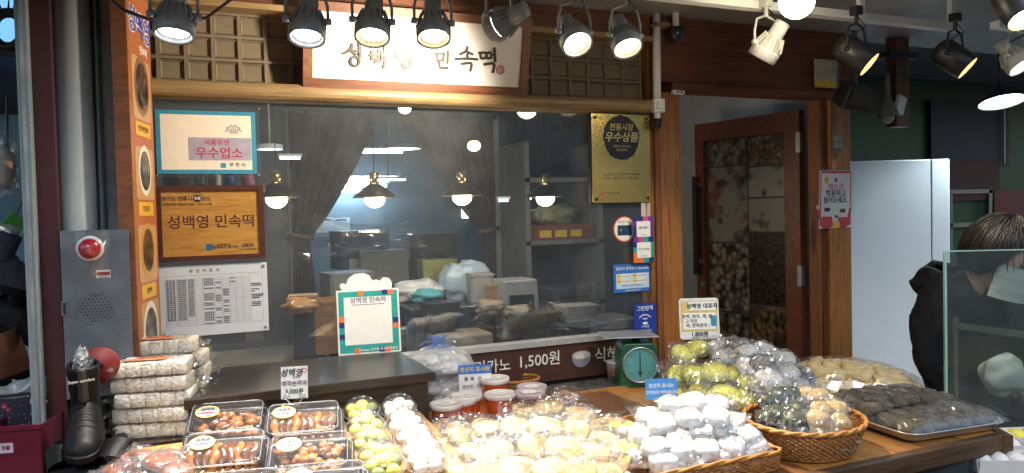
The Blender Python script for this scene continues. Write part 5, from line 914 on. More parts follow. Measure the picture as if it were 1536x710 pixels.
# ------------------------------------------------------------------ left half of the goods
# puffed rice slabs
PUF = N('puffed_rice'); v = PUF.coords(); vo = PUF.new('ShaderNodeTexVoronoi'); vo.inputs['Scale'].default_value = 125; PUF.link(v, vo.inputs['Vector'])
c1 = PUF.ramp(vo.outputs['Distance'], [(.1, (.84, .80, .72)), (.6, (.76, .71, .6)), (.85, (.52, .45, .34))]); c2 = PUF.mix(PUF.ramp(PUF.noise(v, 260, 2), [(.70, (0, 0, 0)), (.74, (1, 1, 1))]), c1, (.16, .13, .09)); PUF.link(c2, PUF.b.inputs['Base Color']); PUF.b.inputs['Roughness'].default_value = .8; PUF.bump(vo.outputs['Distance'], .6, -.003); PUF = PUF.m
OLAB = plain('orange_snack_label', (.62, .28, .14), .5, 0, .1, 30)
def slab_pack(label, p, yaw, seed, top=False, w_=.20, d=.105, h=.040):
    rg_ = random.Random(seed); o = thing('puffed_rice_pack', label, 'snack pack', p, yaw, 'puffed rice packs in the stack'); n = 5
    for i in range(n):
        b = MB(); b.blob(((i + .5 - n / 2) * w_ / n, 0, h / 2), (w_ / n * .525, d / 2, h / 2), 16, 10, .04, 6, seed + i, .2); b.build('puffed_rice_bar', PUF, o, True, world=False)
    b = MB(); off = Vector((seed, 0, 0))
    for sgn in (1, -1): b.grid(lambda a, c_, sgn=sgn: tuple(Vector(((a - .5) * (w_ + .012), (c_ - .5) * (d + .010), h / 2 + sgn * (h / 2 + .003) * min(1, 6 * min(a, 1 - a) + .05) ** .5)) + Vector((0, 0, .0035)) * noise.noise(Vector((a * 12, c_ * 8, sgn * 3)) + off)), 22, 10)
    for sgn in (1, -1): b.grid(lambda a, c_, sgn=sgn: tuple(Vector(((a - .5) * (w_ + .012), sgn * (d / 2 + .005), c_ * h)) + Vector((0, .004, 0)) * noise.noise(Vector((a * 14, c_ * 5, sgn * 5)) + off)), 22, 5)
    for sgn in (1, -1): b.grid(lambda a, c_, sgn=sgn: tuple(Vector((sgn * (w_ / 2 + .006 + a * .03), (c_ - .5) * d * (1 - .12 * a), h / 2 + .012 * a * rg_.choice((-1, 1)) * .4)) + Vector((0, 0, .007)) * noise.noise(Vector((a * 5, c_ * 7, sgn)) + off)), 5, 10)
    b.build('wrapper', FILM, o, world=False)
    if top:
        MB().box((-.015, -.012, h + .0045), (.11, .055, .001)).build('label_card', OLAB, o, world=False); MB().box((-.055, .0, h + .0056), (.025, .03, .0008)).build('label_photo', PAPER, o, world=False); text('현미과자', .018, REDINK, o, .0, -.008, h + .0056, bold=.015)
    return o
sa, sb_ = PZ(186, 664, .94), PZ(285, 655, .94); syaw = math.atan2(sb_.y - sa.y, sb_.x - sa.x) + R(-4); sc_ = (sa + sb_) / 2 + Vector((.0, .052, 0)); hz = .0435
so = Vector((sc_.x, sc_.y, .945))
pf = thing('stack_stand', 'low board stand carrying the puffed rice packs', 'stand', (so.x, so.y, TZ)); MB().box((so.x + .03, so.y + .04, .897), (.30, .26, .09)).build('block', W_DARK, pf)
names = ('lowest', 'second lowest', 'middle', 'second highest', 'topmost')
for i in range(5): slab_pack(f'puffed rice pack, {names[i]} of the front stack' + (', with orange label' if i == 4 else ''), so + Vector((rg.uniform(-.006, .006), rg.uniform(-.004, .004), i * hz)), syaw + rg.uniform(-.05, .05), 200 + i, i == 4)
so2 = so + Vector((.045, .125, 0))
for i in range(6): slab_pack(f'puffed rice pack, {("lowest", "second lowest", "third lowest", "fourth lowest", "second highest")[i]} of the rear stack' if i < 5 else 'top puffed rice pack of the rear stack, with orange label', so2 + Vector((-.03 if i == 5 else rg.uniform(-.006, .006), -.01 if i == 5 else 0, i * hz * .985)), syaw + rg.uniform(-.05, .05), 210 + i, i == 5)
# round dark red cookies, lower left
RC = cake('dark_red_cookie', (.16, .05, .025), (.28, .10, .045), 60, .3, .5, coat=.7)
P_RC = [pack_proto('rc', .10, .10, .04, [((0, 0, .016), (.040, .040, .015), .8)], RC, 140 + k, FILM, .006, False, .012) for k in range(3)]
for i, (px, py, z) in enumerate(((190, 683, .955), (200, 700, .945), (240, 690, .965), (262, 682, .96), (262, 700, .95), (225, 706, .94), (178, 706, .94), (215, 682, .955))):
    p = PZ(px, py, z); p.z = max(p.z - .02, bz(p.x, p.y) + .006); put_pack(P_RC[i % 3], 'wrapped_cookie', 'round dark red honey cookie, ' + ('rear left', 'left of centre', 'top of the pile', 'rear right', 'front right', 'front centre', 'front left corner', 'rear centre')[i] + ', lower left of the board', 'wrapped cookie', 'dark red cookies at lower left', p, rg.uniform(0, 3), R(20) + rg.uniform(-.25, .25), rg.uniform(-.2, .2), 'cookie')
# black trays of glazed cookies
GLZ = [cake('glazed_amber', (.22, .06, .009), (.38, .14, .022), 50, .2, .25, coat=1.0), cake('glazed_brown', (.06, .018, .005), (.13, .04, .009), 50, .2, .25, coat=1.0)]
BTR = plain('black_tray_plastic', (.008, .008, .009), .2, 0, .1, 30); YRIM = plain('sticker_yellow_rim', (.75, .55, .08), .4); SGREY = plain('sticker_print_grey', (.12, .12, .13), .5, 0, .8, 160)
def glazed_box(label, p, yaw, tilt, style, seed):
    rg_ = random.Random(seed); o = thing('cookie_box', label, 'cookie box', p, Matrix.Rotation(yaw, 3, 'Z') @ Matrix.Rotation(tilt, 3, 'X'), 'black trays of glazed cookies'); w_, d = .212, .150
    def ring(wd, dd, z, r): return [(x, y, z) for x, y in rrect(wd, dd, r, 4)]
    rs = [ring(w_ - .03, d - .03, 0, .015), ring(w_ - .008, d - .008, .022, .02), ring(w_ + .006, d + .006, .024, .024), ring(w_ + .006, d + .006, .021, .024), ring(w_ - .014, d - .014, .020, .018), ring(w_ - .034, d - .034, .004, .014)]; m = len(rs[0])
    b = MB(); b.add([q for r_ in rs for q in r_], [(k * m + i, k * m + (i + 1) % m, (k + 1) * m + (i + 1) % m, (k + 1) * m + i) for k in range(5) for i in range(m)] + [tuple(range(m))[::-1], tuple(range(5 * m, 6 * m))]); b.build('tray', BTR, o, True, world=False)
    ls_ = [ring(w_ + .008, d + .008, .0255, .025), ring(w_ - .006, d - .006, .0265, .02), ring(w_ - .012, d - .012, .034, .02), ring(w_ - .014, d - .014, .052, .02), ring(w_ - .026, d - .026, .060, .016), ring(w_ - .05, d - .05, .0615, .01)]
    b = MB(); b.add([q for r_ in ls_ for q in r_], [(k * m + i, k * m + (i + 1) % m, (k + 1) * m + (i + 1) % m, (k + 1) * m + i) for k in range(5) for i in range(m)] + [tuple(range(5 * m, 6 * m))]); b.build('lid', LIDF, o, True, world=False)
    b = MB()
    for r_ in (ls_[1], ls_[4]): b.tube([Vector(q) for q in r_], .0011, 5, True)
    b.build('lid_ridge', film('lid_ridge_plastic', (.9, .9, .9), .35, .1, .1), o, True, world=False)
    if style == 0:      # a rolled row of ribbed twists
        for i in range(9):
            x = -.074 + .0185 * i; pts = [(x + .004 * math.sin(k * 1.3 + i), -.046 + .0102 * k, .024 + .024 * math.sin(math.pi * k / 9) + .003 * math.sin(k * 2.1 + i)) for k in range(10)]; MB().tube(pts, [.0108 + .0018 * math.sin(k * 2.6 + i * 1.7) - (.003 if k in (0, 9) else 0) for k in range(10)], 9).build('glazed_twist', GLZ[1 if i % 3 else 0], o, True, world=False)
        for i in range(7): MB().blob((-.072 + .024 * i, -.050, .018), (.015, .013, .013), 12, 8, .5, 3, seed + i).build('glazed_twist', GLZ[1], o, True, world=False)
    else:
        for i in range(44):
            a, r_ = rg_.uniform(-.080, .080), rg_.uniform(-.050, .050); zz_ = .016 + .022 * (1 - (a / .09) ** 2) * (1 - (r_ / .06) ** 2) + rg_.uniform(0, .006); MB().blob((a, r_, zz_), (rg_.uniform(.012, .018), rg_.uniform(.010, .015), .011), 12, 8, .38, 3, seed + i * 1.7).build('glazed_piece', GLZ[0 if rg_.random() < .65 else 1], o, True, world=False)
    st = thing('x', '', '') if False else None; sx_, sy_ = -.052, .022
    plate('sticker_rim', YRIM, o, sx_, sy_, 0, 0, .0622, .0005, poly=[(.031 * math.cos(R(a)), .025 * math.sin(R(a))) for a in range(0, 360, 15)]); plate('sticker', SGREY, o, sx_, sy_, 0, 0, .0628, .0004, poly=[(.028 * math.cos(R(a)), .022 * math.sin(R(a))) for a in range(0, 360, 15)]); text('성백영', .013, INK, o, sx_, sy_ + .009, .0634, bold=.02, shear=.2); text('민속떡', .011, REDINK, o, sx_, sy_ - .006, .0634, bold=.02); 
    stroke([[(sx_ - .02, sy_ - .014), (sx_ + .02, sy_ - .014)], [(sx_ - .024, sy_ + .001), (sx_ + .024, sy_ + .001)]], .0016, .063, .0633).build('sticker_rule', WHITEINK, o, world=False)
    return o
for i, (px, py, z, yw, st_, lab) in enumerate(((342, 634, .975, -.10, 1, 'black tray of amber glazed pieces, rear left of the four'), (337, 678, .955, -.12, 0, 'black tray of ribbed glazed twists, front left of the four'), (456, 636, .97, -.10, 0, 'black tray of ribbed glazed twists, rear right beneath the price card'), (466, 682, .95, -.14, 1, 'black tray of pale amber glazed pieces, front right of the four'), (354, 744, .935, -.12, 1, 'black tray of glazed pieces cut by the photo bottom, left one'), (484, 750, .93, -.14, 0, 'black tray of glazed twists cut by the photo bottom, right one'))):
    p = PZ(px, py, z); p.z = bz(p.x, p.y) + .018; p = PZ(px, py, p.z + .03); p.z = bz(p.x, p.y) + (.022 if i in (0, 2) else .014); glazed_box(lab, p, -YAW + .32 + yw, R(24), st_, 300 + i)
# price card on a wire holder
def holder_card(name, label, px, py, w_, h_, z0, Yoff, yaw, mat, base):
    p = PZ(px, py, z0); o = thing(name, label, 'price card', base, None); c_ = Vector((p.x, p.y, p.z)); return o, c_
WIRE = plain('chrome_wire', (.5, .5, .5), .25, .9)
p = PY(442, 598, -.56); o = thing('price_card', 'small white price card in a wire stand above the glazed cookies', 'price card', p, facing(-.28, R(-8)))
plate('sleeve', film('card_sleeve', (.97, .97, .97), .1, .02, .05), o, 0, .045, .078, .094, .0012, .0005); plate('card', PAPER, o, 0, .045, .074, .09, 0, .001); text('성백영', .0225, INK, o, -.008, .072, .0014, bold=.025, shear=.2); text('민속떡', .008, INK, o, .006, .060, .0014); text('매작손약과', .0155, plain('purple_ink', (.08, .02, .07), .6), o, 0, .042, .0014, bold=.02); text('3,000원', .0165, INK, o, 0, .02, .0014, bold=.02)
stroke([[(.028 + .006 * math.cos(R(a)), .078 + .006 * math.sin(R(a))) for a in range(0, 361, 40)]], .0022, .001, .0014).build('seal', REDINK, o, world=False)
for sgn in (-1, 1): MB().tube([(sgn * .022 + .008 * math.cos(R(a)), .006 + .008 * math.sin(R(a)), .004) for a in range(-60, 280, 30)] + [(0, -.025, .003), (0, -.06, .0)], .0012, 6).build('wire', WIRE, o, True, world=False)
# domed cups of rice balls
def cup(label, p, yaw, tilt, mats, seed, dome=.055, flower=None):
    o = thing('domed_cup', label, 'rice ball cup', p, Matrix.Rotation(yaw, 3, 'Z') @ Matrix.Rotation(tilt, 3, 'X'), 'domed cups of rice balls'); rg_ = random.Random(seed)
    MB().lathe([(.036, 0), (.037, .001), (.049, .030), (.054, .033), (.054, .036)], 26, caps=False).build('cup', LIDF, o, True, world=False); MB().lathe([(.0, .0005), (.036, .0005)], 26, caps=False).build('base', LIDF, o, world=False)
    MB().lathe([(.0545, .034), (.055, .038), (.051, .040), (.047, .055), (.036, .068), (.018, .075), (.0, .077)], 26, caps=False).build('dome', LIDF, o, True, world=False); MB().tube([(.0545 * math.cos(R(a)), .0545 * math.sin(R(a)), .036) for a in range(0, 360, 12)], .0015, 5, True).build('rim', film('lid_ridge_plastic', (.9, .9, .9), .35, .1, .1), o, True, world=False)
    for j in range(6):
        a = 2 * math.pi * j / 5 + seed; r_ = 0 if j == 5 else .030; MB().blob((r_ * math.cos(a), r_ * math.sin(a), .034 + (.014 if j == 5 else rg_.uniform(-.002, .003))), (.0185, .0185, .0165), 14, 10, .06, 2.5, seed + j).build('rice_ball', mats[j % len(mats)], o, True, world=False)
    for j in range(4): a = 2 * math.pi * j / 4 + .4; MB().blob((.018 * math.cos(a), .018 * math.sin(a), .016), .017, 12, 8, .05, 2, j).build('rice_ball', mats[(j + 2) % len(mats)], o, True, world=False)
    return o
BY, BG, BP, BW, BN = BALLM; GWH = cake('dusted_white_ball', (.74, .70, .6), (.8, .77, .68), 50, .7, .4, (.55, .4, .35), .64)
ordn = ('rearmost', 'second', 'third', 'fourth', 'fifth')
for k, (px, py) in enumerate(((543, 618), (549, 643), (558, 669), (570, 694), (578, 716))):
    p = PZ(px, py, .97 - .016 * k); p.z = bz(p.x, p.y) + .016; cup(f'domed cup of yellow and green rice balls, {ordn[k]} in its row', p, rg.uniform(0, 2) if False else -YAW, R(18), [[BY, BW, BG, BY, BY, BY], [BY, BY, BG, BN, BY, BG], [BG, BY, BY, BY, BY, BG], [BY, BG, BY, BN, BY, BY], [BY, BY, BG, BY, BG, BY]][k], 400 + k)
for k, (px, py) in enumerate(((598, 613), (608, 637), (622, 661), (633, 686), (642, 708))):
    p = PZ(px, py, .97 - .016 * k); p.z = bz(p.x, p.y) + .016; cup(f'domed cup of pale dusted rice balls, {ordn[k]} in its row', p, -YAW, R(18), [[GWH, GWH, BW, GWH, BW, GR], [GWH, BP, GWH, BW, GWH, GR], [GWH, GWH, BP, GWH, BW, GR], [GWH, GWH, BW, BP, GWH, GR], [GWH, BW, GWH, GWH, BW, GWH]][k], 420 + k)
for k, (px, py) in enumerate(((848, 592), (868, 612))):
    p = PZ(px, py, .94); cup(('domed cup of pinkish rice balls behind the cookie heap, rear one', 'domed cup of pinkish rice balls touching the cookie heap')[k], Vector((p.x, p.y, p.z - .045)), -YAW, R(12), [BP, BN, BP, BP], 440 + k)
# orange tray with tubs
ORT = plain('orange_tray_plastic', (.62, .16, .035), .35, 0, .08, 20); a_ = PZ(668, 640, TZ + .03); o = thing('orange_tray', 'bright orange plastic tray under the red tubs', 'tray', (.965, -.49, TZ + .003), R(-6)); w_, d, hh = .40, .27, .058
def rg3(wd, dd, z, r): return [(x, y, z) for x, y in rrect(wd, dd, r, 4)]
rs = [rg3(w_ - .03, d - .03, 0, .01), rg3(w_, d, hh, .014), rg3(w_ + .014, d + .014, hh + .001, .018), rg3(w_ + .014, d + .014, hh - .003, .018), rg3(w_ - .004, d - .004, hh - .004, .012), rg3(w_ - .034, d - .034, .004, .01)]; m = len(rs[0]); b = MB(); b.add([q for r_ in rs for q in r_], [(k * m + i, k * m + (i + 1) % m, (k + 1) * m + (i + 1) % m, (k + 1) * m + i) for k in range(5) for i in range(m)] + [tuple(range(m))[::-1], tuple(range(5 * m, 6 * m))]); b.build('pan', ORT, o, False, world=False)
SAUCE = cake('red_syrup', (.42, .075, .02), (.55, .12, .03), 20, .15, .05, coat=.5); LIDW = plain('milky_lid', (.72, .66, .62), .35, 0, .05, 30); LIDP = plain('pink_lid', (.48, .40, .43), .35, 0, .08, 30)
tubs = [(669, 604, 0, 0, 'half hidden tub with white lid at the left of orange tray'), (699, 592, 0, 0, 'bright lit red tub with white lid at the front left'), (750, 589, 0, 0, 'red tub with white lid and round label in the middle'), (794, 587, 0, 1, 'tub with pinkish lid and round label on the right'), (741, 566, .45, 0, 'red tub on top, its lid highest of the group'), (798, 604, -1, 1, 'low tub with pinkish lid nearest the cookie heap'), (690, 625, -1, 0, 'small red tub behind the left cookies')]
for k, (px, py, lv, lm, lab) in enumerate(tubs):
    zl = TZ + .012 + .078 + .066 * lv; p = PZ(px, py, zl); p.z = zl - .078 if lv >= 0 else TZ + .007; o = thing('food_tub', lab, 'tub', p, None, 'red tubs on the orange tray'); zs = (zl - p.z) / .078
    MB().lathe([(.040, .0), (.043, .002), (.049, .062)], 26, Matrix.Scale(1, 4), caps=False).build('tub', SAUCE if lm == 0 else plain('brown_syrup', (.2, .1, .06), .2), o, True, world=False); MB().lathe([(.0495, .060), (.054, .061), (.055, .074), (.053, .078), (.049, .078), (.048, .0745), (.0, .0745)], 28).build('lid', LIDW if lm == 0 else LIDP, o, True, world=False); MB().lathe([(0, .0752), (.024, .0752), (.024, .0758), (0, .0758)], 20, Matrix.Translation((.0, .004, 0))).build('label', PAPER, o, world=False)
    MB().lathe([(.0, .001), (.04, .001)], 20, caps=False).build('base', LIDW, o, world=False); stroke([[(-.012, .006), (-.004, .0), (.004, .008), (.012, .002)]], .0015, .0758, .0762).build('scribble', INK, o, world=False)
    if lv > 0: sp = MB(); sp.lathe([(.046, -.030), (.046, -.001)], 20); sp.build('tub', SAUCE, o, True, world=False)
# origin notice standing by the tubs
p = PZ(714, 600, TZ + .003); p = PY(714, 605, -.28); o = thing('origin_notice', 'blue topped white origin notice behind the tubs', 'notice', p, facing(-.30, R(-6))); x0 = .0; plate('board', PAPER, o, 0, .065, .115, .135, 0, .002, .006); plate('header', SKYB, o, 0, .119, .118, .032, .0022, .0006, .006); text('원산지 표시판', .0185, YELL, o, 0, .118, .003, bold=.015); text('품  목   쌀', .015, INK, o, -.008, .085, .0026, bold=.02); text('원산지  국내산', .0145, INK, o, -.002, .058, .0026, bold=.01); plate('foot', PAPER, o, 0, .0, .08, .004, -.03, .06)
# plastic bags of rice cakes with blue ties beside the counter
WLB = film('milky_bag_film', (.95, .955, .97), .10, .28, .10, hazec=(.85, .87, .9)); BLU = film('blue_bag_film', (.6, .72, .97), .10, .22, .12, hazec=(.25, .42, .85))
def tied_bag(label, p, r, seed):
    o = thing('tied_bag', label, 'plastic bag', p, None, 'milky bags with blue ties'); rg_ = random.Random(seed); off = Vector((seed, 0, 0))
    def fn(u, v_):
        a = 2 * math.pi * u; zz_ = v_; rr_ = (1 - zz_ ** 2.6) ** .62 * min(1, (.25 + zz_ * 5)) ** .5; f = 1 + .22 * noise.noise(Vector((math.cos(a) * 2, math.sin(a) * 2, zz_ * 3)) + off) + .05 * math.sin(a * 17 + seed) * max(0, zz_ - .3) * 1.6; return (r[0] * rr_ * math.cos(a) * f, r[1] * rr_ * math.sin(a) * f, r[2] * zz_ * 1.0)
    b = MB(); b.grid(lambda u, v_: fn(u, v_ * .97), 60, 22, True); b.build('bag', WLB, o, world=False)
    b = MB(); b.grid(lambda u, v_: tuple(Vector(fn(u, .90 + .085 * v_)) * 1.012), 60, 6, True); b.build('blue_gather', BLU, o, world=False)
    b = MB(); b.grid(lambda u, v_: (.012 * (1 + 1.6 * v_) * math.cos(6.283 * u) * (1 + .3 * math.sin(18 * u)), .012 * (1 + 1.2 * v_) * math.sin(6.283 * u) * (1 + .3 * math.sin(18 * u)), r[2] * .985 + .032 * v_), 30, 5, True); b.build('knot', BLU, o, world=False)
    for sgn in (-1, 1): b = MB(); b.grid(lambda u, v_, sgn=sgn: (sgn * (.01 + .055 * u), (v_ - .5) * .02 + .004 * math.sin(u * 9), r[2] * .98 + .015 * math.sin(u * 3) + .003 * math.sin(v_ * 7)), 8, 4); b.build('handle', BLU, o, world=False)
    for k in range(26): a = rg_.uniform(0, 6.28); q = rg_.uniform(.2, .74); MB().blob((r[0] * q * math.cos(a), r[1] * q * math.sin(a), r[2] * rg_.uniform(.18, .62)), (.03, .02, .014), 12, 8, .2, 2, k).build('rice_cake', MO, o, True, world=False)
p = PY(676, 594, -.13); p.z = TZ + .0; tied_bag('lower milky bag with blue tie beside the dark counter', Vector((p.x, -.13, TZ)), (.118, .085, .135), 3)
p = PY(658, 546, -.15); tied_bag('upper milky bag with blue tie resting against the window', Vector((p.x, -.15, TZ + .118)), (.132, .09, .112), 8)
# paper cup
p = PZ(922, 571, TZ); p.z = .849; o = thing('paper_cup', 'small white paper cup with red print beside the green scale', 'cup', p); MB().lathe([(.0, .003), (.025, .003), (.0255, 0), (.034, .078), (.0365, .079), (.0355, .082), (.033, .078), (.0245, .006), (0, .006)], 24, caps=False).build('cup', PAPER, o, True, world=False)
for i in range(5):
    for j in range(2): a = R(200 + i * 32 + j * 15); r_ = .0288 + .0035 * j + .0004; MB().box((r_ * math.cos(a), r_ * math.sin(a), .03 + .022 * j), (.0006, .009, .010), (0, R(-6), a)).build('printed_flower', REDINK, o, world=False)
# green spring scale
p = PZ(972, 590, TZ); p = Vector((p.x + .03, p.y + .10, TZ)); o = thing('spring_scale', 'green spring scale with round teal dial and flat pan', 'scale', p, facing(-.36).copy() @ Matrix.Identity(3)); o2 = Matrix.Rotation(-.36, 3, 'Z'); o.matrix_world = Matrix.Translation(p) @ o2.to_4x4() @ Matrix.Scale(.80, 4); WM[o.name] = o.matrix_world.copy()
SG = plain('scale_green_enamel', (.012, .10, .045), .35, 0, .15, 20)
b = MB(); b.prism([(-.105, 0), (.105, 0), (.098, .03), (.09, .19), (.07, .215), (-.07, .215), (-.09, .19), (-.098, .03)], -.0, .16, Matrix(((1, 0, 0, 0), (0, 0, 1, 0), (0, 1, 0, 0), (0, 0, 0, 1)))); b.build('body', SG, o, world=False, bevel=.006)
DM = Matrix.Translation((0, -.004, .112)) @ Matrix.Rotation(R(90), 4, 'X'); MB().lathe([(.086, 0), (.09, .012), (.086, .018), (.082, .014)], 40, DM, caps=False).build('dial_ring', STEEL, o, True, world=False); MB().lathe([(.0, .008), (.083, .008)], 40, DM, caps=False).build('dial', plain('teal_dial', (.10, .40, .40), .35, 0, .05, 20), o, world=False)
b = MB()
for k in range(40): a = R(9 * k); L_ = .010 if k % 5 == 0 else .005; b.box((.072 * math.cos(a), .072 * math.sin(a), .0092), (L_, .0014, .0006), a)
b2 = MB(); b2.add([tuple(DM @ Vector(q)) for q in b.v], b.f); tag(b2.build('dial_marks', INK, o, world=False), kind='stuff')
b = MB(); b.prism([(-.003, -.045), (.003, -.045), (.002, .06), (0, .066), (-.002, .06)], .0096, .0104, DM); b.prism([(-.014, -.03), (0, -.055), (.014, -.03), (0, -.038)], .0098, .0106, DM); b.build('needle', INK, o, world=False)
for k in range(8): a = R(90 - 45 * k); me = text_mesh(str(k), .013, .01); t2 = link('numeral', me.copy(), INK, o, M=DM @ Matrix.Translation((.058 * math.cos(a), .058 * math.sin(a), .0095)))
MB().lathe([(0, .0145), (.083, .0145)], 32, DM, caps=False).build('dial_glass', film('dial_glass', (.97, .99, .99), .12, .01, .03), o, world=False)
MB().lathe([(.02, .215), (.02, .243), (.03, .246)], 16, Matrix.Translation((0, .08, 0))).build('stem', SG, o, True, world=False); MB().box((-.04, .08, .250), (.27, .22, .004)).build('pan', GALV, o, world=False, bevel=.003)
# little blue sign and hand written card
p = PZ(993, 600, .96); p = PY(993, 600, -.86); o = thing('origin_card', 'small bright blue card with white letters above white cakes', 'card', p, facing(-.38, R(-10))); plate('board', plain('bright_blue_card', (.06, .26, .62), .4), o, 0, .033, .098, .062, 0, .0015, .004); text('원산지 표시는', .0135, WHITEINK, o, 0, .042, .002, bold=.015); text('고객과의 약속입니다', .0115, WHITEINK, o, 0, .022, .002, bold=.015); plate('stake', CARD, o, 0, -.03, .012, .07, -.001, .001)
p = PY(1050, 509, -.44); o = thing('handwritten_card', 'handwritten yellow bordered price card standing behind the back basket', 'price card', p, facing(-.42, R(-6))); cw, ch = .150, .155
plate('board', plain('card_pale', (.66, .7, .66), .5), o, 0, ch / 2, cw, ch, 0, .002, .012); plate('yellow_band', plain('mustard_print', (.6, .45, .16), .5), o, 0, ch * .55, cw * .92, ch * .72, .0022, .0004, .006); plate('field', PAPER, o, 0, ch * .44, cw * .82, ch * .40, .0028, .0004); plate('field', PAPER, o, .012, ch * .80, cw * .68, ch * .2, .0028, .0004)
HINK = plain('marker_ink', (.01, .012, .03), .6); text('성백영 대표작', .0205, HINK, o, .012, ch * .80, .0036, bold=.03); text('호박, 완두, 깨, 팥', .0165, HINK, o, -.008, ch * .55, .0036, bold=.015); text('고 맛은', .015, HINK, o, -.03, ch * .44, .0036, bold=.015); text('쏙, 쫀득한맛 !', .016, HINK, o, -.006, ch * .33, .0036, bold=.015); text('1,800원', .021, HINK, o, .0, ch * .12, .0026, bold=.03); plate('blue_mark', TEAL, o, cw * .36, ch * .44, .022, .04, .0034, .0004, .006)
for k in range(14): plate('stitch_mark', INK, o, -cw * .44 + k * cw * .068, ch * .93, .005, .0014, .0028, .0004)
for sgn in (-1, 1): MB().tube([(sgn * .02 + .009 * math.cos(R(a)), .002 + .009 * math.sin(R(a)), .005) for a in range(-60, 280, 30)] + [(0, -.03, .004), (0, -.10, 0)], .0014, 6).build('wire', WIRE, o, True, world=False)

# ------------------------------------------------------------------ left side: banner post, pillar, shoe stall
na, fa = PY(197, 300, -.32), PY(234, 300, -.06); yw = math.atan2(fa.y - na.y, fa.x - na.x); bw = math.hypot(fa.x - na.x, fa.y - na.y)
bp = thing('banner_post', 'orange brown banner post with food photos and blue shop name', 'banner post', (na.x, na.y, 0), facing(yw))
plate('panel', plain('banner_orange', (.34, .10, .035), .5, 0, .1, 6), bp, bw / 2, 1.19, bw, 2.36, -.012, .012)
plate('edge_strip', W_ORZ, bp, .006, 1.19, .018, 2.36, .0, .006); a = PY(184, 300, -.30)
MB().bb(a.x - .012, na.x + .004, -.33, -.05, 0, 2.37).build('upright', W_REDZ, bp)
BTAN = plain('banner_tan_panel', (.42, .25, .11), .5, 0, .1, 10); BYEL = plain('banner_yellow_tag', (.55, .32, .03), .5); BLUP = plain('banner_blue_letter', (.03, .06, .40), .5)
bh_ = lambda py: frame_xy(bp, 215, py)[1]
text('성백영', .085, WHITEINK, bp, bw * .55, bh_(47), .0008, bold=.05, rot=R(-4), sx=1.0); text('성백영', .085, BLUP, bp, bw * .55, bh_(47), .0018, bold=.015, rot=R(-4)); text('민속떡', .03, WHITEINK, bp, bw * .68, bh_(80), .0008, bold=.01)
for k, (y0, y1, im) in enumerate(((92, 182, 0), (222, 300, 6), (338, 425, 7), (455, 560, 2))):
    t_, b_ = bh_(y0), bh_(y1); plate('photo_field', BTAN, bp, bw * .56, (t_ + b_) / 2, bw * .72, t_ - b_, .0002, .0008, .02)
    x_, y_, r_ = bw * .56, (t_ + b_) / 2 + .01, min(bw * .3, (t_ - b_) * .42)
    plate('printed_bowl', [plain('bowl_brown', (.2, .1, .05), .4), plain('bowl_white', (.62, .58, .52), .4), plain('bowl_amber', (.45, .22, .06), .4), plain('bowl_white', (.62, .58, .52), .4)][k], bp, x_, y_, 0, 0, .0012, .0006, poly=[(r_ * math.cos(R(a)), r_ * 1.15 * math.sin(R(a))) for a in range(0, 360, 15)])
    plate('printed_food', PH[im], bp, x_, y_, 0, 0, .002, .0006, poly=[(r_ * .8 * math.cos(R(a)), r_ * .9 * math.sin(R(a))) for a in range(0, 360, 15)])
    plate('name_tag', BYEL, bp, bw * .55, b_ - .028, bw * .6, .042, .0004, .001, .006); text(('단호박인절미', '모듬설기', '꿀약식', '송편')[k], .02, BROWNINK, bp, bw * .55, b_ - .028, .0018, bold=.01)
# concrete pillar and grey duct
CONC = N('stained_concrete'); v = CONC.coords(); n = CONC.noise(v, 5, 7, .65); c_ = CONC.ramp(n, [(.3, (.19, .21, .22)), (.7, (.34, .36, .37))]); c_ = CONC.mix(CONC.ramp(CONC.noise(v, 38, 2, .5), [(.70, (0, 0, 0)), (.74, (1, 1, 1))]), c_, (.03, .03, .03)); CONC.link(c_, CONC.b.inputs['Base Color']); CONC.b.inputs['Roughness'].default_value = .85; CONC.bump(n, .3, .006); CONC = CONC.m
pa, pb = PY(150, 300, -.22), PY(186, 300, -.22); pc = PY(115, 300, -.27)
t = thing('pillar', 'stained grey concrete pillar left of the banner post', 'pillar', (pb.x, -.1, 0)); MB().bb(pa.x - .14, pb.x + .03, -.22, .12, 0, 2.372).build('shaft', CONC, t, bevel=.01)
t = thing('drain_duct', 'pale round duct running up the concrete pillar', 'duct', (pc.x, -.27, 0)); MB().lathe([(.052, 0), (.052, 2.372)], 28, Matrix.Translation((pc.x, -.265, 0))).build('pipe', plain('duct_pale_grey', (.33, .37, .39), .5, 0, .1, 5), t, True)
MB().tube([(PY(146, 300, -.235).x, -.235, 0), (PY(144, 20, -.235).x, -.235, 2.372)], .011, 10).build('side_cable', plain('duct_blue_grey', (.10, .14, .16), .5), t, True)
RED_ = plain('maroon_steel', (.05, .009, .015), .5, 0, .15, 5)
a, b = PY(52, 300, -.34), PY(88, 300, -.34); t = thing('steel_post', 'dark maroon steel post of the neighbouring shoe stall', 'post', (a.x, -.3, 0)); MB().bb(a.x, b.x, -.34, -.26, 0, 2.6).build('shaft', RED_, t, bevel=.004); MB().bb(a.x - .005, b.x + .005, -.345, -.255, 0, .04).build('foot_plate', GALV, t)
a, b = PY(33, 300, -.38), PY(52, 300, -.38); t = thing('aluminium_post', 'pale aluminium frame post at the far left', 'post', (a.x, -.36, 0)); MB().bb(a.x, b.x, -.38, -.32, 0, 2.6).build('shaft', plain('pale_aluminium_paint', (.28, .35, .40), .4, .2, .12, 6), t, bevel=.003); MB().bb(a.x + .01, b.x - .01, -.386, -.38, 0, 2.6).build('groove', GALV, t)
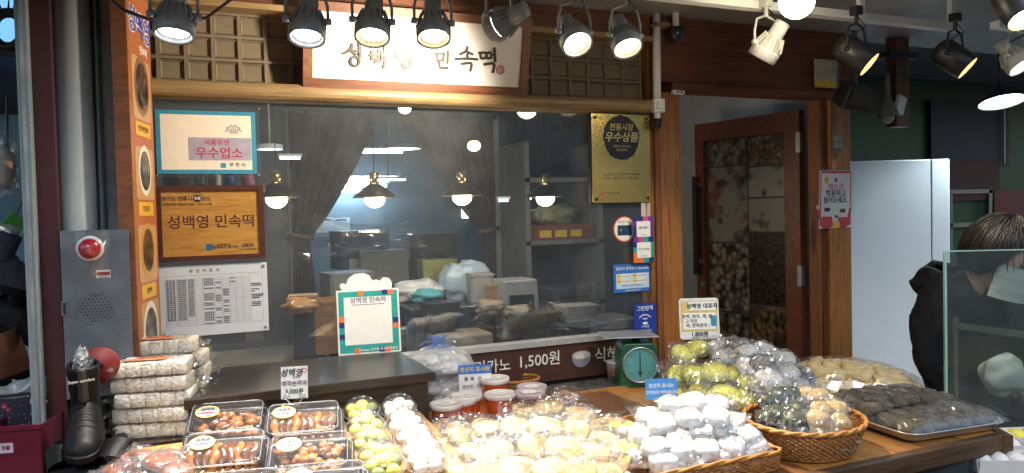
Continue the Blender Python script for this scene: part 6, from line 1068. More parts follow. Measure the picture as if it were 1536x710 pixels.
# red gloves on top of the duct
p = PD(118, 5, 2.5); t = thing('red_glove', 'dark red rubber gloves hanging at the top of the duct', 'gloves', p)
for dx, sc2 in ((-.02, 1), (.04, 1.1)):
    b = MB(); q = p + RGT * dx; b.blob(q, (.04, .03, .07 * sc2), 16, 12, .2, 3, dx * 50); 
    b.build('palm', plain('dark_red_rubber', (.09, .012, .018), .4), t, True)
    for k in range(4): MB().tube([q + RGT * (-.025 + .016 * k) + Vector((0, 0, -.03)), q + RGT * (-.03 + .019 * k) + Vector((0, -.01, -.075))], [.010, .008], 8).build('finger', MATS['dark_red_rubber'], t, True)
# alarm box with red lamp
c0, c1, c2 = PY(87, 347, -.35), PY(190, 345, -.35), PY(97, 600, -.35); aw, ah = c1.x - c0.x, c0.z - c2.z
ab = thing('alarm_box', 'galvanised alarm box with round red lamp and perforated speaker', 'alarm box', (c0.x + aw / 2 + .004, -.352, c2.z), facing(0)); plate('housing', plain('dull_zinc', (.17, .20, .23), .5, .5, .3, 9), ab, 0, ah / 2, aw, ah, -.05, .05, .004)
x, y = frame_xy(ab, 135, 373); MB().lathe([(.034, 0), (.036, .004), (.030, .010), (.027, .010)], 28, Matrix.Translation((x, y, 0)), caps=False).build('lamp_ring', WHITEP, ab, True, world=False); MB().lathe([(.029, .006), (.028, .016), (.02, .026), (.009, .031), (0, .032)], 26, Matrix.Translation((x, y, 0))).build('red_lamp', plain('red_lens', (.42, .008, .02), .15, 0, .1, 20, 0, 80, .5, .5), ab, True, world=False)
x, y = frame_xy(ab, 155, 411); plate('sticker', PAPER, ab, x, y, .036, .022, 0, .0006); plate('sticker_band', REDINK, ab, x, y + .001, .033, .010, .0007, .0004); text('소방시설', .008, INK, ab, x, y + .001, .0013); text('119 신고', .006, INK, ab, x, y - .008, .0009)
x, y = frame_xy(ab, 143, 463); b = MB()
for i in range(-4, 5):
    for j in range(-4, 5):
        xx, yy_ = (i + .5 * (j % 2)) * .0098, j * .0088
        if xx * xx + yy_ * yy_ < .04 ** 2: b.lathe([(.0026, .0002), (0, .0004)], 8, Matrix.Translation((x + xx, y + yy_, 0)), caps=False)
tag(b.build('perforations', INK, ab, world=False), kind='stuff'); stroke([[(x + .046 * math.cos(R(a)), y + .044 * math.sin(R(a))) for a in range(0, 361, 20)]], .002, 0, .001).build('speaker_ring', STEEL, ab, world=False)
x, y = frame_xy(ab, 97, 463); plate('slot', STEEL, ab, x, y, .016, .044, 0, .003, .006); plate('slot_opening', INK, ab, x, y, .007, .034, .0032, .0006, .003)
b = MB(); b.grid(lambda u, v_: ((u - .5) * aw * 1.01, ah * (.05 + .94 * v_), .006 + .006 * abs(noise.noise(Vector((u * 4, v_ * 7, 2)))) + .035 * math.exp(-((u - .47) ** 2 / .03 + (v_ - .88) ** 2 / .008))), 24, 40); b.build('plastic_wrap', film('box_wrap_film', (.97, .97, .98), .05, .008, .08), ab, False, world=False)

# ---- shoes
LEA = plain('black_rubber', (.003, .003, .0035), .5, 0, .2, 30, .3, 60, .18); LBR = plain('brown_boot_leather', (.09, .035, .018), .4, 0, .3, 20, .3, 50); NAVYC = plain('navy_cloth', (.02, .025, .045), .85, 0, .3, 60, .4, 150)
def boot(name, label, p, rot, mat, s=1.0, shaft=.16, quilt=True, sole=None):
    o = thing(name, label, 'boot', p, rot); sl_ = sole or LEA
    def foot(u, v_):    # u across (half ellipse), v along heel..toe
        y = .075 - .26 * v_; wd = (.038 + .014 * math.sin(math.pi * min(1, v_ * 1.05)) + .004 * (v_ > .6)) * (1 if v_ < .85 else max(.01, math.sqrt(max(0, 1 - ((v_ - .85) / .15) ** 2)))); hh = (.115 - .02 * v_ if v_ < .35 else .108 - .075 * ((v_ - .35) / .65) ** .8) * (1 if v_ < .88 else max(.05, math.sqrt(max(0, 1 - ((v_ - .88) / .12) ** 2)))); wr = .003 * math.sin(v_ * 75) * (.36 < v_ < .72) * math.sin(math.pi * u)
        a = math.pi * u; return (-wd * math.cos(a) * s, y * s, (.018 + (hh + wr) * math.sin(a) ** .75) * s)
    MB().grid(foot, 20, 44).build('upper', mat, o, True, world=False)
    def sole_(v_, k): y = .083 - .278 * v_; wd = .043 + .014 * math.sin(math.pi * min(1, v_ * 1.02)); wd *= min(1, math.sqrt(max(.02, 1 - (max(0, v_ - .86) / .15) ** 2))) * min(1, math.sqrt(max(.05, 1 - (max(0, .12 - v_) / .13) ** 2))); return (k * wd * s, y * s)
    poly = [sole_(i / 18, 1) for i in range(19)] + [sole_(i / 18, -1) for i in range(18, -1, -1)]; MB().prism(poly, 0, .024 * s).build('sole', sl_, o, world=False, bevel=.003)
    prof = []; n = 14
    for i in range(n + 1):
        z = .085 + shaft * i / n; r_ = .039 + .008 * i / n + (.0035 * abs(math.sin(i / n * math.pi * 3)) if quilt else 0); prof.append((r_ * s, z * s))
    prof += [((prof[-1][0] / s - .008) * s, (.085 + shaft - .004) * s), (.038 * s, .1 * s)]; MB().lathe(prof, 26, Matrix.Translation((0, .03 * s, 0)), 1, .95, caps=False).build('shaft', mat, o, True, world=False)
    return o
BT = PD(130, 652, 2.03); o = boot('winter_boot', 'big black padded rubber boot standing before the alarm box', BT, Matrix.Rotation(.0, 3, 'Z') @ Matrix.Rotation(R(14), 3, 'X'), LEA, .80, .155)
tongue = MB(); tongue.grid(lambda u, v_: ((u - .5) * .054, -.025 + .008 * (u - .5) ** 2 * 40, .10 + .095 * v_), 8, 10); tg = tongue.build('tongue', plain('black_padding', (.018, .018, .02), .5, 0, .2, 60, .3, 60), o, True, world=False); tg.modifiers.new('thickness', 'SOLIDIFY').thickness = .010
lt = link('lettering', text_mesh('Super comfort', .0165, .015, .15).copy(), WHITEINK, o, M=Matrix.Translation((.0, -.0365, .170)) @ Matrix.Scale(.62, 4) @ Matrix.Rotation(R(90), 4, 'X') @ Matrix.Rotation(R(4), 4, 'Z'))
b = MB(); b.grid(lambda u, v_: ((u - .5) * .055 * (1 - .6 * v_), .02 + .02 * noise.noise(Vector((u * 4, v_ * 4, 1))), .175 + .065 * v_ + .01 * noise.noise(Vector((u * 6, v_ * 6, 4)))), 10, 10); b.build('stuffing_bag', film('white_bag_film', (.8, .82, .84), .12, .35, .12, hazec=(.7, .72, .75)), o, world=False)
p = PD(152, 547, 2.12); o = thing('red_disc', 'round red disc hanging behind the black boot', 'disc', p, facing(-.2)); MB().lathe([(0, 0), (.048, .0), (.050, .005), (.047, .010), (0, .013)], 30).build('disc', plain('red_plastic_disc', (.20, .018, .015), .45), o, True, world=False); MB().lathe([(.01, .016), (.008, .022), (0, .023)], 12).build('hub', BLACKP, o, world=False)
# slippers below the boot
for k, (px, py, yw_) in enumerate(((98, 700, .2), (128, 690, -.1), (155, 692, -.35))):
    p = PD(px, py + 24, 1.90); p.z -= .03; o = thing('slipper', ('left black slipper with white tag below the boot', 'middle black slipper standing on edge below the boot', 'right black slipper with yellow mark below the boot')[k], 'slipper', p, Matrix.Rotation(yw_, 3, 'Z') @ Matrix.Rotation(R(40), 3, 'X') @ Matrix.Scale(.8, 3))
    MB().prism([(.042 * math.cos(R(a)) * (1 + .12 * math.sin(R(a))), .095 + .105 * math.sin(R(a))) for a in range(0, 360, 15)], -.012, .012).build('sole', LEA, o, world=False, bevel=.004); MB().grid(lambda u, v_: (-.045 * math.cos(math.pi * u), .08 + .08 * v_, .012 + .05 * math.sin(math.pi * u) * (1 - .4 * v_)), 14, 8).build('strap', LEA, o, True, world=False)
    MB().box((.0, .03, .0135), (.03, .022, .001)).build('tag', (PAPER, YELL, YELL)[k], o, world=False)
st = thing('shoe_rack', 'low dark rack carrying the boot and slippers', 'rack', (-.3, -.5, 0)); MB().bb(-.75, -.195, -.80, -.36, .80, .85).build('board', RED_, st); q = PD(128, 700, 1.88); MB().box((q.x, q.y, .84), (.2, .1, .02)).build('step', DARKMET, st)
for x_ in (-.72, -.23): MB().bb(x_ - .02, x_ + .02, -.70, -.66, 0, .80).build('leg', DARKMET, st); MB().bb(x_ - .02, x_ + .02, -.42, -.38, 0, .80).build('leg', DARKMET, st)
MB().box((BT.x, BT.y - .02, (BT.z + .85) / 2 - .03), (.15, .28, BT.z - .85 - .06)).build('pad', DARKMET, st)
# red bin, floral boot bag, white bag at lower left
a, b = PD(-12, 640, 2.0), PD(66, 638, 2.0); c_ = (a + b) / 2; wb = (b - a).length; o = thing('red_box', 'dark red plastic box with white printed mark at the lower left', 'box', (c_.x, c_.y + .05, .83), -YAW * .6)
RP_ = plain('dark_red_plastic', (.10, .006, .02), .35, 0, .15, 10); hb = c_.z - .83
MB().box((0, -.05, hb / 2), (wb, .004, hb)).build('front', RP_, o, world=False); MB().box((0, .09, hb / 2), (wb, .004, hb)).build('back', RP_, o, world=False)
for sgn in (-1, 1): MB().box((sgn * wb / 2, .02, hb / 2), (.004, .136, hb)).build('side', RP_, o, world=False)
MB().box((0, .02, .003), (wb - .006, .13, .006)).build('base', RP_, o, world=False); MB().box((0, -.054, hb - .004), (wb + .006, .008, .012)).build('rim', RP_, o, world=False)
pf_ = Matrix.Translation((-wb * .18, -.0525, hb - .055)) @ FACE.to_4x4(); q = link('printed_mark', MB().prism(rrect(.05, .026, .002), 0, .0004).mesh('printed_mark'), plain('pale_lilac_print', (.45, .38, .5), .5), o, M=pf_); q2 = link('lettering', text_mesh('내 생활', .012, .02).copy(), RP_, o, M=pf_ @ Matrix.Translation((0, 0, .0008)))
FLOR = N('floral_navy_cloth'); v = FLOR.coords(); vo = FLOR.new('ShaderNodeTexVoronoi'); vo.inputs['Scale'].default_value = 28; FLOR.link(v, vo.inputs['Vector']); vo2 = FLOR.new('ShaderNodeTexVoronoi'); vo2.inputs['Scale'].default_value = 95; FLOR.link(v, vo2.inputs['Vector'])
c_2 = FLOR.mix(FLOR.ramp(vo.outputs['Distance'], [(.17, (1, 1, 1)), (.22, (0, 0, 0))]), (.016, .016, .032), (.30, .02, .05)); c_2 = FLOR.mix(FLOR.ramp(vo2.outputs['Distance'], [(.12, (1, 1, 1)), (.18, (0, 0, 0))]), c_2, (.4, .36, .36)); FLOR.link(c_2, FLOR.b.inputs['Base Color']); FLOR.b.inputs['Roughness'].default_value = .4; FLOR = FLOR.m
a, b = PD(-10, 598, 2.15), PD(80, 575, 2.15); o = thing('floral_boot', 'navy floral patterned boot shaft behind the red box', 'boot', ((a.x + b.x) / 2, (a.y + b.y) / 2, .85)); rw = (b - a).length / 2; hz_ = (a.z + b.z) / 2 - .85
MB().lathe([(rw * .9, 0), (rw * .95, hz_ * .5), (rw, hz_ - .01), (rw * .98, hz_), (rw * .9, hz_ - .004), (rw * .85, .02)], 28, sy=.55, caps=False).build('shaft', FLOR, o, True, world=False); MB().lathe([(0, 0), (rw * .9, .0), (rw * .9, .02), (0, .02)], 24, sy=.55).build('sole', LEA, o, world=False); MB().tube([(rw * math.cos(R(a)), rw * .55 * math.sin(R(a)), hz_) for a in range(0, 360, 15)], .004, 6, True).build('top_binding', NAVYC, o, True, world=False)
p = PD(30, 590, 2.15); o = thing('white_bag', 'crumpled white plastic bag tucked into the floral boot', 'plastic bag', p); b = MB(); b.grid(lambda u, v_: tuple(RGT * ((u - .5) * .16) + Vector((0, 0, -.02 + .075 * v_ * (.45 + .55 * u) + .012 * noise.noise(Vector((u * 6, v_ * 6, 2))))) + Vector((0, -.03 + .05 * noise.noise(Vector((u * 3, v_ * 4, 5))), 0))), 18, 12); b.build('bag', film('white_bag_film', (.8, .82, .84), .12, .35, .12), o, world=False); b = MB(); b.grid(lambda u, v_: tuple(RGT * ((u - .5) * .14) + Vector((0, .03, -.03 + .06 * v_ + .014 * noise.noise(Vector((u * 5, v_ * 6, 8)))))), 14, 10); b.build('bag_back', film('white_bag_film'), o, world=False)
# hanging shoes at the left edge
o = boot('hanging_boot', 'navy ankle boot hung by a green clip at the left edge', PD(8, 438, 2.2) + Vector((-.02, 0, .0)), Matrix.Rotation(R(115), 3, 'Z') @ Matrix.Rotation(R(20), 3, 'X'), NAVYC, .9, .10, False); MB().box((0, .02, .20), (.014, .05, .05), (R(20), 0, 0)).build('green_clip', plain('green_clip', (.06, .25, .05), .4), o, world=False); MB().tube([(0, .02, .2), (0, .02, .4)], .002, 6).build('cord', BLACKP, o, world=False); MB().blob((0, .03, .17), (.035, .035, .025), 12, 8, .3, 3).build('stuffing', MATS['white_bag_film'], o, world=False)
o = boot('hanging_boot', 'dark suede boot hanging below the navy ankle boot', PD(6, 500, 2.25), Matrix.Rotation(R(100), 3, 'Z') @ Matrix.Rotation(R(35), 3, 'X'), LEA, .9, .08, False); MB().tube([(0, .02, .16), (0, .03, .4)], .002, 6).build('cord', BLACKP, o, world=False)
o = boot('hanging_boot', 'brown leather work boot at the left edge above the floral boot', PD(2, 575, 2.2), Matrix.Rotation(R(-60), 3, 'Z') @ Matrix.Rotation(R(10), 3, 'X'), LBR, .95, .07, False); MB().tube([(-.02, -.03, .11), (.02, -.05, .10), (-.02, -.07, .09)], .003, 6).build('lace', plain('pink_lace', (.35, .2, .22), .7), o, world=False); MB().tube([(0, .03, .15), (0, .03, .45)], .002, 6).build('cord', BLACKP, o, world=False)
a = PD(6, 250, 2.2); o = thing('pale_shoe_bag', 'pale shoe in a clear bag hanging high at the left edge', 'shoe bag', a); MB().blob(a, (.03, .05, .06), 16, 12, .15, 2, 3).build('shoe', plain('pale_shoe', (.5, .46, .42), .6), o, True); MB().tube([a + Vector((.01, 0, .05)), a + Vector((.015, 0, .2))], .004, 6).build('cord', DARKMET, o); b = MB(); b.blob(a + Vector((0, 0, .01)), (.045, .06, .09), 14, 12, .3, 4, 8); b.build('clear_bag', FILM2, o)
# stall backdrop left: pale blue lit sheet, dark upper grille
BSH = plain('blue_plastic_sheet', (.22, .42, .58), .35, 0, .12, 3); a, b = PY(-60, 170, .25), PY(40, 170, .25); t = thing('blue_sheet', 'pale blue plastic sheet behind the hanging shoes', 'plastic sheet', (a.x, .25, 0)); MB().grid(lambda u, v_: (a.x + (b.x + .05 - a.x) * u, .25 + .02 * noise.noise(Vector((u * 3, v_ * 5, 0))), .3 + (a.z - .3) * v_), 10, 24).build('sheet', BSH, t, True); MB().bb(a.x, b.x + .05, .24, .28, a.z, a.z + .03).build('top_bar', DARKMET, t)
p = PY(12, 45, .1); t = thing('dried_wreath', 'dark dried wreath hanging against blue light at the top left', 'wreath', p); b = MB(); b.tube([p + RGT * (.05 * math.cos(R(a))) + UPV * (.055 * math.sin(R(a))) for a in range(0, 360, 20)], .016, 8, True); b.build('ring', DARKMET, t, True); b = MB()
for k in range(40): a_ = rg.uniform(0, 6.28); d1 = RGT * math.cos(a_) + UPV * math.sin(a_); b.tube([p + d1 * .06, p + d1 * rg.uniform(.09, .14) + Vector((0, rg.uniform(-.02, .02), 0))], [.004, .001], 5)
tag(b.build('twigs', DARKMET, t), kind='stuff')
a, b = PY(-60, 0, .6), PY(36, 74, .6); t = thing('blue_window', 'bright blue window light behind the wreath at the top left', 'window', (a.x, .6, a.z)); MB().bb(a.x, b.x, .6, .62, b.z, a.z + .3).build('pane', emit('dusk_window', (.12, .30, .62), 1.0), t); MB().bb(a.x, b.x, .58, .6, b.z - .03, b.z).build('frame', DARKMET, t)
c = MB(); c.bb(-2.2, PY(60, 300, .7).x, .7, .75, 0, 2.9); tag(c.build('wall', plain('dim_stall_wall', (.035, .04, .05), .8)), kind='structure', label='dark back wall of the neighbouring shoe stall')

# ------------------------------------------------------------------ right side: refrigerator, person, glass screen
f0, f1 = PD(1262, 243, 4.35), PD(1392, 241, 4.35); f2 = PD(1417, 240, 4.36); ux2 = (f1 - f0); fy = math.atan2(ux2.y, ux2.x); fw_ = ux2.length; ftop = f0.z
o = thing('refrigerator', 'tall plain white refrigerator right of the doorway', 'refrigerator', (f0.x, f0.y, 0), fy); FRM = plain('fridge_white', (.72, .79, .84), .28, 0, .03, 4, .02, 30)
MB().box((fw_ / 2 - .15, .34, ftop / 2), (fw_ + .30, .60, ftop - .01)).build('cabinet', FRM, o, world=False, bevel=.006); MB().box((fw_ / 2 - .15, .0, ftop / 2), (fw_ + .30, .06, ftop)).build('door', FRM, o, world=False, bevel=.006); sdw = (f2 - f1).length
MB().box((fw_ + sdw / 2 + .003, .0, ftop / 2), (sdw, .064, ftop)).build('side_strip', FRM, o, world=False, bevel=.004); MB().box((fw_ + .0015, .003, ftop / 2), (.003, .05, ftop - .01)).build('door_gap', BLACKP, o, world=False)
# person behind the glass
PC = PD(1502, 388, 2.80); PB = PD(1462, 388, 2.98)
o = thing('person', 'person in a black quilted jacket and white face mask, head bowed behind glass', 'person', (PB.x, PB.y, 0), .05)
SKIN = plain('skin', (.55, .34, .25), .5, 0, .06, 20, .05, 80, .5, 0, .15)
jk = N('black_quilted_jacket'); v = jk.coords((1, 1, 1), 'Object', (0, R(45), R(45))); wv = jk.new('ShaderNodeTexWave'); wv.inputs['Scale'].default_value = 6.5; wv.inputs['Distortion'].default_value = 1.5; jk.link(v, wv.inputs['Vector']); v2 = jk.coords((1, 1, 1), 'Object', (0, R(-45), R(20))); wv2 = jk.new('ShaderNodeTexWave'); wv2.inputs['Scale'].default_value = 6.5; wv2.inputs['Distortion'].default_value = 1.5; jk.link(v2, wv2.inputs['Vector'])
mul = jk.new('ShaderNodeMath', operation='MULTIPLY'); jk.link(wv.outputs[1], mul.inputs[0]); jk.link(wv2.outputs[1], mul.inputs[1]); jk.b.inputs['Base Color'].default_value = (.009, .009, .011, 1); jk.b.inputs['Roughness'].default_value = .8; jk.b.inputs['Specular IOR Level'].default_value = .25; jk.bump(mul.outputs[0], .35, .012); JK = jk.m
H0 = WM[o.name].inverted() @ PC; hx = H0.x; hl = H0.z
sk = bpy.data.meshes.new('body'); V = [(0, .02, .86), (0, .03, 1.02), (.02, .04, 1.15), (hx * .55, H0.y * .55, 1.225), (hx * .9, H0.y * .9, 1.28), (-.17, .03, 1.17), (-.25, .0, .98), (-.24, -.08, .80), (-.14, -.24, .84), (.18, .03, 1.17), (.25, .0, .98), (.24, -.10, .80), (.13, -.24, .84), (-.10, .02, .78), (-.105, .01, .46), (-.105, .05, .09), (-.105, -.07, .04), (.10, .02, .78), (.105, .01, .46), (.105, .05, .09), (.105, -.07, .04)]
E_ = [(0, 1), (1, 2), (2, 3), (3, 4), (2, 5), (5, 6), (6, 7), (7, 8), (2, 9), (9, 10), (10, 11), (11, 12), (0, 13), (13, 14), (14, 15), (15, 16), (0, 17), (17, 18), (18, 19), (19, 20)]
RR = [.17, .17, .155, .085, .05, .105, .085, .07, .045, .105, .085, .07, .045, .11, .075, .055, .045, .11, .075, .055, .045]
sk.from_pydata(V, E_, []); bo = link('body', sk, JK, o); md = bo.modifiers.new('skin', 'SKIN')
for i, r_ in enumerate(RR): sk.skin_vertices[0].data[i].radius = (r_, r_ * (.85 if i < 3 else 1)); sk.skin_vertices[0].data[i].use_root = i == 0
bo.modifiers.new('sub', 'SUBSURF').levels = 2; bo.modifiers['sub'].render_levels = 3; md.use_smooth_shade = True
txc = bpy.data.textures.new('jacket_folds', 'CLOUDS'); txc.noise_scale = .07; dm = bo.modifiers.new('folds', 'DISPLACE'); dm.texture = txc; dm.strength = .028; dm.mid_level = .5
fd = RGT * .5 - FWD * .85; HM = Matrix.Translation(H0) @ Matrix.Rotation(math.atan2(fd.x, -fd.y) - .05, 4, 'Z') @ Matrix.Rotation(R(20), 4, 'X') @ Matrix.Scale(1.12, 4)
def headfn(u, v_):
    th, ph = math.pi * v_, 2 * math.pi * u; x, y, z = math.sin(th) * math.cos(ph), math.sin(th) * math.sin(ph), math.cos(th); w_ = .078 * (1 - .22 * max(0, -z) ** 1.5); d = .096; q = Vector((x * w_, y * d, z * .118))
    if y < 0:
        q.y -= .020 * math.exp(-((x / .22) ** 2 + ((z + .12) / .22) ** 2))      # nose
        q.y += .008 * (math.exp(-(((x - .38) / .2) ** 2 + ((z - .05) / .13) ** 2)) + math.exp(-(((x + .38) / .2) ** 2 + ((z - .05) / .13) ** 2)))  # eye sockets
        q.y -= .006 * math.exp(-((x / .3) ** 2 + ((z + .52) / .12) ** 2)) + .008 * math.exp(-((x / .3) ** 2 + ((z + .85) / .15) ** 2))   # lips, chin
    return tuple(HM @ q)
MB().grid(headfn, 40, 30, True).build('head', SKIN, o, True, world=False)
MB().tube([tuple(HM @ Vector((0, .03, -.06))), tuple(HM @ Vector((0, .05, -.17)))], [.052, .058], 16).build('neck', SKIN, o, True, world=False)
for sgn in (-1, 1): MB().blob((0, 0, 0), (.012, .026, .034), 12, 10, .1, 2, sgn, 1, HM @ Matrix.Translation((sgn * .078, .012, -.01))).build('ear', SKIN, o, True, world=False); MB().blob((0, 0, 0), (.013, .008, .006), 12, 8, 0, 1, 0, 1, HM @ Matrix.Translation((sgn * .031, -.084, .008))).build('eye', plain('eye_dark', (.05, .04, .035), .2), o, True, world=False); MB().blob((0, 0, 0), (.02, .005, .004), 10, 6, 0, 1, 0, 1, HM @ Matrix.Translation((sgn * .031, -.090, .032))).build('eyebrow', INK, o, True, world=False)
HAIR = plain('dark_brown_hair', (.007, .005, .004), .45, 0, .4, 60, .3, 200, .4)
rgh = random.Random(4); b = MB()
def tmax(ph): f = max(0, -math.sin(ph)); return math.pi * (.66 - .30 * min(1, f * 1.25) ** 1.5)      # the hairline rises over the face
def hairpt(ph, th, k=1.0):
    x, y, z = math.sin(th) * math.cos(ph), math.sin(th) * math.sin(ph), math.cos(th); n_ = k * (1 + .04 * noise.noise(Vector((x * 3, y * 3, z * 2))) + .012 * math.sin(ph * 34 + z * 6)); return HM @ Vector((x * .100 * n_, y * .118 * n_ + .010, z * .134 * n_ + .010))
MB().grid(lambda u, v_: tuple(hairpt(2 * math.pi * u, tmax(2 * math.pi * u) * max(v_, .01))), 90, 24, True).build('hair', HAIR, o, True, world=False)
for k in range(420):
    ph = rgh.uniform(0, 6.28); w0 = rgh.uniform(-.5, .5); tm = tmax(ph) * rgh.uniform(.9, 1.06); kk = rgh.uniform(1.0, 1.025); st_ = rgh.uniform(.02, .35)
    b.tube([tuple(hairpt(ph + w0 * (j / 7) ** 1.5, st_ + (tm - st_) * j / 7, kk + .012 * math.sin(j + k))) for j in range(8)], [.0016, .0024, .0026, .0026, .0024, .002, .0014, .0004], 4)
tag(b.build('hair_strands', HAIR, o, True, world=False), kind='stuff')
b = MB(); b.grid(lambda u, v_: tuple(HM @ (Vector((math.sin((u - .5) * 2.5) * (.085 - .012 * v_), -math.cos((u - .5) * 2.5) * (.107 - .010 * v_) - .024 * math.exp(-((u - .5) / .16) ** 2) * (1 - .5 * v_), .002 - .112 * v_ + .004 * math.sin(v_ * 16))))), 26, 16); mkp = b.build('face_mask', plain('white_mask_cloth', (.72, .74, .76), .8, 0, .03, 40, .15, 120), o, True, world=False)
for sgn in (-1, 1): MB().tube([tuple(HM @ Vector((sgn * .080, -.035, -.02))), tuple(HM @ Vector((sgn * .085, .0, -.005))), tuple(HM @ Vector((sgn * .088, .026, .015)))], .0018, 6).build('mask_strap', WHITEP, o, True, world=False)
b = MB(); b.grid(lambda u, v_: tuple(Vector((hx * .35 + (.10 + .055 * math.sin(math.pi * v_)) * math.cos(R(-70 + 320 * u)), .06 + (.085 + .055 * math.sin(math.pi * v_)) * math.sin(R(-70 + 320 * u)), 1.15 + .14 * v_ + .02 * math.sin(R(-70 + 320 * u)))) + Vector((noise.noise(Vector((u * 9, v_ * 3, 1))), noise.noise(Vector((u * 9, v_ * 3, 5))), noise.noise(Vector((u * 7, v_ * 4, 9))))) * .02), 60, 16); hd = b.build('hood', JK, o, True, world=False); hd.modifiers.new('thickness', 'SOLIDIFY').thickness = .02
for sgn in (-1, 1):     # hands low in front: palm, four fingers and thumb each
    hp = Vector((sgn * .12, -.28, .845)); MB().blob(hp, (.036, .045, .018), 14, 10, .05, 2, sgn).build('hand', SKIN, o, True, world=False)
    for k in range(4): fx = -.026 + .0175 * k; L_ = (.06, .07, .075, .06)[k]; MB().tube([hp + Vector((fx, -.035, 0)), hp + Vector((fx * 1.1, -.035 - L_ * .5, .008)), hp + Vector((fx * 1.1, -.035 - L_ * .85, -.012))], [.009, .0085, .007], 8).build('finger', SKIN, o, True, world=False)
    MB().tube([hp + Vector((-sgn * .03, -.0, 0)), hp + Vector((-sgn * .055, -.03, -.002)), hp + Vector((-sgn * .05, -.06, -.008))], [.011, .010, .008], 8).build('thumb', SKIN, o, True, world=False)
# glass screen of the neighbouring display case
g0, g1 = PD(1419, 378, 2.62), PD(1432, 600, 2.62); gd = Vector((math.cos(YAW + R(4)), -math.sin(YAW + R(4)), 0)); gy = math.atan2(gd.y, gd.x); ztp = g0.z; base = Vector((g0.x, g0.y, .60)); GH = ztp - .60
o = thing('glass_case', 'glass display case screen with steel frame in front of the person', 'glass case', base, facing(gy)); GCL = film('case_glass', (.84, .90, .88), .07, .045, .03, hazec=(.5, .55, .52))
MB().prism([(0, 0), (1.1, 0), (1.1, GH), (0, GH)], -.005, .005).build('front_pane', GCL, o, world=False); GED = plain('green_glass_edge', (.30, .50, .45), .15, 0, .1, 10, 0, 80, .8)
plate('glass_edge', GED, o, -.004, GH / 2, .007, GH, -.006, .012); plate('glass_edge', GED, o, .55, GH + .002, 1.1, .004, -.006, .012)
MB().prism([(-.45, 0), (0, 0), (0, GH), (-.45, GH)], -.004, .004, Matrix.Translation((.052, 0, -.010)) @ Matrix.Rotation(R(-90), 4, 'Y') @ Matrix.Scale(-1, 4, (1, 0, 0))).build('side_pane', GCL, o, world=False) if False else None
plate('frame_post', plain('case_steel', (.30, .27, .2), .35, .7), o, .075, (ztp - .60) * .42, .012, GH * .55, -.10, .012); 
fbm = Matrix.Translation((.07, GH * .66, -.09)) @ Matrix.Rotation(R(-9), 4, 'Z'); MB().prism([(0, -.011), (1.0, -.011), (1.0, .011), (0, .011)], 0, .014, fbm).build('frame_rail', MATS['case_steel'], o, world=False)
plate('case_back', plain('case_brown_interior', (.05, .035, .02), .35, .3, .3, 8), o, .58, GH * .30, 1.0, GH * .58, -.17, .008); plate('case_shelf', MATS['case_steel'], o, .58, .12, 1.0, .01, -.16, .14)
p = PD(1506, 562, 2.70); o = thing('smear_stand_in', 'added white lump standing in for a white smear behind the glass screen', 'cloth', p); b = MB(); b.blob(p, (.085, .06, .075), 26, 18, .28, 1.8, 12); b.build('cloth', plain('smear_white', (.6, .6, .58), .8, 0, .1, 20, .6, 30), o, True); b = MB(); b.blob(p + Vector((.05, -.02, -.03)), (.05, .04, .05), 20, 14, .45, 2.4, 3); b.build('fold', plain('smear_white'), o, True) if False else b.build('fold', MATS['smear_white'], o, True)  # added lump, not cloth, standing in for a blurry white smear at the glass

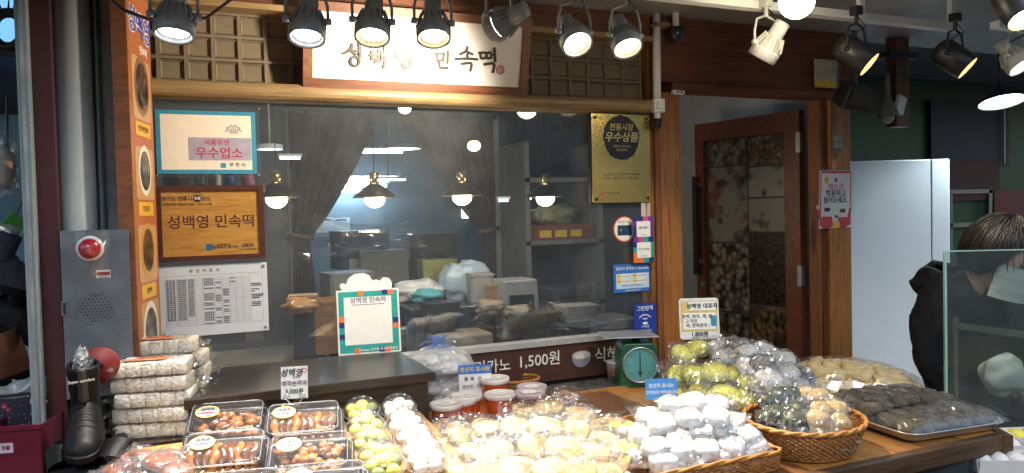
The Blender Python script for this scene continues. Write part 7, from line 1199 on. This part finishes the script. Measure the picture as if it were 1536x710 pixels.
# ------------------------------------------------------------------ hang the fine pieces under the part they belong to
HOST = {'lettering': ('field', 'board', 'panel', 'plate', 'card', 'wrapper', 'sticker', 'label_card'), 'emblem_bar': ('field',), 'emblem_outline': ('field',), 'band': ('field',), 'city_mark': ('field',), 'letter': ('panel',), 'seal_ring': ('panel',), 'seal_mark': ('panel',),
        'lens': ('housing',), 'inner_rim': ('housing',), 'cooling_fins': ('housing',), 'label': ('lid',), 'scribble': ('lid',), 'finger': ('hand', 'palm'), 'thumb': ('hand',), 'eye': ('head',), 'ear': ('head',), 'eyebrow': ('head',), 'hair_strands': ('hair',), 'mask_strap': ('face_mask',),
        'numeral': ('dial',), 'dial_marks': ('dial',), 'needle': ('dial',), 'dial_glass': ('dial',), 'dial_ring': ('body',), 'sticker_rim': ('lid',), 'sticker': ('lid',), 'sticker_rule': ('lid',), 'lid_ridge': ('lid',), 'rim': ('dome',), 'screw': ('plate', 'acrylic_sheet', 'board'), 'suction_cap': ('board',), 'table_rules': ('board',), 'table_print': ('board',),
        'printed_grain': ('printed_bowl',), 'printed_bowl_rim': ('printed_bowl',), 'printed_food': ('printed_bowl',), 'colour_block': ('border',), 'rule': ('field',), 'logo_flag': ('board',), 'round_mark': ('board',), 'roof_mark': ('board',), 'logo_dot': ('plate',), 'emblem': ('plate',), 'table_cell': ('table_field',), 'printed_card': ('disc',), 'chip': ('disc',), 'siren_mark': ('board',), 'yellow_badge': ('board',),
        'printed_head': ('board',), 'printed_hair': ('board',), 'printed_mask': ('board',), 'printed_body': ('board',), 'printed_arm': ('board',), 'printed_hand': ('board',), 'sticker_band': ('sticker',), 'slot_opening': ('slot',), 'perforations': ('housing',), 'lamp_ring': ('housing',), 'label_photo': ('label_card',), 'switch': ('junction_box',), 'stitch_mark': ('board',), 'blue_mark': ('board',), 'seal': ('card',), 'handle_mount': ('handle_bar',)}
def stem_(o): return o.name.split('.')[0]
def ctr(o): bb_ = [o.matrix_basis @ Vector(c3) for c3 in o.bound_box]; return sum(bb_, Vector()) / 8
for root in [o for o in col.objects if o.parent is None and o.children]:
    kids = list(root.children); moves = []
    for ch in kids:
        hs_ = HOST.get(stem_(ch))
        if not hs_: continue
        for h_ in hs_:
            c3 = [k for k in kids if stem_(k) == h_ and k is not ch and k.matrix_basis == Matrix.Identity(4) and not k.modifiers]
            if c3: moves.append((ch, min(c3, key=lambda k: (ctr(k) - ctr(ch)).length))); break
    moved = {m_[0].name for m_ in moves}
    for ch, ho in moves:
        if ho.name in moved: continue
        ch.parent = ho
